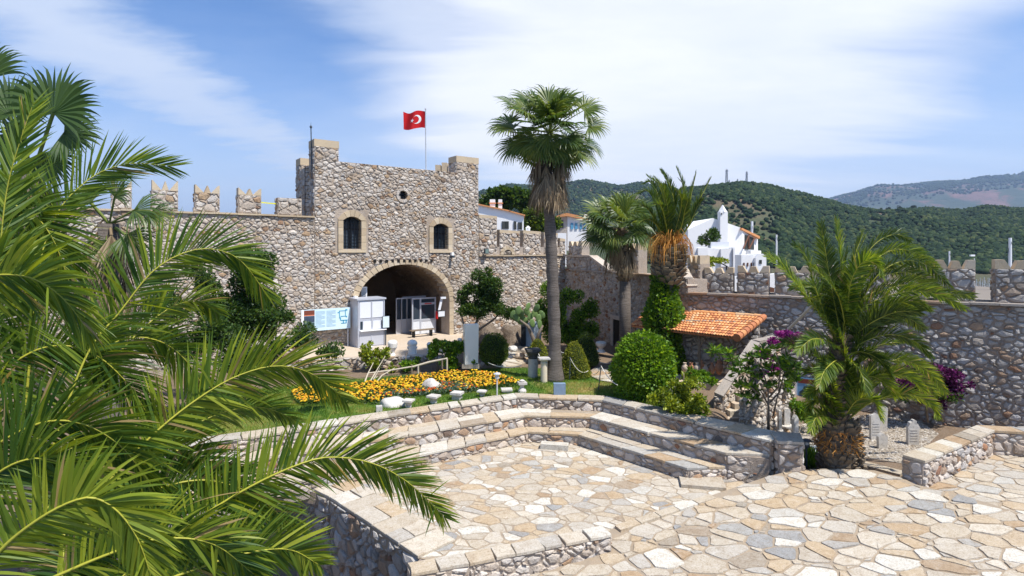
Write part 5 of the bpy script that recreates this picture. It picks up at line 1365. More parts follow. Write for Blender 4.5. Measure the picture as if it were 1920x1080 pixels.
# ---------------------------------------------------------------- date palm on the right with an offshoot crown
z8 = lambda l: [(1420 + x * .4632, 400 + y * .4632) for x, y in l]
d6 = 17.6
b6 = G(1569, 884, -1.85); b6.y = d6
b6 = P(1569, 893, d6)
dp6 = thing('date_palm', 'large date palm beside the gravestones with fronds blown over to the right', 'palm tree', b6)
def r6(f): return .54 - .22 * smooth(.2, .55, f) - .10 * smooth(.55, 1, f)
mb = MB(); stub_trunk(mb, [tuple(P(1569, 900, d6)), tuple(P(1568, 830, d6)), tuple(P(1563, 760, d6)), tuple(P(1567, 690, d6)), tuple(P(1582, 630, d6))], r6, 16, 34, ncol=14, size=.15, out_=.7, t=(0, .55)); mb.build('trunk', m_stub, dp6)
UP6 = [([(340, 560), (290, 450), (200, 340), (110, 230), (30, 170)], -.8, 60), ([(330, 560), (240, 320), (200, 180), (150, 125)], -.3, 80), ([(345, 540), (300, 300), (275, 150), (255, 38)], .3, 80), ([(350, 500), (342, 300), (335, 150), (318, 22)], -.2, 85),
       ([(355, 470), (370, 290), (395, 170), (430, 75)], .8, 80), ([(370, 430), (395, 250), (470, 130), (555, 85), (622, 110)], .6, 70), ([(365, 450), (375, 290), (425, 200), (480, 205), (510, 262)], -1.6, 60),
       ([(380, 450), (470, 270), (580, 195), (690, 212), (780, 300)], .3, 62), ([(380, 480), (450, 350), (590, 290), (740, 320), (880, 330)], -.2, 62), ([(375, 500), (430, 385), (560, 325), (700, 320), (840, 385)], -1.0, 60),
       ([(370, 530), (440, 430), (540, 370), (640, 358), (690, 385)], -1.6, 55), ([(365, 560), (430, 500), (520, 440), (620, 400)], -.8, 60), ([(370, 500), (420, 260), (530, 155), (640, 160), (722, 235)], 1.0, 62),
       ([(360, 480), (330, 340), (270, 260), (215, 210)], -1.3, 60), ([(375, 480), (450, 300), (560, 240), (670, 260), (760, 330)], .9, 62), ([(360, 500), (400, 330), (470, 240), (560, 215)], 1.4, 60), ([(360, 560), (420, 470), (500, 420), (600, 420), (680, 470)], .6, 60),
       ([(300, 640), (245, 590), (180, 540), (100, 522)], -.4, 60), ([(350, 520), (300, 380), (230, 300), (140, 300)], .8, 60), ([(350, 480), (365, 360), (350, 250), (365, 150)], 1.0, 80), ([(370, 520), (450, 450), (560, 400), (660, 400)], -1.4, 60)]
UP6 += [([(x + 14 * math.sin(i * 2.1 + j), y + 16 * math.cos(i + j * 2)) if i else (x, y) for i, (x, y) in enumerate(l)], dd + .7, tw - 12) for j, (l, dd, tw) in enumerate(UP6[::2])] + [([(355, 570), (420, 560), (490, 590), (540, 660)], -1.0, 55), ([(345, 570), (290, 520), (220, 510), (160, 560)], -.9, 55), ([(355, 580), (430, 520), (540, 490), (640, 520), (700, 580)], -.9, 58), ([(350, 590), (380, 600), (420, 650), (440, 720)], -1.3, 50), ([(340, 590), (310, 600), (270, 640), (250, 700)], -1.1, 50)]
for k, (l, dd, tw) in enumerate(UP6):
    frond('frond', pxf(z8(l), d6 + .0, d6 + dd), dp6, nleaf=120, llen=.54, lw=.036, twist=(tw * .55, tw), droop=.34, seed=600 + k, tone=(.05, .75), mats=[m_rachis, m_palmd if k % 3 else m_palm], seg=3, rad=.022, start=.08, vlift=14, ang=(62, 22))
b7 = P(1600, 885, d6 + .5)
dp7 = thing('date_palm', 'small stemless date palm sprouting against the trunk of the right hand date palm', 'palm tree', b7)
mb = MB(); stub_trunk(mb, [tuple(P(1598, 900, d6 + .1)), tuple(P(1594, 840, d6 - .1)), tuple(P(1590, 790, d6 - .1))], .3, 17, 12, ncol=10, size=.18, out_=.7); mb.build('trunk', m_stub, dp7)
LO7 = [([(335, 840), (385, 720), (440, 662), (510, 680), (552, 745)], -1.2, 60), ([(345, 840), (440, 660), (550, 595), (670, 625), (765, 722)], -.3, 62), ([(350, 850), (460, 765), (590, 730), (690, 762), (732, 822)], -1.0, 62), ([(330, 850), (300, 760), (245, 712), (200, 742)], -.8, 50),
       ([(330, 850), (380, 660), (440, 590), (545, 580)], .6, 60), ([(330, 860), (340, 720), (352, 600)], -.3, 80), ([(340, 850), (450, 700), (560, 640), (660, 680), (730, 740)], .6, 60), ([(330, 850), (270, 780), (220, 760), (205, 820)], -.6, 50), ([(340, 850), (400, 760), (470, 760), (500, 830)], -1.4, 50), ([(320, 850), (290, 700), (240, 640), (190, 640)], .2, 60)]
LO7 += [([(x + 16 * math.sin(i * 2.1 + j), y + 14 * math.cos(i + j * 2)) if i else (x, y) for i, (x, y) in enumerate(l)], dd + .6, tw - 12) for j, (l, dd, tw) in enumerate(LO7[:7])] + [([(345, 850), (362, 700), (395, 570), (440, 510)], .3, 70), ([(345, 850), (360, 720), (352, 560), (330, 480)], -.5, 75), ([(335, 860), (310, 740), (280, 620), (230, 560)], -.6, 65), ([(350, 850), (420, 730), (500, 660), (600, 660), (680, 720)], -1.3, 60), ([(330, 860), (270, 820), (235, 830), (215, 880)], -.9, 50), ([(345, 850), (400, 640), (480, 540), (590, 520)], .2, 65)]
for k, (l, dd, tw) in enumerate(LO7):
    frond('frond', pxf(z8(l), d6 - .1, d6 + dd), dp7, nleaf=120, llen=.52, lw=.036, twist=(tw * .55, tw), droop=.25, seed=640 + k, tone=(.1, .9), mats=[m_rachis, m_palm], seg=3, rad=.022, start=.12, vlift=22, ang=(62, 22))
# rusty fibre skirt on the lower trunk
mb = MB(); rg = random.Random(8)
for k in range(420):
    a = rg.uniform(0, 6.28); z = rg.uniform(.9, 1.55); r = .58
    p0 = b6 + Vector((r * math.cos(a), r * math.sin(a), z)); p1 = p0 + Vector((math.cos(a) * .12 + rg.uniform(-.14, .14), math.sin(a) * .12, rg.uniform(-.18, .10)))
    mb.tube([p0, p1], [.010, .003], 3, 0, rg.random() * .8, cap=False)
mb.build('root_fibres', m_fibre, dp6)['kind'] = 'stuff'

# ---------------------------------------------------------------- clipped shrubs
cone = lambda h: np.sqrt(np.maximum(0.0, 1 - h)) * np.minimum(1, .72 + h * 2.4) * (1 - .10 * h)
egg = lambda h: np.sqrt(np.maximum(0, 1 - (2 * np.clip(h, 0, 1) - .8) ** 2 / 1.44)) * np.minimum(1, .6 + h * 2.0)
ball = lambda h: np.sqrt(np.maximum(0, 1 - np.maximum(0, (h - .48) / .52) ** 2)) * np.minimum(1, .80 + h * .5) * (1 + .02 * np.sin(h * 17))
def topiary(px, pybase, wpx, htop, d, prof, mat, label, name='clipped_shrub', cat='shrub', n=9000, size=.05, group=None, seed=1, th=.11, lumps=.03, width=.45):
    c = Vector((X(px, d), d, Z(pybase, d))); r = wpx / 2 / F * d; h = (pybase - htop) / F * d
    o = thing(name, label, cat, c, group)
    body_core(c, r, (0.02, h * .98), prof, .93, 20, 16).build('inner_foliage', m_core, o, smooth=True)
    vol_leaves('foliage', shell(c, r, (0, h), prof=prof, th=th, lumps=lumps), n, size, mat, o, seed, width=width, jit=.75)
    vol_leaves('stray_shoots', shell(c, r * 1.05, (0, h * 1.03), prof=prof, th=.06, lumps=lumps * 2), n // 24, size * 1.5, mat, o, seed + 300, width=width, jit=.5)
    return o
topiary(926, 683, 52, 625, 28.0, egg, m_topid, 'dark green clipped egg-shaped shrub right of the pale stone slab', n=9000, seed=21, size=.07)
topiary(1008, 668, 40, 636, 29.5, cone, m_topi, 'small yellow-green clipped cone half hidden behind the tall palm trunk', n=5000, seed=22, size=.065)
topiary(1077, 708, 66, 641, 26.4, cone, m_topi, 'yellow-green clipped cone shrub just right of the tall palm trunk', n=13000, seed=23, size=.06)
topiary(1098, 683, 54, 622, 28.6, cone, m_topid, 'dark green clipped cone shrub behind the yellow-green one', n=9000, seed=24, size=.065)
topiary(1207, 757, 110, 624, 22.9, ball, m_box, 'big round bright green hedge ball behind the amphitheatre rim', cat='hedge', name='round_hedge', n=24000, size=.10, seed=25, th=.13, lumps=.035, width=.7)

def blob_leaves(blobs, n, size, mat, parent, seed, width=.5, jit=.7, name='foliage', droop=0.0, th=.55):
    """leaves spread through several ellipsoids: (centre, (rx, ry, rz))"""
    rg = np.random.default_rng(seed)
    vol = np.array([b[1][0] * b[1][1] * b[1][2] for b in blobs]) ** .72; vol /= vol.sum()
    Ps, Ds = [], []
    for (c, r), w in zip(blobs, vol):
        k = int(n * w) + 4
        d = rg.normal(0, 1, (k, 3)); d /= np.linalg.norm(d, axis=1)[:, None]
        q = (1 - th * rg.random(k) ** 1.4)[:, None]
        Ps.append(np.array(c)[None, :] + d * q * np.array(r)[None, :]); Ds.append(d + np.array([0, 0, .3]))
    o = leaves(name, np.concatenate(Ps), np.concatenate(Ds), size, mat, parent, seed=seed, width=width, jit=jit, droop=droop); o['kind'] = 'stuff'; return o
def cluster(d, pts, seed, ry=.7, sub=6, spr=.85):
    """pixel ellipses (px, py, rx, ry) -> blobs with small lobes"""
    rg = random.Random(seed); res = []
    for (px, py, rx, rz) in pts:
        R1, R2 = rx / F * d, rz / F * d
        for k in range(sub):
            s_ = rg.uniform(.28, .66)
            res.append((Vector((X(px, d) + rg.uniform(-spr, spr) * R1, d + rg.uniform(-ry, ry) * .6, Z(py, d) + rg.uniform(-spr, spr) * R2)), (R1 * s_, max(R1, R2) * s_ * .9, R2 * s_)))
    return res
def tree(name, label, cat, d, base, trunkpts, clusters, n, size, mat, seed, tr=.12, core=True, **k):
    b = P(base[0], base[1], d)
    o = thing(name, label, cat, b)
    if trunkpts:
        mb = MB()
        for tp, r0, r1 in trunkpts:
            pts = [P(x, y, d + dz) for x, y, dz in tp]
            mb.tube(pts, [r0 + (r1 - r0) * i / (len(pts) - 1) for i in range(len(pts))], 8)
        mb.build('trunk', m_bark, o, smooth=True)
    bl = cluster(d, clusters, seed, **({'sub': k.pop('sub')} if 'sub' in k else {}))
    if core:
        mb = MB()
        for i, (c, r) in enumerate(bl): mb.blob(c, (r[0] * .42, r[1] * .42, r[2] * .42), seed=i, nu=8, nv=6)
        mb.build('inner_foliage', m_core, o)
    blob_leaves(bl, n, size, mat, o, seed, **k)
    return o
tree('small_tree', 'dark glossy tree leaning against the wall right of the arched entrance', 'tree', 31.5, (885, 690),
     [([(885, 692, 0), (884, 650, 0), (890, 615, 0), (905, 570, .3)], .13, .06), ([(886, 640, 0), (870, 610, -.2), (862, 580, 0)], .08, .03), ([(888, 625, 0), (925, 600, .2), (940, 585, 0)], .07, .03)],
     [(885, 560, 26, 22), (912, 545, 22, 24), (905, 525, 17, 16), (865, 575, 22, 12), (930, 572, 26, 16), (952, 590, 22, 13), (890, 585, 25, 12)], 9000, .17, m_leaf, 31, width=.42)
tree('citrus_tree', 'bright green bushy tree behind the tall palm trunk, against the wall', 'tree', 32.5, (1070, 665), [([(1070, 668, 0), (1068, 640, 0), (1065, 600, 0)], .1, .05)],
     [(1025, 560, 16, 24), (1060, 570, 30, 28), (1085, 590, 32, 28), (1050, 610, 34, 28), (1090, 620, 22, 18), (1070, 640, 22, 12), (1020, 600, 12, 25)], 15000, .14, m_leafb, 32, width=.5)
tree('dark_tree', 'dark leafy tree against the left curtain wall, partly behind the palm fronds', 'tree', 22.0, (455, 800), [([(455, 800, 0), (455, 650, 0), (450, 560, 0)], .15, .08)],
     [(455, 545, 60, 45), (420, 570, 40, 40), (500, 580, 40, 25), (450, 600, 60, 40), (525, 600, 18, 16), (470, 500, 35, 25), (400, 520, 30, 30)], 16000, .13, m_leaf, 33, width=.5)
tree('hedge', 'low dark shrubs at the foot of the left curtain wall behind the fronds', 'hedge', 20.0, (420, 760), None, [(380, 640, 60, 40), (460, 660, 60, 35), (540, 640, 40, 25), (320, 600, 50, 40), (610, 660, 30, 14)], 10000, .13, m_leaf, 34)
tree('shrub', 'loose yellow-green shrub right of the big round hedge ball', 'shrub', 20.6, (1275, 775), [([(1285, 778, 0), (1284, 745, 0), (1282, 700, 0)], .03, .015)],
     [(1240, 748, 16, 14), (1268, 742, 20, 18), (1296, 748, 16, 17), (1280, 764, 26, 10), (1306, 722, 12, 9), (1318, 762, 7, 10), (1285, 715, 9, 10)], 5200, .13, m_leafy, 35, core=False, width=.5, th=.8)
tree('shrub', 'green shrub at the foot of the stair parapet', 'shrub', 21.6, (1315, 745), None, [(1318, 712, 14, 9), (1300, 704, 12, 8), (1250, 760, 18, 12)], 2600, .12, m_leafb, 36, core=False, width=.5, th=.8)
# magnolia-like tree with big rosettes on bare branches
d8 = 18.9
o = thing('frangipani_tree', 'small bare-stemmed tree with rosettes of long leaves standing behind the square pier', 'tree', P(1441, 812, d8))
mb = MB()
br = [[(1441, 812), (1441, 765), (1440, 725)], [(1441, 760), (1428, 735), (1405, 715)], [(1440, 730), (1420, 700), (1385, 680), (1350, 660)], [(1442, 745), (1460, 725), (1464, 695), (1455, 660)], [(1440, 730), (1432, 700), (1425, 680)], [(1443, 755), (1462, 735), (1470, 700), (1490, 690)], [(1425, 740), (1400, 720), (1385, 725)], [(1450, 780), (1456, 750), (1464, 720)]]
for i, l in enumerate(br): mb.tube([P(x, y, d8 + (i % 3 - 1) * .12 * j) for j, (x, y) in enumerate(l)], [.055 - .035 * j / (len(l) - 1) if i == 0 else .032 - .02 * j / (len(l) - 1) for j in range(len(l))], 7)
mb.build('trunk', m_bark, o, smooth=True)
rg = np.random.default_rng(9); Pp, Dd = [], []
ros = [(1337, 657), (1350, 665), (1362, 658), (1372, 672), (1385, 682), (1395, 700), (1410, 690), (1420, 668), (1405, 672), (1428, 655), (1432, 690), (1400, 728), (1388, 722), (1412, 735), (1440, 670), (1452, 655), (1458, 680), (1470, 690), (1480, 700), (1488, 712), (1455, 705), (1444, 720), (1412, 745), (1476, 672), (1378, 700), (1490, 690), (1420, 712), (1396, 745)]
for (x, y) in ros:
    for _q in range(2):
        c = np.array(P(x + rg.uniform(-5, 5), y + rg.uniform(-5, 5), d8 + rg.uniform(-.35, .35)))
        for k in range(10):
            a = 6.28 * k / 10 + rg.uniform(-.2, .2); el = rg.uniform(-.1, .9)
            Dd.append([math.cos(a) * math.cos(el), math.sin(a) * math.cos(el), math.sin(el)]); Pp.append(c)
leaves('foliage', Pp, Dd, .25, m_leafb, o, width=.34, seed=5, jit=.12)['kind'] = 'stuff'
blob_leaves([(P(x, y, d8 + .25), (.16, .16, .12)) for x, y in ros], 380, .2, m_leaf, o, 77, width=.36)
# bougainvilleas
tree('bougainvillea', 'magenta bougainvillea on the wall above the banner with the gravestone picture', 'bougainvillea', 21.8, (1475, 735), [([(1478, 760, 0), (1476, 700, 0), (1472, 650, 0)], .03, .015)],
     [(1478, 630, 20, 9), (1462, 645, 16, 10), (1490, 642, 12, 9), (1445, 690, 12, 8), (1440, 705, 10, 6), (1436, 668, 8, 8)], 3400, .085, m_purple, 41, core=False, width=.8, th=.9)
tree('creeper', 'green creeper trailing down the wall under the magenta flowers', 'creeper', 21.9, (1490, 790), [([(1478, 790, 0), (1482, 730, 0), (1480, 680, 0), (1478, 650, 0)], .03, .015)],
     [(1480, 680, 18, 16), (1470, 705, 16, 16), (1502, 770, 14, 12), (1488, 755, 12, 8), (1516, 785, 10, 8)], 1800, .17, m_leafb, 42, core=False, width=.45, th=.9)
tree('bougainvillea', 'dark purple bougainvillea hanging on the shaded wall at the far right', 'bougainvillea', 22.3, (1760, 800), [([(1740, 792, 0), (1735, 740, 0), (1730, 690, 0)], .04, .02)],
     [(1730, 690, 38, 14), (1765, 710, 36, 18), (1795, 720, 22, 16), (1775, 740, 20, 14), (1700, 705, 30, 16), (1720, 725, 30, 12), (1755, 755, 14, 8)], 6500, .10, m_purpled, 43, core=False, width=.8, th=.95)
tree('creeper', 'thin green creeper among the dark purple flowers on the far right wall', 'creeper', 22.35, (1770, 800), None, [(1790, 728, 20, 20), (1740, 735, 36, 16), (1700, 725, 34, 18), (1770, 700, 20, 8)], 2200, .11, m_leaf, 44, core=False, th=.95)
# prickly pear
d9 = 30.5
o = thing('prickly_pear', 'prickly pear cactus with flat oval pads beside the tall palm trunk', 'cactus', P(1002, 668, d9))
mb = MB(); mb.tube([P(1006, 670, d9), P(1000, 635, d9), P(990, 612, d9), P(975, 600, d9)], [.14, .11, .08, .05], 8); mb.tube([P(1004, 650, d9), P(1010, 625, d9), P(1018, 610, d9)], [.1, .08, .05], 8)
mb.build('stem', m_bark, o, smooth=True)
m_cact = plain('cactus_green', (.12, .19, .06), .55, nscale=5)
rg = random.Random(3)
for (x, y) in ((968, 596), (978, 590), (975, 602), (988, 585), (995, 593), (1003, 588), (1010, 597), (984, 600), (998, 606), (1012, 608), (962, 590), (990, 575), (1006, 578), (1016, 590), (972, 582)):
    m_ = MB(); a = rg.uniform(-.9, .9); c = P(x, y, d9 + rg.uniform(-.3, .3))
    m_.blob((0, 0, 0), (.17, .035, .25), seed=x, rough=.02, nu=12, nv=8)
    R_ = Matrix.Rotation(rg.uniform(-.8, .8), 3, 'Z') @ Matrix.Rotation(a, 3, 'Y')
    m_.v = [tuple(c + R_ @ Vector(v)) for v in m_.v]
    m_.build('pad', m_cact, o, smooth=True, at=c)
# vines in front of the entrance
for k, (lab, cl, n, mt) in enumerate((('yellow-green vine bush in front of the kiosk, leftmost of the vines', [(695, 672, 14, 14), (718, 664, 10, 9), (688, 650, 7, 6), (708, 688, 14, 9), (735, 690, 10, 5)], 1500, m_leafy),
                                  ('small vine with bright leaves between the marble capitals', [(758, 684, 14, 7), (775, 680, 9, 5)], 800, m_leafb),
                                  ('bright vine right of the marble capitals, on the wooden rail', [(817, 652, 9, 12), (812, 664, 7, 6)], 900, m_leafb),
                                  ('green vine touching the left side of the pale stone slab', [(848, 655, 20, 12), (866, 650, 12, 10), (850, 680, 20, 14), (884, 682, 8, 12)], 2400, m_leafb))):
    px = cl[0][0]
    tree('vine', lab, 'vine', 27.6, (px, 694), [([(px + 6, 700, 0), (px + 2, 680, 0), (px + 4, 660, 0)], .04, .02)], cl, n, .13, mt, 50 + k, core=False, width=.75, th=.9)

# ---------------------------------------------------------------- lawn, flowers
def lawn_z(x, y): return gz(x, y) + .02
lawnp = [tuple(G(px, py, -.54).xy) for px, py in ((300, 900), (560, 822), (700, 788), (870, 760), (970, 741), (1060, 741), (1140, 744), (1200, 757), (1330, 790), (1290, 740), (1160, 725), (1120, 708), (1105, 700), (1060, 694), (985, 690), (960, 690), (900, 694), (850, 697), (700, 708), (600, 716), (400, 740), (250, 800))]
m_lawn, N, L = M('lawn_turf'); g = N.new('ShaderNodeNewGeometry').outputs['Position']
c = ramp(N, L, noise(N, L, g, 1.1, 5, .6), [(.3, (.05, .12, .014)), (.5, (.10, .18, .02)), (.62, (.22, .22, .05)), (.75, (.34, .26, .11))])
p = pbsdf(N, L, c, .9, bump(N, L, noise(N, L, g, 60, 4), 1, .03)); out(N, L, p.outputs[0])
lawnp_ccw = lawnp if area(lawnp) > 0 else lawnp[::-1]
lw_ = sheet('lawn', -12, 9, 16, 30, .25, lawn_z, m_lawn, keep=lambda x, y: inpoly(x, y, lawnp) and not inpoly(x, y, bowl)); lw_['kind'] = 'structure'
m_blade = leaf_mat('grass_blade', [(0, (.05, .125, .014)), (.45, (.105, .195, .02)), (.7, (.22, .25, .04)), (1, (.40, .31, .13))])
def scatter(poly, n, seed, excl=None):
    rg = np.random.default_rng(seed); xs = [p[0] for p in poly]; ys = [p[1] for p in poly]; res = []
    while len(res) < n:
        x = rg.uniform(min(xs), max(xs)); y = rg.uniform(min(ys), max(ys))
        if inpoly(x, y, poly) and not (excl and inpoly(x, y, excl)): res.append((x, y))
    return res
flp = [tuple(G(px, py, -.50).xy) for px, py in ((560, 760), (640, 755), (705, 758), (745, 745), (800, 742), (880, 735), (975, 722), (935, 706), (900, 701), (830, 702), (760, 712), (690, 722), (600, 728), (540, 735))]
sc = [q for q in scatter(lawnp, 52000, 3, flp) if not inpoly(q[0], q[1], bowl)]
from mathutils import noise as mn
tn = np.array([min(1, max(0, .42 + 1.1 * mn.noise(Vector((x * .55, y * .55, 3))) + (0.35 if (x > .6 and x < 3.5 and y < 25) else 0) + random.uniform(-.15, .15))) for x, y in sc])
leaves('grass', [(x, y, lawn_z(x, y)) for x, y in sc], [(0, 0, 1)] * len(sc), .085, m_blade, None, width=.16, seed=8, jit=.35, tone=tn)['kind'] = 'stuff'
fs = scatter(flp, 15000, 4)
leaves('flower_foliage', [(x, y, lawn_z(x, y) + random.uniform(0, .17)) for x, y in fs], [(0, 0, .7)] * len(fs), .10, m_leaf, None, width=.5, seed=9, jit=.7)['kind'] = 'stuff'
m_marig = leaf_mat('yellow_flower', [(0, (.62, .20, .01)), (.35, (.74, .40, .015)), (1, (.82, .58, .03))], trans=.15, tcol=(1.2, 1, .6))
m_red = leaf_mat('orange_red_flower', [(0, (.42, .05, .01)), (1, (.62, .16, .02))], trans=.15, tcol=(1.2, 1, .6))
m_silver = leaf_mat('silver_leaf', [(0, (.12, .19, .14)), (1, (.24, .32, .26))])
redp = [tuple(G(px, py, -.50).xy) for px, py in ((705, 752), (760, 744), (800, 742), (900, 733), (860, 722), (820, 722), (790, 735), (730, 738))]
mb = MB(); mb2 = MB()
rg = random.Random(44)
for (x, y) in scatter(flp, 1750, 6):
    red = inpoly(x, y, redp)
    if red and rg.random() < .35: continue
    z = lawn_z(x, y) + rg.uniform(.15, .26); r = rg.uniform(.035, .062)
    (mb2 if red and rg.random() < .6 else mb).blob((x, y, z), (r, r, r * .65), seed=rg.randint(0, 999), rough=.25, nu=6, nv=4, t=rg.random())
mb.build('marigold_flowers', m_marig)['kind'] = 'stuff'; mb2.build('red_flowers', m_red)['kind'] = 'stuff'
ss = scatter(redp, 3500, 12)
leaves('silver_foliage', [(x, y, lawn_z(x, y) + random.uniform(0, .2)) for x, y in ss], [(0, 0, .7)] * len(ss), .10, m_silver, None, width=.4, seed=19, jit=.7)['kind'] = 'stuff'
# tuft beside the garden lamp on the right
tp_ = [tuple(G(px, py, -1.75).xy) for px, py in ((1480, 880), (1530, 885), (1535, 862), (1484, 856))]
ss = scatter(tp_, 900, 13)
leaves('tall_grass', [(x, y, gz(x, y)) for x, y in ss], [(0, 0, 1)] * len(ss), .40, m_leafb, None, width=.07, seed=20, jit=.3)['kind'] = 'stuff'

# ================================================================== OBJECTS
m_red_flag = plain('red_cloth', (.55, .008, .012), .75, var=.06)
m_whitec = plain('white_print', (.82, .82, .82), .7, var=.02)
m_pole = plain('painted_pole', (.55, .56, .58), .4, .3)
m_dkpole = plain('dark_painted_pole', (.06, .075, .09), .5, .3)
m_tile = stone_mat('terracotta_tile', [(0, (.36, .13, .06)), (.35, (.52, .22, .09)), (.7, (.66, .31, .12)), (1, (.58, .40, .24))], rough=.75, fine=9, bs=.3, bd=.01, dirt_shade=.45, stain_shade=(.22, .10, .06))
m_paint = plain('pale_grey_stone_paint', (.76, .74, .66), .7, var=.08, nscale=1.2)
m_gravel = stone_mat('gravel', [(0, (.16, .13, .10)), (.4, (.30, .26, .21)), (.8, (.44, .40, .35)), (1, (.55, .53, .50))], fine=30, bs=.6, bd=.01)
m_altar = stone_mat('white_marble', [(0, (.68, .66, .62)), (1, (.80, .78, .75))], rough=.6, fine=14, bs=.5, bd=.015, dirt_shade=.5, stain_shade=(.22, .21, .20))
m_court = stone_mat('worn_court_floor', [(0, (.42, .34, .26)), (1, (.52, .44, .35))], fine=8, bs=.5, bd=.02, dirt_shade=.3, stain_shade=(.24, .17, .12))
# flag pole and flag on the tower
dF = 33.6 + 1.5
fb = Vector((X(799, dF), dF, 9.0))
o = thing('flagpole', 'thin white flagpole on top of the gate tower', 'flagpole', fb)
MB().tube([fb, P(798, 205, dF)], .035, 8).build('pole', m_pole, o); MB().blob(P(798, 204, dF), (.06, .06, .06), nu=8, nv=6, rough=0).build('finial', m_pole, o)
fl = thing('flag', 'red flag with white crescent and star flying from the tower pole', 'flag', P(797, 239, dF))
fw_, fh_ = (797 - 757) / F * dF * 1.06, (239 - 208) / F * dF
def flagp(s_, t_, off=0.0):       # s from pole to fly end, t from bottom to top
    x = X(797, dF) - s_ * fw_ * .97; z = Z(240, dF) + t_ * fh_ + .07 * math.sin(s_ * 7) - .10 * s_ + .05 * t_ * s_
    y = dF + .16 * math.sin(s_ * 8 + t_ * 1.2) * min(1, s_ * 3) + off
    return Vector((x, y, z))
def flag_surface(fn, us, vs_):
    m_ = MB(); n, k = len(us), len(vs_)
    m_.v = [tuple(fn(u, v)) for u in us for v in vs_]
    for i in range(n - 1):
        for j in range(k - 1): m_.f.append((i * k + j, i * k + j + 1, (i + 1) * k + j + 1, (i + 1) * k + j)); m_.m.append(0); m_.t.append(.5)
    return m_
flag_surface(flagp, [i / 24 for i in range(25)], [j / 12 for j in range(13)]).build('cloth', m_red_flag, fl, smooth=True)
asp = fh_ / fw_
m_ = MB(); n = 28
cxs, rO, rI, cI = .33, .25, .20, .3925
o_, i_ = [], []
import cmath
for k in range(n + 1):           # crescent: outer circle minus shifted inner circle
    a = math.radians(38) + (2 * math.pi - 2 * math.radians(38)) * k / n
    o_.append((cxs * fh_ * 1.5 + rO * fh_ * math.cos(a - 0), .5 * fh_ + rO * fh_ * math.sin(a)))
for k in range(n + 1):
    a = math.radians(50) + (2 * math.pi - 2 * math.radians(50)) * k / n
    i_.append((cI * fh_ * 1.5 + rI * fh_ * math.cos(a), .5 * fh_ + rI * fh_ * math.sin(a)))
i_[0] = o_[0]; i_[-1] = o_[-1]
for sgn in (-.012, .012):
    for k in range(n):
        q = [flagp(x / fw_, z / fh_, sgn) for x, z in (o_[k], o_[k + 1], i_[k + 1], i_[k])]; m_.add(q, [(0, 1, 2, 3)])
    sc_ = (.60 * fh_ * 1.5 - .12 * fh_, .5 * fh_); pts = []
    for k in range(10):
        r = .125 * fh_ * (1 if k % 2 == 0 else .40); a = math.pi + math.pi * k / 5
        pts.append(flagp((sc_[0] + r * math.cos(a)) / fw_, (sc_[1] + r * math.sin(a)) / fh_, sgn))
    m_.add(pts + [flagp(sc_[0] / fw_, sc_[1] / fh_, sgn)], [(k, (k + 1) % 10, 10) for k in range(10)])
m_.build('crescent_and_star', m_whitec, fl)
# lightning rod beside the tower
dL = 31.2; rb = Vector((X(585, dL), dL - .0, TZ(590, 407))); rb = P(587, 395, dL)
rb = Vector((rb.x, rb.y, zl))
o = thing('lightning_rod', 'tall thin grey rod with a small tip at the left edge of the gate tower', 'rod', rb)
MB().tube([rb, P(583, 240, dL)], [.045, .03], 8).build('mast', m_dkpole, o)
MB().tube([P(583, 240, dL), P(583, 229, dL)], [.02, .004], 6).build('tip', m_dkpole, o); MB().blob(P(583, 238, dL), (.07, .07, .09), rough=0).build('head', m_dkpole, o)
# iron ladder frame beside it
o = thing('iron_ladder', 'narrow iron ladder against the left side of the gate tower', 'ladder', P(578, 407, 31.6))
g = MB()
for x in (572, 583): g.tube([P(x, 408, 31.6), P(x, 310, 31.6)], .02, 5)
g.build('rails', m_iron, o)
for i in range(12): MB().tube([P(572, 404 - i * 8, 31.6), P(583, 404 - i * 8, 31.6)], .015, 4).build('rung', m_iron, o)
# yellow tape between battlements
p0, p1 = TP(upx(490), TZ(490, 379), -.2), TP(upx(524), TZ(524, 382), -.2)
tag(MB().box((p0 + p1) / 2, ((p1 - p0).length, .02, .06), ux=(p1 - p0)).build('barrier_tape', plain('yellow_tape', (.75, .70, .05), .6), None, at=p0), 'yellow barrier tape stretched between two battlements of the left wall', 'tape')
# flood lamps on the tower wall
o = thing('floodlight', 'small dark floodlight on the wall right of the tower', 'floodlight', TP(upx(907), TZ(907, 471), 0))
MB().box(TP(upx(907), TZ(907, 471), .32), (.30, .14, .34), ux=TU).build('housing', m_dkpole, o); MB().box(TP(upx(907), TZ(907, 471), .395), (.24, .012, .27), ux=TU).build('lens', plain('green_grey_glass', (.16, .22, .20), .2), o); MB().tube([TP(upx(907), TZ(907, 471), 0), TP(upx(907), TZ(907, 471), .3)], .03, 6).build('bracket', m_iron, o)
o = thing('security_camera', 'white security camera under the right tower window', 'camera', TP(upx(845), TZ(845, 478), 0))
MB().box(TP(upx(845), TZ(845, 476), .2), (.17, .18, .2), ux=TU).build('mount', m_whitec, o); MB().box(TP(upx(845), TZ(845, 481), .25), (.15, .3, .14), ux=TU).build('body', m_dkpole, o)
o = thing('security_camera', 'white security camera beside the left springing of the entrance arch', 'camera', TP(upx(664), TZ(664, 560), 0))
MB().box(TP(upx(664), TZ(664, 558), .2), (.16, .3, .2), ux=TU).build('body', m_whitec, o); MB().box(TP(upx(664), TZ(664, 563), .2), (.1, .2, .1), ux=TU).build('lens', m_dkpole, o)
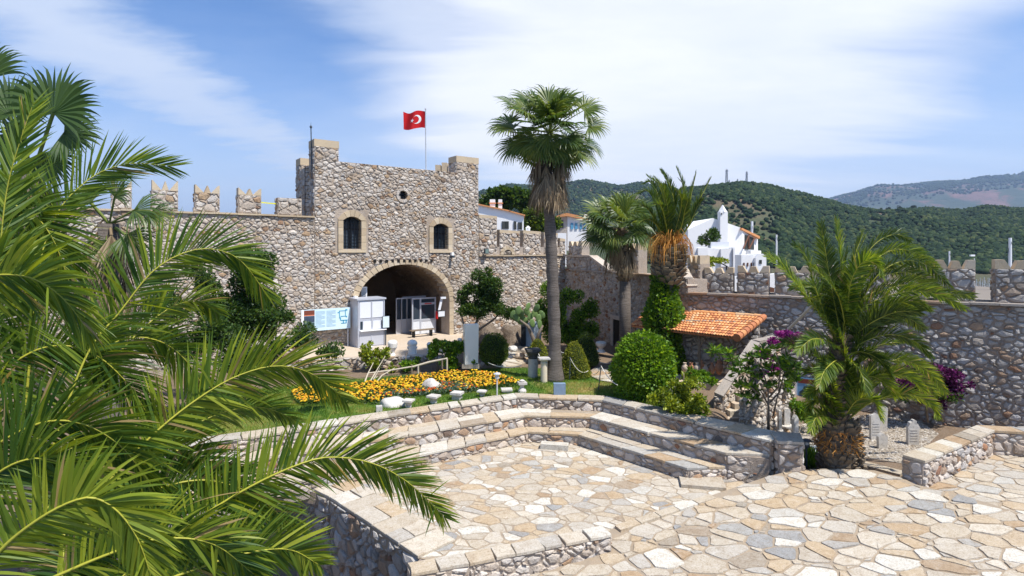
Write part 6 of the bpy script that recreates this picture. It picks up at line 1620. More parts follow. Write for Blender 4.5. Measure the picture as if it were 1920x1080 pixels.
# court floor (raised) and the low retaining wall in front of it
cp = [TP(-1, 0, -8.6), TP(-1, 0, 0), Vector((-10.5, 27.6, 0)), Vector((-3.6, 28.9, 0)), Vector((-2.9, 29.6, 0)), TP(TW - 1.2, 0, 0), TP(TW - 1.2, 0, -8.6)]
cp = [(p.x, p.y) for p in cp]
if area(cp) < 0: cp = cp[::-1]
MB().prism(cp, -.7, .012).build('court_floor', m_court)['kind'] = 'structure'
o = thing('low_wall', 'low rubble retaining wall between the lawn and the entrance court, behind the wooden rail', 'wall', (-6.5, 28.2, -.6))
st = []; seg_wall(st, (-12, 27.3), (-10.5, 27.55), -.62, .05, .3, .18, 860); seg_wall(st, (-10.5, 27.55), (-3.5, 28.85), -.62, .05, .3, .16, 861, depth=.09); seg_wall(st, (-3.5, 28.85), (-2.8, 29.7), -.62, .02, .3, .17, 862)
lay(st, o, m_stone, limit=200); mb = MB(); mb.prism([(-10.5, 27.56), (-3.5, 28.86), (-3.6, 29.1), (-10.5, 27.9)], -.65, .03); mb.build('core', m_mortar, o)
# path stones of the garden
gp = [G(x, y, -.5) for x, y in ((900, 690), (960, 690), (1000, 676), (1010, 655), (960, 645), (925, 655), (905, 668))]
pl = [(p.x, p.y) for p in gp]
if area(pl) < 0: pl = pl[::-1]
stone_floor('garden_path', 'pale garden path of flat stones curving behind the lawn', pl, lambda x, y: gz(x, y) + .05, .42, 64, 90, depth=.02, gap=.04, thick=.1)
gp = [G(x, y, -.52) for x, y in ((1100, 703), (1125, 714), (1168, 722), (1175, 700), (1140, 693), (1115, 690))]
pl = [(p.x, p.y) for p in gp]
if area(pl) < 0: pl = pl[::-1]
stone_floor('garden_path', 'pale path of slabs between the roped posts and the round hedge', pl, lambda x, y: gz(x, y) + .07, .7, 65, 60, depth=.015, gap=.03, thick=.1)

# kiosks inside the arch
def kiosk(label, px0, px1, ztop, h0, depth, cols, doors):
    pass
tu = TU
def tpx(px, back):   # wall coordinate for a picture column at a setback behind the face
    return upx(px, TL - TN * back, TU)
kb = -1.35
ka, kb2 = tpx(671, kb), tpx(722, kb)
ktop = TZ(700, 562, TL + TN * 1.35)
k1 = thing('ticket_kiosk', 'white panelled ticket kiosk in front of the left side of the arch', 'kiosk', TP((ka + kb2) / 2, 0, 1.2))
MB().hexa([TP(ka, .012, 1.30), TP(kb2, .012, 1.30), TP(kb2, .012, .15), TP(ka, .012, .15), TP(ka, ktop, 1.30), TP(kb2, ktop, 1.30), TP(kb2, ktop, .15), TP(ka, ktop, .15)]).build('body', m_alu, k1)
MB().hexa([TP(ka - .06, ktop + .002, 1.38), TP(kb2 + .06, ktop + .002, 1.38), TP(kb2 + .06, ktop + .002, .1), TP(ka - .06, ktop + .002, .1), TP(ka - .06, ktop + .09, 1.38), TP(kb2 + .06, ktop + .09, 1.38), TP(kb2 + .06, ktop + .09, .1), TP(ka - .06, ktop + .09, .1)]).build('roof', m_alu, k1)
m_panel = plain('white_blind', (.70, .72, .76), .5, var=.03)
W_ = kb2 - ka; Hh = ktop
for (a, b, c, d, mt, nm) in ((.08, .48, .62, .97, m_panel, 'panel'), (.53, .93, .62, .97, m_panel, 'panel'), (.20, .52, .38, .55, m_panel, 'hatch_window'), (.56, .86, .38, .55, m_panel, 'hatch_window'), (.10, .18, .38, .55, m_glass, 'side_pane'), (.06, .49, .03, .33, m_alu, 'lower_panel'), (.52, .95, .03, .33, m_alu, 'lower_panel')):
    MB().box(TP(ka + W_ * (a + b) / 2, Hh * (c + d) / 2, 1.305), (W_ * (b - a), .03, Hh * (d - c)), ux=TU).build(nm, mt, k1)
MB().box(TP(ka + W_ * .55, Hh * .355, 1.38), (W_ * .95, .2, .05), ux=TU).build('counter', m_whitec, k1)
for f in (.03, .505, .97): MB().box(TP(ka + W_ * f, Hh * .5, 1.315), (.05, .05, Hh * .99), ux=TU).build('mullion', m_alu, k1)
o = thing('notice_board', 'small white notice board on the right edge of the ticket kiosk', 'notice', TP(kb2 + .15, 1.2, 1.42))
MB().box(TP(tpx(723.5, -1.45), 1.35, 1.45), (.42, .04, .68), ux=TU).build('frame', m_dkpole, o); MB().box(TP(tpx(723.5, -1.45), 1.35, 1.475), (.37, .012, .63), ux=TU).build('sheet', plain('pale_blue_print', (.62, .72, .76), .5, var=.03), o)
MB().box(TP(tpx(723.5, -1.45), .5, 1.42), (.06, .05, 1.0), ux=TU).build('post', m_dkpole, o)
# air conditioner and lit inner window above the kiosk
o = thing('air_conditioner', 'air conditioning unit standing above the ticket kiosk inside the arch', 'air conditioner', TP(tpx(681, 0.6), 2.9, -.6))
MB().box(TP(tpx(681, .6), TZ(681, 549) , -.6), (.36, .3, .62), ux=TU).build('casing', m_whitec, o)
for i in range(7): MB().box(TP(tpx(680, .6), TZ(681, 549) - .22 + i * .07, -.44), (.28, .02, .02), ux=TU).build('slat', m_dkpole, o)
MB().box(TP(tpx(681, .6), TZ(681, 549) - .36, -.6), (.6, .5, .08), ux=TU).build('shelf', m_dkpole, o)
# inner glazed office on the right
fr0, fr1 = tpx(772, 1.2), tpx(817, 1.2)
k2 = thing('glazed_office', 'white framed glazed booth with a door on the right inside the arch', 'booth', TP((fr0 + fr1) / 2, 0, -1.3))
zt_ = TZ(790, 558, TL - TN * 1.2); W_ = fr1 - fr0
MB().box(TP((fr0 + fr1) / 2, zt_ * .5, -2.6), (W_, .05, zt_), ux=TU).build('back_panel', m_alu, k2)
for s_, (a, b, c, d) in enumerate(((0, .05, 0, 1), (.32, .38, 0, 1), (.95, 1.0, 0, 1))): MB().box(TP(fr0 + W_ * (a + b) / 2, zt_ * .5 + .01, -1.2), (W_ * (b - a), .08, zt_ - .02), ux=TU).build('mullion', m_alu, k2)
for (a, b, c, d) in ((.05, .32, .96, 1.0), (.38, .95, .96, 1.0), (.38, .95, .80, .86), (.05, .32, .38, .42), (.38, .95, .36, .42)): MB().box(TP(fr0 + W_ * (a + b) / 2, zt_ * (c + d) / 2, -1.2), (W_ * (b - a), .07, zt_ * (d - c)), ux=TU).build('rail', m_alu, k2)
for (a, b, c, d) in ((.05, .32, .02, .38), (.38, .95, .02, .36)): MB().box(TP(fr0 + W_ * (a + b) / 2, zt_ * (c + d) / 2, -1.2), (W_ * (b - a), .03, zt_ * (d - c)), ux=TU).build('lower_panel', m_panel, k2)
for (a, b, c, d) in ((.05, .32, .42, .96), (.38, .95, .42, .80), (.38, .95, .86, .96)): MB().box(TP(fr0 + W_ * (a + b) / 2, zt_ * (c + d) / 2, -1.22), (W_ * (b - a), .02, zt_ * (d - c)), ux=TU).build('pane', m_glass, k2)
MB().box(TP(fr0 + W_ * .66, zt_ * .83, -1.15), (.5, .012, .06), ux=TU).build('red_sign', plain('red_print', (.6, .03, .03), .5), k2)
pa = tpx(742, 2.2)
for i, (a, b) in enumerate(((743, 752), (753, 762), (763, 771))):
    u0_, u1_ = tpx(a, 2.2), tpx(b, 2.2)
    MB().box(TP((u0_ + u1_) / 2, .45, -2.2), (u1_ - u0_, .03, .9), ux=TU).build('lower_panel', m_alu, k2); MB().box(TP((u0_ + u1_) / 2, 1.6, -2.22), (u1_ - u0_ - .04, .02, 1.3), ux=TU).build('pane', m_glass, k2)
    MB().box(TP(u0_, 1.15, -2.2), (.05, .06, 2.3), ux=TU).build('mullion', m_alu, k2)
for q_ in range(1):
    MB().box(TP((tpx(743, 2.2) + tpx(771, 2.2)) / 2, 2.3, -2.2), (tpx(771, 2.2) - tpx(743, 2.2), .07, .08), ux=TU).build('rail', m_alu, k2)
    MB().box(TP((tpx(743, 2.2) + tpx(771, 2.2)) / 2, .92, -2.19), (tpx(771, 2.2) - tpx(743, 2.2), .07, .06), ux=TU).build('rail', m_alu, k2)
# bench in front of the glazed booth
o = thing('bench', 'dark wooden bench in front of the glazed booth in the archway', 'bench', TP(tpx(795, 0), 0.012, -.2))
MB().box(TP(tpx(796, 0), .44, -.3), (1.65, .36, .06), ux=TU).build('seat', m_wood, o)
for s_ in (-.6, .6): MB().box(TP(tpx(796, 0) + s_, .21, -.3), (.08, .3, .40), ux=TU).build('leg', m_iron, o)
# extinguisher, notice, post
o = thing('fire_extinguisher', 'red fire extinguisher hanging on the right jamb of the arch', 'extinguisher', TP(tpx(819, .3), 1.0, -.3))
ep = TP(tpx(819, .3), 1.05, -.3)
MB().lathe(ep, [(.07, 0), (.085, .05), (.085, .42), (.05, .5), (.02, .52)], 12).build('cylinder', plain('red_paint', (.6, .02, .02), .35), o); MB().box(ep + Vector((0, 0, .56)), (.12, .04, .06)).build('valve', m_iron, o)
o = thing('notice_board', 'small framed white notice on the right jamb of the arch', 'notice', TP(tpx(827, 0), 1.7, .1))
np_ = TP(tpx(827, -.1), TZ(827, 588), .14)
MB().box(np_, (.52, .03, .40), ux=TU).build('frame', m_dkpole, o); MB().box(np_ + TN * .02, (.44, .012, .32), ux=TU).build('sheet', m_panel, o)
o = thing('wall_lamp', 'long pale lamp fixed askew above the notice on the right jamb', 'lamp', TP(tpx(826, 0), 2.3, .1))
MB().box(TP(tpx(825, -.1), TZ(825, 570), .15), (.16, .06, .75), ux=TU, uz=(0.2, 0.15, 1)).build('housing', m_panel, o)
MB().box(TP(tpx(829, -.1), TZ(829, 558), .22), (.36, .12, .12), ux=TU).build('spot', m_panel, o)
# information board left of the kiosk
ia, ib = upx(565), upx(657); iz0, iz1 = TZ(610, 618), TZ(610, 580)
ih = .5
ia, ib = upx(565, TL + TN * ih, TU), upx(657, TL + TN * ih, TU); iz0, iz1 = TZ(610, 619, TL + TN * ih), TZ(610, 579, TL + TN * ih)
o = thing('information_board', 'pale blue information board with a castle plan left of the ticket kiosk', 'sign', TP((ia + ib) / 2, 0, ih))
m_boardb = plain('pale_blue_print_board', (.58, .74, .82), .5, var=.03, nscale=1)
MB().box(TP((ia + ib) / 2, (iz0 + iz1) / 2, ih - .03), (ib - ia, .05, iz1 - iz0), ux=TU).build('panel', m_boardb, o)
W_, Hh = ib - ia, iz1 - iz0
def bp(a, b, c, d, mt, nm, e=.002): MB().box(TP(ia + W_ * (a + b) / 2, iz0 + Hh * (c + d) / 2, ih + e), (W_ * (b - a), .006, Hh * (d - c)), ux=TU).build(nm, mt, o)
bp(.0, .05, 0, 1, m_whitec, 'border'); bp(.05, .26, .76, .97, plain('brown_print', (.18, .05, .03), .5), 'photo_band'); bp(.05, .26, .72, .755, plain('orange_print', (.75, .2, .08), .5), 'photo_band'); bp(.05, .26, .42, .70, plain('photo_print', (.05, .07, .11), .4, var=.9, nscale=7), 'photo'); bp(.05, .26, .12, .40, plain('photo_print_green', (.05, .09, .08), .4, var=.9, nscale=8), 'photo')
m_tx = plain('blue_grey_print', (.33, .50, .62), .6)
for c_ in (.28, .50):
    for r_ in range(14): bp(c_, c_ + (.19 if r_ % 4 != 3 else .12), .88 - r_ * .055, .895 - r_ * .055, m_tx, 'text_line')
m_pl = plain('blue_plan_print', (.03, .28, .45), .6)
for (a, b, c, d) in ((.76, .90, .84, .87), (.76, .775, .50, .87), (.885, .90, .60, .87), (.79, .90, .58, .61), (.73, .76, .76, .80), (.90, .93, .54, .60), (.89, .935, .86, .92), (.78, .80, .40, .55), (.80, .94, .38, .42), (.84, .86, .24, .40), (.90, .92, .26, .40), (.80, .92, .25, .28)): bp(a, b, c, d, m_pl, 'plan_line')
for f in (.04, .96): MB().tube([TP(ia + W_ * f, -.2, ih - .1), TP(ia + W_ * f, iz1, ih - .1)], .04, 6).build('post', m_pole, o)

# pale tall slab
d = 27.5; c = P(883, 688, d)
o = thing('stone_slab', 'tall smooth pale grey slab standing upright on a small brown base', 'stele', c)
MB().box(c + Vector((0, 0, .06)), (.84, .45, .20)).build('base', m_court, o)
hs = (686 - 611) / F * d
m_ = MB(); q = [(a_ * .93 + b_ * .36 * -1, a_ * .36 + b_ * .93) for a_, b_ in ((-.36, -.14), (.36, -.14), (.36, .14), (-.36, .14))]
m_.v = []; m_.add([c + Vector((x * .92, y, .162)) for x, y in q] + [c + Vector((x * 1.0, y, .14 + hs)) for x, y in q], [(3, 2, 1, 0), (4, 5, 6, 7), (0, 1, 5, 4), (1, 2, 6, 5), (2, 3, 7, 6), (3, 0, 4, 7)]).build('shaft', m_paint, o)
# column stumps
m_colm = stone_mat('grey_veined_marble', [(0, (.38, .37, .35)), (1, (.50, .48, .45))], rough=.7, fine=12, bs=.4, bd=.01, dirt_shade=.7, stain_shade=(.10, .10, .10))
m_darkcap = stone_mat('blackened_marble', [(0, (.035, .035, .037)), (1, (.08, .08, .08))], fine=10, bs=.7, bd=.02, dirt_shade=.0)
d = 26.3; c = P(999, 707, d); h = (707 - 672) / F * d
o = thing('column_stump', 'thick grey column stump with a blackened capital left of the tall palm', 'column', c)
MB().lathe(c, [(.23, 0), (.225, h * .5), (.215, h)], 20).build('shaft', m_colm, o, smooth=False)
MB().lathe(c + Vector((0, 0, h)), [(.22, .003), (.23, .05), (.21, .10), (.25, .2), (.33, .30), (.34, .36)], 16).build('capital', m_darkcap, o)
m_ = MB(); m_.box(c + Vector((0, 0, h + .41)), (.66, .62, .09), rot=.2); m_.build('abacus', m_darkcap, o)
d = 25.3; c = P(1020, 723, d); h = (723 - 680) / F * d
o = thing('column_stump', 'slim cream column stump with a flat square top against the tall palm trunk', 'column', c)
m_cream = stone_mat('cream_stone', [(0, (.58, .50, .38)), (1, (.66, .58, .46))], fine=10, bs=.3, bd=.01, dirt_shade=.3, stain_shade=(.35, .27, .18))
MB().lathe(c, [(.155, 0), (.15, .1), (.145, h * .95), (.165, h * .955), (.165, h)], 18).build('shaft', m_cream, o)
MB().lathe(c + Vector((0, 0, h)), [(.15, .003), (.16, .08), (.22, .16)], 14).build('capital', m_colm, o); MB().box(c + Vector((0, 0, h + .195)), (.50, .48, .07), rot=.15).build('abacus', m_colm, o)
# white rocks
for (px, py, w_, h_, d_, lab, sd) in ((810, 742, 46, 27, 23.9, 'big white boulder in the middle of the marigold bed', 2), (735, 764, 54, 18, 21.5, 'low flat white boulder at the left edge of the flower bed', 5), (1268, 742, 26, 20, 22.0, 'white rounded boulder among the yellow-green shrub', 7)):
    c = P(px, py, d_); m_ = MB(); m_.blob(c + Vector((0, 0, .02)), (w_ / 2 / F * d_, w_ / 2.6 / F * d_, h_ / F * d_), seed=sd, rough=.13, nu=18, nv=12)
    o = m_.build('boulder', m_marble, None, smooth=True, at=c); tag(o, lab, 'rock')
# small capitals along the rim
def cap_small(c, r, h, label, kind, rot=0.0, group=None):
    o = thing('marble_capital', label, 'capital', c, group)
    if kind == 'bell':
        MB().lathe(c, [(r * .62, 0), (r * .66, h * .2), (r * .60, h * .35), (r * .8, h * .6), (r * 1.0, h * .78)], 12).build('bell', m_colm, o); MB().box(c + Vector((0, 0, h * .89)), (r * 2.1, r * 2.0, h * .2), rot=rot).build('abacus', m_marble, o)
    elif kind == 'double':
        MB().lathe(c, [(r * 1.0, 0), (r * .9, h * .18), (r * .45, h * .42), (r * .5, h * .55), (r * .75, h * .7)], 12).build('base', m_marble, o); MB().box(c + Vector((0, 0, h * .80)), (r * 1.9, r * 1.7, h * .20), rot=rot).build('abacus', m_colm, o)
        MB().lathe(c + Vector((0, 0, h * .9)), [(r * .5, 0.003), (r * .62, h * .12), (r * .3, h * .2)], 10).build('boss', m_marble, o)
    else:
        MB().box(c + Vector((0, 0, h * .35)), (r * 1.6, r * 1.5, h * .7), rot=rot).build('block', m_colm, o); MB().box(c + Vector((0, 0, h * .86)), (r * 2.2, r * 2.1, h * .3), rot=rot).build('abacus', m_marble, o)
for (px, py, w_, h_, kd, lab) in ((766, 765, 18, 16, 'bell', 'small marble capital beside the low flat boulder'), (813, 757, 20, 16, 'bell', 'small marble capital below the big white boulder'), (857, 749, 19, 14, 'block', 'low marble block right of the big boulder on the lawn'),
                                  (904, 743, 16, 11, 'bell', 'dark stained capital left of the silver garden lamp'), (950, 736, 18, 9, 'slabby', 'flat pale slab fragment right of the silver garden lamp'), (979, 735, 17, 21, 'double', 'hourglass shaped marble capital near the two column stumps')):
    c = G(px, py, -.53); d_ = c.y
    if kd == 'slabby':
        o = thing('marble_fragment', lab, 'stone', c); MB().box(c + Vector((0, 0, .05)), (.36, .3, .1), rot=.1).build('block', m_colm, o); MB().box(c + Vector((0, 0, .13)), (.46, .38, .07), rot=.12).build('slab', m_marble, o)
    else: cap_small(c, w_ / 2 / F * d_, h_ / F * d_, lab, kd, rot=random.uniform(-.4, .4))
o = MB().box(G(711, 772, -.53) + Vector((0, 0, .10)), (.22, .2, .24), rot=.3).build('stone_block', m_colm, None, at=G(711, 772, -.53)); tag(o, 'small grey stone block left of the low flat boulder', 'stone')
# marble busts and altars on the court edge
def altar(px, pyb, w_, h_, d_, label, kind, sd):
    c = P(px, pyb, d_); r = w_ / 2 / F * d_; h = h_ / F * d_
    o = thing('marble_altar', label, 'altar', c)
    if kind == 'round':
        MB().lathe(c, [(r * 1.15, 0), (r * 1.15, h * .08), (r * .92, h * .14), (r * .86, h * .6), (r * .95, h * .68), (r * 1.08, h * .74), (r * 1.05, h * .82), (r * .8, h * .93), (r * .35, h)], 18).build('drum', m_altar, o, smooth=False)
        for k in range(4):
            a0 = -math.pi * .95 + k * math.pi * .4
            MB().tube([c + Vector((math.cos(a0 + t_ * .62) * r * .97, math.sin(a0 + t_ * .62) * r * .97, h * (.60 - .12 * math.sin(math.pi * t_)))) for t_ in (0, .25, .5, .75, 1)], [r * .07, r * .11, r * .13, r * .11, r * .07], 6).build('garland', m_altar, o)
    elif kind == 'vase':
        MB().lathe(c, [(r * .9, 0), (r * .8, h * .1), (r * .4, h * .3), (r * .45, h * .4), (r * .95, h * .62), (r * 1.05, h * .86), (r * .95, h * .93), (r * .6, h)], 14).build('body', m_altar, o)
    else:
        MB().box(c + Vector((0, 0, h * .12)), (r * 1.6, r * 1.5, h * .24), rot=.2).build('plinth', m_altar, o); MB().box(c + Vector((0, 0, h * .46)), (r * 1.2, r * 1.1, h * .42), rot=.2).build('block', m_altar, o)
        MB().blob(c + Vector((0, 0, h * .82)), (r * .8, r * .7, h * .2), seed=sd, rough=.1).build('top', m_altar, o)
altar(736, 672, 18, 34, 28.9, 'white marble vase-shaped fragment behind the yellow-green vine', 'vase', 1)
altar(773, 667, 18, 30, 29.3, 'round white marble altar with carved garlands in the entrance court', 'round', 2)
altar(805, 668, 14, 26, 29.6, 'small marble pedestal fragment left of the bright vine', 'block', 3)
altar(836, 668, 13, 30, 29.8, 'stacked marble fragment between the two green vines', 'block', 4)
altar(694, 666, 16, 18, 28.6, 'broken white marble lump left of the vase-shaped fragment', 'block', 6)
altar(862, 648, 9, 14, 32.0, 'small pale stone ornament at the foot of the right arch jamb', 'vase', 8)
d_ = 31.5
altar(1127, 660, 20, 20, d_, 'white marble basin on a foot beside the dark conical shrub', 'vase', 5)
for (px, py, w_, h_, dd, lab) in ((790, 670, 26, 8, 29.2, 'low marble slab lying between the altar and the pedestal'), (756, 671, 14, 7, 29.0, 'small marble slab left of the garlanded altar')):
    c = P(px, py, dd); o = MB().box(c + Vector((0, 0, .08)), (w_ / F * dd, .4, .16), rot=.15).build('marble_slab', m_altar, None, at=c); tag(o, lab, 'stone')
# rock outcrop below the wall
m_rock = stone_mat('bedrock', [(0, (.13, .10, .075)), (1, (.24, .19, .145))], fine=5, bs=1.0, bd=.12, dirt_shade=.6)
for (px, py, w_, h_, dd, sd, lab) in ((915, 672, 60, 62, 33.6, 3, 'dark bedrock outcrop under the wall behind the egg-shaped shrub'), (960, 668, 50, 60, 34.6, 9, 'brown fluted bedrock outcrop left of the cactus'), (1165, 668, 26, 30, 32.3, 4, 'low dark rock at the foot of the brown wall')):
    c = P(px, py, dd); o = MB().blob(c + Vector((0, 0, h_ * .42 / F * dd)), (w_ / 2 / F * dd, .9, h_ * .58 / F * dd), seed=sd, rough=.16, nu=22, nv=14).build('rock_outcrop', m_rock, None, at=c); tag(o, lab, 'rock')
for i, (px, py, w_, h_) in enumerate(((935, 662, 22, 10), (950, 672, 26, 9), (975, 668, 20, 9), (962, 655, 18, 8), (985, 658, 16, 8), (912, 668, 16, 8))):
    c = P(px, py, 30.5 - .1 * i); o = MB().blob(c + Vector((0, 0, .03)), (w_ / 2 / F * 30, .35, h_ / F * 30 * .7), seed=40 + i, rough=.15, nu=12, nv=8).build('garden_rock', m_marble if i % 2 else m_court, None, at=c)
    tag(o, ('brown rock just right of the egg-shaped shrub', 'pale rock in front of the bedrock, second from the egg-shaped shrub', 'brown rock at the middle of the garden path edge', 'small pale rock farthest back under the bedrock outcrop', 'brown rock nearest the prickly pear', 'pale rock half hidden behind the egg-shaped shrub')[i], 'rock', 'rocks beside the garden path')
# grey panel leaning near the cactus, dark doorway
d_ = 33.6
o = thing('leaning_panel', 'blue-grey panel leaning in a dark recess behind the cactus', 'panel', P(995, 662, d_))
MB().extrude([P(986, 662, d_), P(1012, 662, d_), P(1018, 600, d_ + .2), P(986, 606, d_ + .2)], (0, .05, 0)).build('board', plain('blue_grey_board', (.36, .44, .52), .6, var=.2), o)
MB().extrude([P(977, 662, d_), P(986, 662, d_), P(986, 604, d_), P(977, 606, d_)], (0, .3, 0)).build('post', plain('dark_post', (.02, .025, .03), .8), o)
ud = upx(1161, WO, WU)
o = link('door_opening', None, ww, TP(ud, -.4, .1, WO, WU, WNn))
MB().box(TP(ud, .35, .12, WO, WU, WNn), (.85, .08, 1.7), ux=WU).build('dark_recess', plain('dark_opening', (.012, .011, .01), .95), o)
for z_ in range(5):
    for s_ in (-1, 1): MB().box(TP(ud + s_ * .58, -.3 + z_ * .36, .12, WO, WU, WNn), (.3, .16, .34), ux=WU, t=random.random()).build('jamb_stone', m_stoneg, o)
MB().box(TP(ud, 1.34, .13, WO, WU, WNn), (1.5, .18, .24), ux=WU).build('lintel', m_stoneg, o)

# wooden rail with posts
m_rail = plain('pale_weathered_rail', (.50, .43, .33), .8, nscale=10)
o = thing('wooden_rail', 'rustic wooden rail on posts carrying the vines at the edge of the lawn', 'fence', P(770, 700, 26.9))
MB().tube([P(774, 688, 26.9), P(805, 679, 26.95), P(839, 672, 27.0)], [.05, .055, .045], 8).build('rail', m_rail, o); MB().tube([P(690, 700, 26.6), P(735, 694, 26.8), P(776, 687, 26.9)], .04, 8).build('rail', m_rail, o)
for (px, pt, pb, mt) in ((784, 685, 702, m_rail), (838, 673, 695, m_rail), (726, 695, 712, m_rail), (772, 684, 702, m_wood), (829, 676, 692, m_wood)): MB().tube([P(px, pb, 26.9), P(px, pt, 26.9)], .045, 7).build('post', mt, o)
o = thing('bare_branches', 'bare grey branches leaning below the yellow-green vine', 'branches', P(690, 715, 25.5))
for (a, b, c_) in (((690, 722), (703, 700), (722, 668)), ((700, 724), (716, 704), (740, 690)), ((684, 716), (690, 700), (700, 680)), ((694, 726), (700, 712), (712, 690)), ((680, 728), (696, 714), (708, 706))): MB().tube([P(*a, 25.2), P(*b, 25.7), P(*c_, 26.2)], [.035, .028, .015], 6).build('branch', m_rail, o)

# garden lamps
def lamp(px, pyb, pyt, label, d_, dark=True):
    c = P(px, pyb, d_); h = (pyb - pyt) / F * d_
    o = thing('garden_lamp', label, 'lamp', c, None); mt = m_dkpole if dark else m_pole
    MB().tube([c, c + Vector((0, 0, h * .74))], .03, 8).build('post', mt, o)
    MB().lathe(c + Vector((0, 0, h * .72)), [(.05, .003), (.10, h * .04), (.09, h * .10)], 10).build('cup', mt, o)
    MB().lathe(c + Vector((0, 0, h * .82)), [(.075, .003), (.075, h * .10)], 10).build('glass', plain('milky_glass', (.5, .52, .52), .3), o)
    for k in range(4): MB().box(c + Vector((.09 * math.cos(k * 1.57 + .6), .09 * math.sin(k * 1.57 + .6), h * .87)), (.015, .015, h * .12)).build('cage_bar', mt, o)
    MB().lathe(c + Vector((0, 0, h * .93)), [(.155, 0), (.15, h * .02), (.07, h * .055), (.02, h * .07)], 10).build('hood', mt, o)
lamp(932, 744, 698, 'slim silver garden lamp at the edge of the marigold bed', 22.7, False)
lamp(1512, 886, 822, 'dark garden lamp beside the grass tuft left of the big date palm', 17.9)
lamp(1606, 848, 800, 'dark garden lamp among the gravestones right of the date palm trunk', 19.6)
c = G(1050, 743, -.5)
o = thing('floodlight', 'blue-grey square garden floodlight box at the rim of the lawn', 'floodlight', c)
MB().box(c + Vector((0, .25, .24)), (.48, .26, .46)).build('housing', plain('blue_grey_metal', (.17, .24, .33), .5), o); MB().box(c + Vector((0, .25, .005)), (.2, .2, .06)).build('foot', m_iron, o)
# roped posts
def rope_pts(a, b, sag, n=9): return [a.lerp(b, i / n) - Vector((0, 0, sag * 4 * (i / n) * (1 - i / n))) for i in range(n + 1)]
m_rope = plain('white_rope', (.66, .62, .55), .8)
posts = []
for (px, pb, pt, dd, lab) in ((1068, 711, 671, 25.4, 'thin dark rope post in front of the yellow-green cone'), (1122, 731, 686, 23.6, 'leaning dark rope post by the pale path'), (1008, 690, 660, 27.5, 'rope post behind the blackened column stump')):
    a = P(px, pb, dd); b = P(px + (5 if px == 1122 else 1), pt, dd); o = thing('rope_post', lab, 'post', a); MB().tube([a, b], .022, 7).build('post', m_dkpole, o); MB().blob(b, (.035, .035, .035), rough=0, nu=6, nv=5).build('knob', m_dkpole, o); posts.append(b)
for (a, b, sg, lab) in ((posts[0], P(1103, 695, 25.9), .30, 'white rope hanging in front of the yellow-green cone shrub'), (posts[1], P(1158, 722, 22.2), .12, 'white rope from the leaning post to the round hedge'), (posts[1], P(1112, 700, 25.5), .15, 'white rope from the leaning post back to the cone shrub'),
                       (P(1100, 656, 29), P(1160, 672, 28), .45, 'white rope sagging in front of the dark conical shrub'), (posts[2], P(1012, 668, 27.2), .02, 'short rope beside the blackened capital'), (P(1046, 653, 29), P(1062, 660, 28.5), .12, 'white rope piece right of the tall palm trunk'), (P(915, 680, 27.3), P(978, 685, 27.0), .16, 'thin grey rope in front of the egg-shaped shrub')):
    o = MB().tube(rope_pts(a, b, sg), .016, 5).build('rope', m_rope, None, at=a); tag(o, lab, 'rope')

# ---------------------------------------------------------------- tiled roof on posts
E0, E1, E2 = P(1184, 610, 27.4), P(1276, 622, 25.3), P(1384, 634, 23.3)
B0, B1, B2 = P(1206, 590, 29.6), P(1285, 586, 27.6), P(1432, 596, 25.4)
roof = thing('tiled_canopy', 'lean-to canopy of orange barrel tiles on posts against the right wall', 'roof', (8.5, 26, -.8))
def bil(s_, t_):     # s along eave, t from eave to back
    if s_ < .44: e = E0.lerp(E1, s_ / .44); b = B0.lerp(B1, s_ / .44)
    else: e = E1.lerp(E2, (s_ - .44) / .56); b = B1.lerp(B2, (s_ - .44) / .56)
    return e.lerp(b, t_)
NR, NCOL = 9, 38
for i in range(NCOL):
    for j in range(NR):
        s0 = (i + .5) / NCOL; t0, t1 = j / NR - .03, (j + 1) / NR + .0
        a = bil(s0, t0); b = bil(s0, t1); dx = (bil(min(1, s0 + .5 / NCOL), (t0 + t1) / 2) - bil(max(0, s0 - .5 / NCOL), (t0 + t1) / 2))
        w_ = dx.length * .54; dxn = dx.normalized(); up_ = dxn.cross(b - a).normalized(); 
        if up_.z < 0: up_ = -up_
        m_ = MB(); n = 6
        for (p, lift, k) in ((a, .055, 1.0), (b, .015, .86)):
            for q in range(n + 1):
                an = math.pi * q / n; m_.v.append(tuple(p + dxn * math.cos(an) * w_ * k + up_ * (math.sin(an) * w_ * .75 * k + lift)))
        for q in range(n): m_.f.append((q, q + 1, n + 2 + q, n + 1 + q)); m_.m.append(0); m_.t.append(0)
        for (p, lift, k) in ((a, .035, .86),):
            b_ = len(m_.v)
            for q in range(n + 1):
                an = math.pi * q / n; m_.v.append(tuple(p + dxn * math.cos(an) * w_ * k + up_ * (math.sin(an) * w_ * .75 * k + lift - .012)))
        for q in range(n): m_.f.append((q + 1, q, b_ + q, b_ + q + 1)); m_.m.append(0); m_.t.append(0)
        tt = min(1, max(0, random.gauss(.5, .25))); m_.t = [tt] * len(m_.f)
        m_.build('roof_tile', m_tile, roof, smooth=False, at=a)
# valley sheet and timber below
m_ = MB(); us = [i / 20 for i in range(21)]
m_.v = [tuple(bil(u, t_) + Vector((0, 0, -h_))) for h_ in (.0, .07) for u in us for t_ in (0, 1)]
for i in range(20):
    m_.f.append((2 * i, 2 * i + 2, 2 * i + 3, 2 * i + 1)); m_.f.append((42 + 2 * i, 42 + 2 * i + 1, 42 + 2 * i + 3, 42 + 2 * i + 2)); m_.f.append((2 * i, 42 + 2 * i, 44 + 2 * i, 2 * i + 2))
m_.m = [0] * len(m_.f); m_.t = [.1] * len(m_.f); m_.build('roof_deck', m_tile, roof)
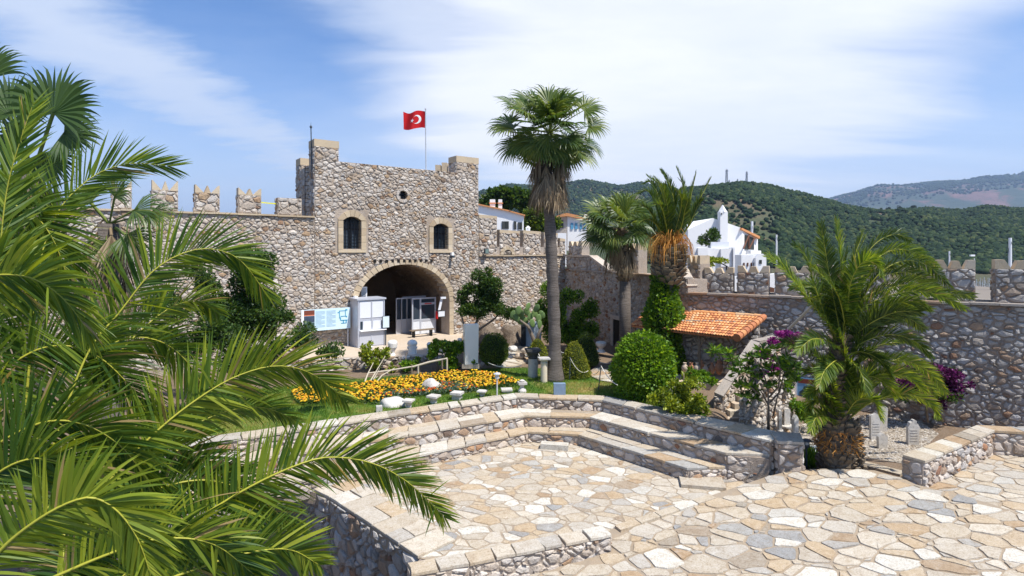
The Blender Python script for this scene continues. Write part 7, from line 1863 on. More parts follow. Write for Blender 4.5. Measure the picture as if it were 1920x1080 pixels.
# ridge tiles on the right end
for k in range(8):
    a = bil(1, k / 8 - .05); b = bil(1, (k + 1) / 8 + .01); 
    m_ = MB(); m_.tube([a + Vector((0, 0, .06)), b + Vector((0, 0, .04))], [.17, .135], 12, t=random.uniform(.0, .4)); m_.build('ridge_tile', m_tile, roof, at=a)
for k in range(16):
    a = bil(k / 16, 1.0); b = bil((k + 1) / 16, 1.0); MB().tube([a + Vector((0, 0, .07)), b + Vector((0, 0, .06))], [.10, .09], 8, t=random.uniform(.6, 1)).build('ridge_tile', m_tile, roof, at=a)
for (s_, t_) in ((.02, .12), (.62, .10), (.93, .15)):
    p = bil(s_, t_); base = Vector((p.x, p.y, -.75)); MB().tube([base, p - Vector((0, 0, .1))], .07, 8).build('post', m_wood, roof)
    for sg in (-1, 1):
        q = bil(min(1, max(0, s_ + sg * .07)), t_) - Vector((0, 0, .1)); MB().tube([base + (p - base) * .72, q], .04, 6).build('brace', m_wood, roof)
MB().tube([bil(0, .1) - Vector((0, 0, .1)), bil(.44, .1) - Vector((0, 0, .1)), bil(1, .1) - Vector((0, 0, .1))], .06, 6).build('beam', m_wood, roof)
# wall section under the canopy
o = thing('low_wall', 'dark back wall in the shade under the tiled canopy', 'wall', (10, 25.9, -.8))
# jars
m_jar = stone_mat('clay_jar', [(0, (.30, .13, .07)), (.5, (.45, .24, .14)), (1, (.50, .44, .38))], fine=8, bs=.4, bd=.01, dirt_shade=.3)
jl = ['broken white clay jar leftmost under the canopy', 'reddish jar second from the left under the canopy', 'pale round jar third from the left under the canopy', 'white jar in the middle under the canopy', 'brown jar right of the middle under the canopy', 'large red jar under the canopy beside the stair parapet', 'dark small jar behind the others under the canopy']
for k, (px, pb, w_, h_, t_, dd) in enumerate(((1284, 698, 12, 18, .9, 24.7), (1296, 700, 12, 20, .1, 24.6), (1307, 700, 13, 20, .95, 24.5), (1323, 702, 12, 18, .85, 24.3), (1335, 702, 12, 22, .4, 24.4), (1348, 702, 15, 26, .15, 24.1), (1315, 694, 10, 18, .3, 25.3))):
    c = P(px, pb, dd); r = w_ / 2 / F * dd; h = h_ / F * dd
    o2 = MB().lathe(c, [(r * .35, 0), (r * .8, h * .22), (r * 1.0, h * .45), (r * .85, h * .68), (r * .42, h * .82), (r * .40, h * .92), (r * .58, h), (r * .4, h * 1.0), (r * .3, h * .9)], 14, t=t_).build('clay_jar', m_jar, None, smooth=True, at=c); tag(o2, jl[k], 'jar')
tag(MB().prism([(7.2, 24.2), (9.6, 23.6), (11.2, 25.6), (8.8, 27.3), (7.0, 27.0)], -1.2, -.30).build('jar_platform', m_court), 'low earth platform under the tiled canopy carrying the clay jars', 'platform')
MB().extrude([P(1270, 700, 26.3), P(1425, 700, 24.6), P(1425, 602, 24.75), P(1270, 600, 26.5)], (.06, .25, 0)).build('wall_face', m_mortard, o)
o_can = o

# ---------------------------------------------------------------- stone stair
stair = thing('stone_stair', 'outdoor stone stair climbing to the right wall between two rough stone cheeks', 'stair', P(1375, 790, 20.5))
# left cheek: sloping parapet seen as a light diagonal coping
A0, A1, A2 = P(1338, 742, 21.2), P(1408, 642, 22.9), P(1446, 634, 23.6)
bz = -1.4; off = Vector((.33, -.12, 0)) * 1.0
m_ = MB()
for a, b in ((A0, A1), (A1, A2)):
    q = [Vector((a.x, a.y, bz)), Vector((b.x, b.y, bz)), Vector((b.x, b.y, bz)) + off, Vector((a.x, a.y, bz)) + off, a, b, b + off, a + off]
    m_.hexa(q)
m_.build('left_cheek', m_mortard, stair)
for a, b, n in ((A0, A1, 4), (A1, A2, 2)):
    for i in range(n):
        p = a.lerp(b, (i + .02) / n); q = a.lerp(b, (i + .98) / n); up_ = (q - p).cross(-off).normalized(); up_ = up_ if up_.z > 0 else -up_
        c = (p + q) / 2 + off / 2 + up_ * .05
        MB().box(c, ((q - p).length, .36, .1), ux=(q - p), uz=up_, t=.2 + random.random() * .2).build('coping_slab', m_stoneg, stair)
# stones on the face of the left cheek turned to the steps
def quadface(lst, p00, p10, p11, p01, su, sv, seed, depth=.06, tone=None):
    """stones over a bilinear quad, normal by the right hand rule of its edges"""
    Lu = ((p10 - p00).length + (p11 - p01).length) / 2; Lv = ((p01 - p00).length + (p11 - p10).length) / 2
    nn = (p10 - p00).cross(p01 - p00).normalized()
    f = lambda u, v, h: (p00.lerp(p10, u / Lu)).lerp(p01.lerp(p11, u / Lu), v / Lv) + nn * h
    lst += stones(0, Lu, 0, Lv, su, sv, f, depth=depth, seed=seed, gap=.03, wt=.7)
st = []
v0 = lambda p, z: Vector((p.x, p.y, z))
quadface(st, v0(A0, bz) + off, v0(A1, bz) + off, A1 + off, A0 + off, .24, .17, 870)
quadface(st, v0(A1, bz) + off, v0(A2, bz) + off, A2 + off, A1 + off, .24, .17, 871)
quadface(st, v0(A0, bz), v0(A0, bz) + off, A0 + off, A0, .22, .16, 872)
# right cheek: rough wall rising right of the steps
R0, R1, R2, R3 = P(1392, 790, 19.9), P(1400, 775, 20.3), P(1428, 690, 21.6), P(1500, 690, 22.6)
F0, F1, F2 = P(1392, 800, 19.7), P(1470, 806, 20.2), P(1510, 800, 21.4)
tops = [P(1388, 752, 19.9), P(1438, 702, 20.8), P(1486, 690, 22.0)]
bots = [v0(t_, -1.8) for t_ in tops]
m_ = MB()
for i in range(2):
    a, b = tops[i], tops[i + 1]; bk = Vector((.5, .75, 0))
    m_.hexa([v0(a, -1.9), v0(b, -1.9), v0(b, -1.9) + bk, v0(a, -1.9) + bk, a, b, b + bk, a + bk])
m_.build('right_cheek', m_mortar, stair)
for i in range(2): quadface(st, bots[i], bots[i + 1], tops[i + 1], tops[i], .22, .16, 875 + i, depth=.09)
quadface(st, bots[0] + Vector((.5, .75, 0)), bots[0], tops[0], tops[0] + Vector((.5, .75, 0)), .22, .16, 878)
lay(st, stair, m_stone, limit=300)
st = []; quadface(st, P(1270, 700, 26.25), P(1425, 700, 24.55), P(1425, 602, 24.7), P(1270, 600, 26.45), .3, .2, 885, depth=.05)
lay(st, o_can, m_stoneg, limit=120)
# steps
for k in range(9):
    f = k / 8
    l_ = P(1352, 775, 20.6).lerp(v0(P(1420, 700, 22.6), 0), f); z = -.98 + k * .2
    a = Vector((l_.x - .05, l_.y, z)); w_ = .95
    MB().box(Vector((a.x + .5, a.y + .1, z - .1)), (1.25, .55, .2), rot=.15, t=random.random()).build('step', m_court if k % 2 else m_slab, stair)
MB().box(P(1368, 797, 20.0) + Vector((0, .0, -.05)), (1.7, 1.0, .12), rot=-.5, t=.4).build('landing', m_slab, stair)
# leaning wooden pole
a, b = P(1478, 618, 21.5), P(1536, 560, 20.5)
o = MB().tube([a, b], [.055, .045], 8).build('wooden_pole', m_rail, None, at=a); tag(o, 'pale wooden pole slanting across the right wall above the bougainvillea', 'pole')

# ---------------------------------------------------------------- gravestones
gvp = [G(x, y, -1.7) for x, y in ((1470, 800), (1700, 775), (1760, 815), (1700, 872), (1640, 862), (1470, 830))]
sc = scatter([(p.x, p.y) for p in gvp], 5200, 31)
m_ = MB(); rg = random.Random(6)
for (x, y) in sc:
    r = rg.uniform(.025, .055); m_.blob((x, y, gz(x, y) + r * .3), (r, r * rg.uniform(.7, 1), r * .6), seed=rg.randint(0, 99), rough=.2, nu=5, nv=3, t=rg.random())
m_.build('gravel', m_gravel)['kind'] = 'stuff'
gb = MB(); gb.prism([(p.x, p.y) for p in gvp] if area([(p.x, p.y) for p in gvp]) > 0 else [(p.x, p.y) for p in gvp][::-1], -1.75, -1.665); gb.build('gravel_bed', m_gravel)['kind'] = 'structure'
def grave(px, pb, pt, w_, dd, kind, label, lean=0.0, base=True, rot=0.0):
    c = P(px, pb, dd); h = (pb - pt) / F * dd; w = w_ / F * dd
    o = thing('gravestone', label, 'gravestone', c)
    if base: MB().lathe(c + Vector((0, 0, -.06)), [(w * 1.15, 0), (w * 1.15, .05), (w * 1.05, .07)], 18).build('base', m_marble, o)
    prof = {'point': [(-.46, 0), (.46, 0), (.5, .80), (.30, .90), (0, 1), (-.30, .90), (-.5, .80)],
            'plain': [(-.48, 0), (.48, 0), (.5, .93), (.3, 1), (-.3, 1), (-.5, .93)],
            'scroll': [(-.48, 0), (.48, 0), (.5, .55), (.62, .72), (.50, .80), (.42, .86), (.28, .88), (.30, .95), (.12, 1.0), (-.05, .99), (-.12, .93), (-.32, .90), (-.40, .82), (-.5, .75)],
            'notch': [(-.48, 0), (.48, 0), (.5, .86), (.34, .90), (.30, .97), (.05, 1.0), (-.15, .94), (-.36, .95), (-.5, .90)],
            'round': [(-.5, 0), (.5, 0), (.52, .8), (.36, .93), (.1, 1), (-.1, 1), (-.36, .93), (-.52, .8)]}[kind]
    ux = Vector((math.cos(rot), math.sin(rot), 0)); nn = Vector((-ux.y, ux.x, 0))
    pts = [c + ux * (a * w + lean * b * h) + Vector((0, 0, b * h + .012)) - nn * .06 for a, b in prof]
    m2 = MB(); m2.extrude(pts, nn * .13); m2.build('slab', m_marble, o)
    if kind in ('scroll', 'notch'):
        for k in range(5): 
            q = c + ux * (lean * (.3 + .1 * k) * h) + Vector((0, 0, h * (.3 + .09 * k))) - nn * .065
            MB().box(q, (w * .7, .012, h * .025), ux=ux).build('carved_line', m_colm, o)
grave(1475, 797, 766, 11, 21.4, 'plain', 'small plain gravestone leftmost, behind the bare-stemmed tree')
grave(1477 + 14.5, 798 + 2, 776, 0.1, 21.4, 'plain', 'x') if False else None
grave(1491, 797 + 22, 778, 11, 20.6, 'point', 'pointed gravestone beside the square pier top', rot=.4)
grave(1477.5, 797, 765.5, .01, 21, 'plain', 'x') if False else None
grave(1640, 830, 775, 17, 21.0, 'notch', 'broad carved gravestone with a notched top right of the date palm')
grave(1654, 816, 762, 15, 21.9, 'plain', 'tall narrow gravestone standing behind the notched one', lean=.03)
grave(1654, 848, 812, 17, 20.0, 'point', 'short pointed gravestone in front of the notched one')
grave(1711, 842, 787, 20, 20.4, 'scroll', 'carved gravestone with a scrolled top near the terrace parapet')
grave(1598, 832, 800, 10, 21.0, 'round', 'small rounded gravestone just right of the palm trunk')
grave(1532, 822, 787, 7, 20.6, 'plain', 'thin gravestone half hidden behind the left side of the palm trunk')
grave(1462, 806, 770, 6, 20.9, 'plain', 'narrow gravestone at the foot of the bare-stemmed tree')
# stone edging of the grave bed
o = thing('stone_edging', 'low stone edging with flat slabs in front of the gravestone bed', 'kerb', P(1650, 880, 18.4))
ea, eb = G(1598, 862, -1.6), G(1692, 886, -1.6)
for i in range(4):
    p, q = ea.lerp(eb, i / 4 + .004), ea.lerp(eb, (i + 1) / 4 - .004)
    MB().box((p + q) / 2 + Vector((0, 0, -.05)), ((q - p).length, .42, .09), ux=(q - p), t=.15 + .1 * i).build('slab', m_slab, o)
MB().box((ea + eb) / 2 + Vector((0, .0, -.35)), ((eb - ea).length, .36, .5), ux=(eb - ea)).build('core', m_mortard, o)
st = []; seg_wall(st, (ea.x, ea.y - .19), (eb.x, eb.y - .19), -2.1, -1.72, .26, .16, 880); lay(st, o, m_bench, limit=60)
tag(MB().box(G(1505, 842, -1.66), (1.6, .9, .08), rot=-.35).build('path_slab', m_paint), 'pale grey slab path between the pier and the palm trunk', 'slab')
# banner with a picture of a gravestone
ba, bb = upx(1490, RO + RN * .12, RU), upx(1531, RO + RN * .12, RU)
bz0, bz1 = TZ(1510, 768, RO + RN * .12, RU), TZ(1510, 708, RO + RN * .12, RU)
o = thing('banner', 'blue banner with a picture of a dark gravestone on the right wall', 'banner', TP((ba + bb) / 2, bz0, .12, RO, RU, RN))
def bn(a, b, c, d, mt, nm, e=.0): MB().box(TP(ba + (bb - ba) * (a + b) / 2, bz0 + (bz1 - bz0) * (c + d) / 2, .14 + e, RO, RU, RN), ((bb - ba) * (b - a), .012, (bz1 - bz0) * (d - c)), ux=RU).build(nm, mt, o)
bn(0, 1, 0, 1, plain('blue_banner_print', (.16, .34, .55), .6, var=.12, nscale=2), 'sheet'); bn(0, .12, 0, 1, m_panel, 'border', .012); bn(.16, .95, .82, .96, plain('dark_red_print', (.2, .05, .03), .6, var=.5), 'heading', .012)
MB().extrude([TP(ba + (bb - ba) * a, bz0 + (bz1 - bz0) * b, .152, RO, RU, RN) for a, b in ((.24, .1), (.62, .1), (.66, .55), (.56, .62), (.46, .74), (.36, .62), (.22, .55))], RN * .008).build('picture', plain('dark_blue_print', (.035, .06, .10), .6), o)
for f in (.02, .98): MB().box(TP(ba + (bb - ba) * f, bz0 + (bz1 - bz0) * .5 , .09, RO, RU, RN), (.04, .08, (bz1 - bz0) * 1.02), ux=RU).build('frame', m_dkpole, o)

# ================================================================== BEYOND THE WALLS
def hz(px, prof):
    for (a, ya), (b, yb) in zip(prof, prof[1:]):
        if a <= px <= b:
            t = (px - a) / (b - a); t = t * t * (3 - 2 * t) * .5 + t * .5
            return ya + (yb - ya) * t
    return prof[0][1] if px < prof[0][0] else prof[-1][1]
near_prof = [(-1400, 420), (200, 430), (700, 425), (900, 425), (1000, 420), (1150, 395), (1230, 378), (1290, 362), (1340, 357), (1390, 355), (1440, 360), (1490, 372), (1540, 381), (1600, 392), (1650, 396), (1700, 388), (1740, 386), (1800, 393), (1850, 386), (1900, 392), (1990, 404), (2150, 400), (2500, 420), (3600, 440)]
mid_prof = [(-1400, 440), (300, 430), (700, 395), (880, 368), (915, 362), (960, 352), (1010, 354), (1060, 346), (1100, 341), (1130, 347), (1160, 352), (1200, 346), (1240, 350), (1280, 362), (1400, 380), (1600, 400), (2200, 420), (3600, 440)]
far_prof = [(-1400, 450), (1300, 420), (1480, 400), (1540, 379), (1590, 366), (1650, 353), (1690, 357), (1740, 357), (1800, 354), (1860, 347), (1925, 340), (2050, 338), (2200, 350), (2500, 390), (3600, 430)]
m_sea, N, L = M('sea_water'); g = N.new('ShaderNodeNewGeometry').outputs['Position']
p = pbsdf(N, L, (.02, .055, .075), .12, bump(N, L, noise(N, L, g, .8, 4), .3, .1), 0, .5); out(N, L, p.outputs[0])
SEA = -19.0
mb = MB(); mb.v = [(-15000, -3000, SEA), (15000, -3000, SEA), (15000, 15000, SEA), (-15000, 15000, SEA)]; mb.f = [(0, 1, 2, 3)]; mb.m = [0]; mb.t = [.5]
mb.build('sea', m_sea)['kind'] = 'structure'
m_hill, N, L = M('hillside_soil'); g = N.new('ShaderNodeNewGeometry').outputs['Position']
c = ramp(N, L, noise(N, L, g, .012, 6, .62, .3), [(.3, (.030, .048, .020)), (.48, (.055, .068, .030)), (.60, (.11, .085, .05)), (.78, (.20, .14, .08))])
p = pbsdf(N, L, c, .95, bump(N, L, noise(N, L, g, .12, 6), 1, 3.0)); out(N, L, p.outputs[0])
m_farhill, N, L = M('far_mountain_rock'); g = N.new('ShaderNodeNewGeometry').outputs['Position']
c = ramp(N, L, noise(N, L, g, .0045, 7, .66, .6), [(.36, (.03, .05, .03)), (.50, (.05, .065, .04)), (.54, (.13, .075, .06)), (.7, (.20, .115, .10))])
p = pbsdf(N, L, c, .95, bump(N, L, noise(N, L, g, .02, 7, .7), 1, 14.0)); out(N, L, p.outputs[0])
def hill(name, prof, d0, dc, d1, z0, mat, seed, npx=260, ny=40, amp=.10, gul=1.0):
    if name == 'near_hill': prof = [(a, b + (5 if a < 1500 else 8)) for a, b in prof]
    pxs = np.linspace(-1400, 3600, npx); rows = []
    def hgt(px, f):
        """f 0 at the foot, 1 at the crest, 2 behind"""
        d = d0 + (dc - d0) * f if f <= 1 else dc + (d1 - dc) * (f - 1)
        x = (px - CX) / F * d
        zc = H - (hz(px, prof) - CY) / F * dc
        s_ = math.sin(min(1, f) * math.pi / 2) ** 1.15 if f <= 1 else 1 - (f - 1) * .9
        z = z0 + (zc - z0) * s_
        nz = mn.fractal(Vector((x * 3.2 / dc, d * 3.2 / dc, seed)), 1.0, 2.1, 5)
        z += (zc - z0) * amp * nz * (math.sin(min(1.0, f) * math.pi) ** .8 * gul + (.0 if f < 1 else .0)) + (zc - z0) * .012 * mn.noise(Vector((x * 30 / dc, d * 30 / dc, seed)))
        return Vector((x, d, z))
    mb = MB(); nf = ny
    for px in pxs:
        for j in range(nf + 1): mb.v.append(tuple(hgt(px, 1.5 * j / nf)))
    for i in range(npx - 1):
        for j in range(nf): mb.f.append((i * (nf + 1) + j, (i + 1) * (nf + 1) + j, (i + 1) * (nf + 1) + j + 1, i * (nf + 1) + j + 1)); mb.m.append(0); mb.t.append(.5)
    o = mb.build(name, mat, None, smooth=True); o['kind'] = 'structure'
    return hgt
h1 = hill('near_hill', near_prof, 330, 820, 1300, -18.5, m_hill, 3.3, amp=.17)
h2 = hill('middle_hill', mid_prof, 1000, 1900, 2600, -18.5, m_hill, 8.1)
h3 = hill('far_mountain', far_prof, 3200, 5200, 7000, -18.5, m_farhill, 5.7, npx=420, ny=60, amp=.16, gul=1.3)
m_forest = leaf_mat('forest_foliage', [(0, (.010, .024, .010)), (.4, (.017, .036, .013)), (.75, (.032, .054, .018)), (1, (.065, .080, .028))], trans=.0, rough=.8, nscale=.08, spec=.1)
# low polygon tree crowns, joined: nobody could count this wood
def ico():
    t = (1 + 5 ** .5) / 2
    v = np.array([(-1, t, 0), (1, t, 0), (-1, -t, 0), (1, -t, 0), (0, -1, t), (0, 1, t), (0, -1, -t), (0, 1, -t), (t, 0, -1), (t, 0, 1), (-t, 0, -1), (-t, 0, 1)], float); v /= np.linalg.norm(v[0])
    f = [(0, 11, 5), (0, 5, 1), (0, 1, 7), (0, 7, 10), (0, 10, 11), (1, 5, 9), (5, 11, 4), (11, 10, 2), (10, 7, 6), (7, 1, 8), (3, 9, 4), (3, 4, 2), (3, 2, 6), (3, 6, 8), (3, 8, 9), (4, 9, 5), (2, 4, 11), (6, 2, 10), (8, 6, 7), (9, 8, 1)]
    return v, np.array(f)
IV, IF = ico()
def ico2():
    cache = {}; V = [tuple(v) for v in IV]; Fn = []
    def mid(a, b):
        k = (min(a, b), max(a, b))
        if k not in cache:
            m = (np.array(V[a]) + np.array(V[b])) / 2; m /= np.linalg.norm(m); V.append(tuple(m)); cache[k] = len(V) - 1
        return cache[k]
    for a, b, c in IF:
        ab, bc, ca = mid(a, b), mid(b, c), mid(c, a); Fn += [(a, ab, ca), (b, bc, ab), (c, ca, bc), (ab, bc, ca)]
    return np.array(V), np.array(Fn)
IV2, IF2 = ico2()
def forest(name, hgt, n, pr, fr, size, seed, parent=None, bare=.08, scale=.012, hi=False):
    rg = np.random.default_rng(seed); bv, bf = (IV2, IF2) if hi else (IV, IF)
    Vs, Fs, Ts = [], [], []; k = 0; tries = 0
    while k < n and tries < n * 5:
        tries += 1
        px = rg.uniform(*pr); f = 1 - (1 - rg.random()) ** 1.0 * (fr[1] - fr[0]) + (fr[1] - 1)
        p = hgt(px, f)
        nv_ = mn.fractal(Vector((p.x * scale, p.y * scale, 1.7)), 1.0, 2.0, 4)
        if nv_ > bare and rg.random() < .86: continue
        s_ = size * rg.uniform(.55, 1.25); tall = rg.uniform(.75, 1.35)
        v = bv * (1 + rg.uniform(-.34, .34, (len(bv), 1)))
        v = v * np.array([s_, s_, s_ * tall]); v[:, 2] = v[:, 2] * np.where(v[:, 2] < 0, .6, 1)
        Vs.append(v + np.array([p.x, p.y, p.z + s_ * .45])); Fs.append(bf + k * len(bv)); tb = rg.random() ** 1.6
        Ts.append(np.clip(tb + rg.uniform(-.15, .15, len(bf)), 0, 1)); k += 1
    o = np_mesh(name, np.concatenate(Vs), np.concatenate(Fs), np.concatenate(Ts), m_forest, parent); o['kind'] = 'stuff'
forest('hill_forest', h1, 26000, (1180, 2000), (.10, 1.02), 2.5, 5, bare=.30, hi=False)
forest('hill_forest_edge', h1, 200, (1180, 1960), (.97, 1.0), 2.7, 15, bare=2, hi=True)
forest('middle_hill_forest', h2, 9000, (860, 1420), (.25, 1.02), 5.0, 6, bare=.2, scale=.006)
forest('far_mountain_forest', h3, 5000, (1500, 1960), (.45, 1.01), 10.0, 7, bare=-.08, scale=.0022)
# solitary trees on the crest
def crest_tree(px, w_, h_, label, seed, umb=False):
    b = h1(px, .995); dd = b.y; o = thing('pine_tree', label, 'tree', b); r = w_ / 2 / F * dd; h = h_ / F * dd
    MB().tube([b - Vector((0, 0, 1)), b + Vector((.2, 0, h * .7))], [r * .10, r * .05], 6).build('trunk', m_bark, o)
    rg = random.Random(seed); bl = []
    for k in range(7 if umb else 5):
        z = h * (rg.uniform(.62, .92) if umb else rg.uniform(.2, .85)); ww_ = r * (rg.uniform(.35, .6) if umb else (1.05 - z / h) * rg.uniform(.6, .9) + .15 * r / r)
        bl.append((b + Vector((rg.uniform(-.6, .6) * r, rg.uniform(-.5, .5) * r, z)), (max(.8, ww_), max(.8, ww_), h * .16)))
    blob_leaves(bl, 700, 1.1, m_forest, o, seed, width=.6)
for k, (px, w_, h_, lab, um) in enumerate(((1327, 12, 13, 'small dark pine on the ridge left of the antenna masts', 0), (1352, 14, 12, 'rounded tree left of the tall lattice mast', 1), (1412, 12, 17, 'spiky dark pine on the ridge right of the masts', 0), (1428, 14, 14, 'bushy pine second right of the masts', 0), (1443, 12, 13, 'low pine on the falling ridge', 0), (1476, 22, 16, 'umbrella shaped pine standing out on the ridge', 1), (1498, 12, 12, 'round tree right of the umbrella pine', 0),
                                  (1512, 10, 9, 'tiny dark tree right of the round one on the ridge', 0), (1664, 10, 15, 'pointed pine on the ridge before the far mountain, left one', 0), (1688, 12, 16, 'pointed pine on the ridge before the far mountain, right one', 0), (1713, 14, 10, 'bushy tree on the ridge top at the right', 1), (1780, 10, 9, 'small ridge tree before the reddish mountain', 0), (1838, 12, 8, 'low tree at the right end of the ridge', 1))):
    crest_tree(px, w_, h_, lab, 60 + k, um)
# lattice masts on the summit
m_mast = plain('galvanised_mast', (.30, .32, .36), .6, .2)
def lattice(px, pt, pb, w0, w1, label, seg=10, red=True, d_=800):
    b = P(px, pb, d_); o = thing('antenna_mast', label, 'mast', b); h = (pb - pt) / F * d_; r0, r1 = w0 / 2 / F * d_, w1 / 2 / F * d_
    g = MB(); cs = []
    for k in range(4):
        a = math.pi / 4 + k * math.pi / 2; cs.append((math.cos(a), math.sin(a)))
        g.tube([b + Vector((cs[k][0] * r0, cs[k][1] * r0, -3)), b + Vector((cs[k][0] * r1, cs[k][1] * r1, h))], .34, 4)
    g.build('legs', m_mast, o)
    g = MB()
    for i in range(seg):
        f0, f1 = i / seg, (i + 1) / seg; ra, rb_ = r0 + (r1 - r0) * f0, r0 + (r1 - r0) * f1
        for k in range(4):
            c0, c1 = cs[k], cs[(k + 1) % 4]; g.tube([b + Vector((c0[0] * ra, c0[1] * ra, h * f0)), b + Vector((c1[0] * rb_, c1[1] * rb_, h * f1))], .2, 3, cap=False); g.tube([b + Vector((c0[0] * rb_, c0[1] * rb_, h * f1)), b + Vector((c1[0] * rb_, c1[1] * rb_, h * f1))], .2, 3, cap=False)
    g.build('bracing', m_mast, o); g = MB(); rg = random.Random(px)
    for k in range(5): g.box(b + Vector((rg.uniform(-1.2, 1.2) * r1, -r1, h * rg.uniform(.45, .95))), (.9, .9, 2.2))
    g.build('antenna_panels', m_mast, o); MB().tube([b + Vector((0, 0, h)), b + Vector((0, 0, h * 1.06))], .12, 4).build('spike', m_mast, o)
lattice(1362.5, 318, 360, 6, 3, 'tallest lattice radio mast on the hilltop, the left one')
lattice(1400, 322, 358, 5, 2.5, 'slim lattice radio mast at the right end of the hilltop group')
lattice(1367.5, 338, 360, 2.5, 1.5, 'thin short mast touching the tallest lattice mast', 6)
lattice(1383, 336, 356, 3, 1.5, 'small mast with antennas in the middle of the hilltop group', 6)
lattice(1390, 340, 356, 5, 4, 'short stout mast with dishes left of the slim right mast', 5)
lattice(1379, 342, 357, 2.5, 2, 'shortest pole mast beside the hilltop huts', 4)
o = thing('hilltop_hut', 'low grey hut at the foot of the hilltop masts', 'hut', P(1388, 358, 800))
MB().box(P(1388, 355, 800), (14, 8, 4)).build('wall', m_white, o); MB().box(P(1388, 355, 800) + Vector((0, 0, 2.3)), (15, 9, .5)).build('roof', m_tile, o)

# ---------------------------------------------------------------- white houses
m_shut = plain('dark_shutter', (.035, .04, .035), .6); m_blue = plain('blue_shutter', (.10, .30, .46), .6); m_brown = plain('brown_timber', (.13, .055, .03), .7)
def gable_house(name, label, pts, z0, roofh, depth): pass
# house behind the right part of the tower: gable end to the left, roof falling to the right
d = 70.0
o = thing('house', 'white house with orange roof edge and two small chimneys right behind the tower', 'house', P(940, 470, d))
pl = [(880, 470), (982, 470), (982, 403), (955, 397), (897, 384), (880, 388)]
MB().extrude([P(x, y, d) for x, y in pl], (0, 6.0, 0)).build('wall', m_white, o)
MB().extrude([P(895, 381.5, d - .3), P(957, 394.5, d - .3), P(957, 397, d - .3), P(895, 384, d - .3)], (0, 6.4, 0)).build('roof', m_tile, o); MB().extrude([P(955, 394.5, d - .3), P(985, 402.5, d - .3), P(984.5, 405, d - .3), P(955, 397, d - .3)], (0, 6.4, 0)).build('roof', m_tile, o)
for (cx_, w_) in ((923.5, 10), (938, 7)):
    ch = MB().box(P(cx_, 386, d + 1), (w_ / F * d, .6, 1.6)).build('chimney', m_white, o); MB().box(P(cx_, 381, d + 1), ((w_ + 3) / F * d, .8, .12)).build('cap', m_tile, ch); MB().lathe(P(cx_, 380.5, d + 1), [(w_ * .5 / F * d, 0), (.05, 3.5 / F * d)], 4).build('cap_top', m_white, ch)
for (a, b, c_, e) in ((941, 954, 415, 429), (963, 968, 415, 430), (971, 979, 417, 430)):
    w = MB().box(P((a + b) / 2, (c_ + e) / 2, d - .03), ((b - a) / F * d, .1, (e - c_) / F * d)).build('window', m_shut, o)
    for f in (.25, .75): MB().box(P(a + (b - a) * f, (c_ + e) / 2, d - .1), ((b - a) * .42 / F * d, .04, (e - c_) * .92 / F * d)).build('shutter', plain('shutter_board', (.06, .065, .06), .6) if f < .5 else m_shut, w)
# flat white terrace wall in front
o = thing('roof_terrace', 'white flat roof terrace with a tiny chimney behind the right parapet', 'terrace', P(1000, 470, 58))
MB().extrude([P(960, 500, 58), P(1062, 500, 58), P(1062, 437, 58), P(960, 437, 58)], (0, 4, 0)).build('wall', m_white, o)
c = P(990, 433, 58.6); MB().box(c, (.44, .44, .6)).build('chimney', m_white, o); MB().lathe(c + Vector((0, 0, .3)), [(.3, 0), (.02, .25)], 4).build('chimney_cap', m_white, o)
# house with blue shutters
d = 90.0
o = thing('house', 'white house with blue shuttered windows and a stone left side behind the tallest palm', 'house', P(1080, 470, d))
MB().extrude([P(1064, 470, d), P(1100, 470, d), P(1100, 411, d), P(1064, 404, d)], (0, 6, 0)).build('wall', m_white, o); MB().extrude([P(1046, 470, d + .4), P(1063.8, 470, d), P(1063.8, 404, d), P(1046, 405, d + .4)], (0, 6, 0)).build('stone_wall', m_stone, o)
MB().extrude([P(1043, 405, d - .5), P(1062, 399, d - .5), P(1085, 404, d - .5), P(1103, 411, d - .5), P(1103, 413.5, d - .5), P(1064, 405, d - .5), P(1043, 407.5, d - .5)], (0, 7, 0)).build('roof', m_tile, o)
for (a, b) in ((1070, 1075), (1078, 1083), (1087, 1091), (1094, 1098)):
    w = MB().box(P((a + b) / 2, 424, d - .03), ((b - a) * .5 / F * d, .1, 12 / F * d)).build('window', m_shut, o); MB().box(P((a + b) / 2, 424, d - .1), ((b - a) / F * d, .05, 12 / F * d)).build('shutter', m_blue, w)
MB().box(P(1051, 420, d + .2), (.9, .2, 1.2)).build('window', m_shut, o)
MB().box(P(1098, 407, d + 1), (.5, .5, .9)).build('chimney', m_white, o)
o = thing('tree_group', 'x', 'x', (0, 0, 0)) if False else None
tree('broadleaf_tree', 'round green tree behind the white house right of the tower', 'tree', 84, (950, 470), [([(950, 470, 0), (950, 400, 0)], .4, .2)], [(935, 378, 22, 16), (960, 372, 26, 14), (985, 382, 18, 14), (1000, 395, 14, 12)], 5500, .8, m_leaf, 91, width=.6)
tree('olive_tree', 'dull dark tree between the white house and the tallest palm', 'tree', 80, (1010, 470), [([(1010, 470, 0), (1008, 420, 0)], .3, .15)], [(1000, 408, 16, 14), (1018, 418, 16, 14), (1000, 425, 20, 10), (1030, 425, 14, 12)], 3500, .6, m_topid, 92, width=.5)
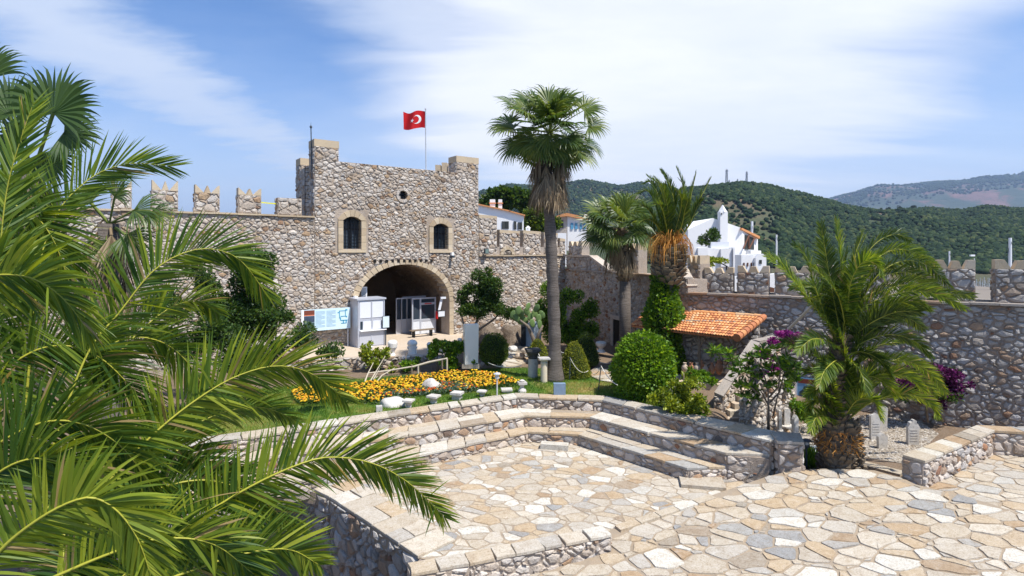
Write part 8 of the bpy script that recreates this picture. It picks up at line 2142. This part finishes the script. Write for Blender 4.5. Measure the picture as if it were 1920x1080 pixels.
# big white house with slender chimney
d = 62.0
o = thing('house', 'large white house with a tall pointed chimney and a wooden balcony behind the right wall', 'house', P(1360, 520, d))
MB().extrude([P(1290, 530, d), P(1392, 530, d), P(1392, 428, d), P(1337, 409, d), P(1290, 430, d)], (0, 7, 0)).build('wall', m_white, o)
MB().extrude([P(1392, 530, d + .02), P(1421, 530, d + 4), P(1421, 449, d + 4), P(1392, 428, d + .02)], (-.2, 3.5, 0)).build('side_wall', m_white, o)
MB().extrude([P(1391, 427, d - .4), P(1425, 443, d + 3.2), P(1425, 447.5, d + 3.2), P(1391, 431, d - .4)], (-.8, 6, 0)).build('roof', m_tile, o)
cb = P(1354, 450, d - .25)
m_ = MB(); m_.box(P(1355, 462, d - .25), (14 / F * d, .8, 130 / F * d)); m_.build('chimney', m_white, o); ch = o.children[-1]
MB().lathe(P(1355, 398, d - .25), [(8.5 / F * d, 0), (8.5 / F * d, .05), (.03, 14 / F * d)], 4).build('chimney_spire', m_white, o); MB().box(P(1353, 401, d - .68), (.13, .06, .16)).build('vent', m_shut, o)
MB().box(P(1408, 478, d + 1.6), (2.3, 1.2, 1.0), ux=(1, .8, 0)).build('balcony', m_white, o)
for (a, b) in (((1394, 466, d - .3), (1404, 442, d + .6)), ((1405, 466, d + .8), (1415, 446, d + 1.8)), ((1404, 466, d + 1), (1404, 440, d + 1))): MB().tube([P(*a), P(*b)], .09, 5).build('timber_brace', m_brown, o)
MB().extrude([P(1397, 468, d + .45), P(1414, 468, d + 2.8), P(1414, 446, d + 2.8), P(1397, 440, d + .45)], (-.05, .1, 0)).build('dark_opening', m_shut, o)
MB().extrude([P(1397, 498, d + .45), P(1407, 498, d + 1.9), P(1407, 491, d + 1.9), P(1397, 490, d + .45)], (-.05, .1, 0)).build('window', m_brown, o)
o = thing('roof_terrace', 'white stepped terrace wall with potted shrubs in front of the large white house', 'terrace', P(1340, 520, 50))
d = 50.0
MB().extrude([P(1296, 530, d), P(1372, 530, d), P(1372, 468, d), P(1296, 462, d)], (0, 3, 0)).build('wall', m_white, o)
for (a, b, z_) in ((1309, 1328, 466), (1352, 1372, 468)): MB().extrude([P(a, 500, d - .3), P(b, 500, d - .3), P(b, z_ - 1, d - .3), P(a, z_ - 1, d - .3)], (0, .28, 0)).build('pilaster', m_white, o)
MB().box(P(1347, 460, d + .6), (1.6, .8, .6)).build('cooling_unit', m_panel, o)
MB().extrude([P(1375, 530, d - .5), P(1378, 530, d - .5), P(1378, 464, d - .5), P(1375, 464, d - .5)], (0, 3, 0)).build('pier', m_white, o)
tree('potted_shrub', 'sprawling shrub growing on the white terrace left of the tall chimney', 'shrub', 51, (1325, 462), [([(1325, 462, 0), (1324, 440, 0)], .05, .03)], [(1320, 450, 10, 8), (1330, 442, 8, 10), (1342, 446, 8, 12), (1335, 455, 10, 6)], 1300, .22, m_leaf, 93, core=False, th=.9)
o = thing('pergola', 'dark arched pergola covered with yellow-green creeper behind the battlements', 'pergola', P(1330, 510, 46))
d = 46.0
for k in range(4): MB().tube([P(1298 + 66 * t_, 500 - 12 * math.sin(math.pi * t_), d + k * .5) for t_ in (0, .2, .4, .6, .8, 1)], .05, 5).build('arch_rib', m_iron, o)
for x in (1300, 1362): MB().tube([P(x, 530, d), P(x, 498, d)], .06, 6).build('post', m_iron, o)
tree('creeper', 'yellow-green creeper on top of the arched pergola', 'creeper', 45.8, (1325, 500), None, [(1312, 493, 16, 5), (1335, 489, 18, 5), (1350, 488, 10, 4)], 1500, .2, m_leafy, 94, core=False, th=.9)
o = thing('house', 'small white gabled annex right of the large white house', 'house', P(1430, 520, 58))
d = 58.0
MB().extrude([P(1417, 530, d), P(1437, 530, d), P(1437, 482, d), P(1434, 476, d), P(1423, 476, d), P(1417, 484, d)], (0, 3, 0)).build('wall', m_white, o)
for (a, b) in ((1396, 1399), (1403, 1406), (1409, 1412)): pass
MB().box(P(1426, 491, d - .03), (.25, .08, .4)).build('window', m_shut, o)
MB().extrude([P(1390, 535, d + .5), P(1418, 535, d + .5), P(1418, 478, d + .5), P(1390, 478, d + .5)], (0, 3, 0)).build('side_wing', m_white, o)
for a in (1394, 1401, 1408, 1413): MB().box(P(a + 1, 496, d + .45), (2.2 / F * d, .1, 7 / F * d)).build('louvre', m_brown, o)
o = thing('white_wall', 'white rendered wall visible through the gap between battlements at the right', 'wall', P(1450, 540, 40))
d = 40.0
MB().extrude([P(1370, 552, d), P(1456, 552, d), P(1456, 513, d), P(1370, 520, d)], (0, .4, 0)).build('panel', m_white, o)
MB().extrude([P(1444, 552, d - .3), P(1452, 552, d - .3), P(1452, 540, d - .3), P(1444, 538, d - .3)], (0, .2, 0)).build('brown_gate', m_brown, o)
# town ground behind the walls
m_town = plain('town_ground', (.20, .17, .14), .95, var=.3)
mb = MB(); mb.prism([(-160, 46.5), (60, 36), (110, 60), (110, 150), (-160, 150)], -19.5, -3.0); mb.build('town_hill', m_town)['kind'] = 'structure'

# ---------------------------------------------------------------- boats
m_hull = plain('white_hull', (.78, .79, .80), .3, var=.03); m_mastw = plain('white_mast', (.80, .80, .80), .35, var=.02); m_cover = plain('blue_canvas', (.04, .10, .30), .8)
def sailboat(px, d_, mtop_py, label, group=None, length=11, ms=.13, spread=True, at=None, wire=.03):
    b = Vector((X(px, d_), d_, SEA)); top = Z(mtop_py, d_); o = thing('sailing_boat', label, 'boat', b, group)
    m_ = MB(); st_ = []
    for i in range(9):
        t_ = i / 8; w_ = length * .15 * (math.sin(math.pi * (t_ * .82 + .16)) ** .7) * (1 if i < 8 else .05); x = (t_ - .45) * length
        for (yy, zz) in ((-w_, 1.25 + .3 * t_), (-w_ * .8, .2), (0, -.4), (w_ * .8, .2), (w_, 1.25 + .3 * t_)): m_.v.append((b.x + yy, b.y + x, b.z + zz))
    for i in range(8):
        for k in range(4): m_.f.append((i * 5 + k, (i + 1) * 5 + k, (i + 1) * 5 + k + 1, i * 5 + k + 1))
        m_.f.append((i * 5 + 4, (i + 1) * 5 + 4, (i + 1) * 5, i * 5))
    m_.f.append((0, 1, 2, 3, 4)); m_.m = [0] * len(m_.f); m_.t = [.5] * len(m_.f); m_.build('hull', m_hull, o)
    MB().box(b + Vector((0, 0, 1.8)), (length * .16, length * .35, .7)).build('cabin', m_hull, o)
    h = top - b.z; MB().tube([b + Vector((0, 0, 1.5)), Vector((b.x, b.y, top))], [ms, ms * .8], 8).build('mast', m_mastw, o)
    MB().tube([b + Vector((0, 0, 2.8)), b + Vector((.3, -length * .38, 2.9))], .12, 6).build('boom', m_cover, o)
    for f in (.35, .62): MB().box(b + Vector((0, 0, h * f)), (h * .11, .08, .08)).build('spreader', m_mastw, o)
    g = MB()
    for sg in (-1, 1): g.tube([b + Vector((sg * length * .14, 0, 1.4)), b + Vector((sg * h * .052, 0, h * .62)), Vector((b.x, b.y, top - .3))], wire, 3)
    g.tube([b + Vector((0, length * .5, 1.5)), Vector((b.x, b.y, top))], wire, 3); g.tube([b + Vector((0, -length * .45, 1.4)), Vector((b.x, b.y, top))], wire, 3); g.build('stays', m_dkpole, o)
sailboat(1456, 125, 440, 'sailing yacht whose tall white mast stands right of the large white house', length=18, ms=.22)
sailboat(1894, 118, 446, 'sailing yacht with the thick white mast at the far right above the battlements', length=18, ms=.34, wire=.045)
sailboat(1780, 130, 471, 'sailing yacht whose mast top shows over the battlements beside the right date palm', length=14, ms=.20)
sailboat(1410, 110, 415, 'sailing yacht whose white mast rises behind the orange roof of the large house', length=16, ms=.30)
rg = random.Random(12)
for k in range(15):
    sailboat(1829 + k * 2.4 + rg.uniform(-.6, .6), 250 + rg.uniform(-30, 60), 524 + rg.uniform(-5, 8), 'moored sailing boat in the marina seen through the gap between the battlements', 'sailing boats moored in the marina', length=9, ms=.09)
o = thing('street_light', 'white lamp head on a pole just behind the battlement at the right gap', 'street light', P(1826, 560, 60)); MB().tube([P(1827, 570, 60), P(1827, 484, 60)], .05, 6).build('pole', m_pole, o); MB().box(P(1823, 479, 60), (.45, .2, .18)).build('lamp_head', m_whitec, o)
m_haze, N, L = M('pale_air'); pv = N.new('ShaderNodeVolumePrincipled')
pv.inputs['Color'].default_value = (.50, .68, 1, 1); pv.inputs['Density'].default_value = 9e-5; pv.inputs['Anisotropy'].default_value = .2
N.new('ShaderNodeOutputMaterial'); L.new(pv.outputs[0], N[-1].inputs['Volume'])
mb = MB(); mb.box((0, 4700, 400), (24000, 16000, 842)); mb.build('haze', m_haze)['kind'] = 'stuff'
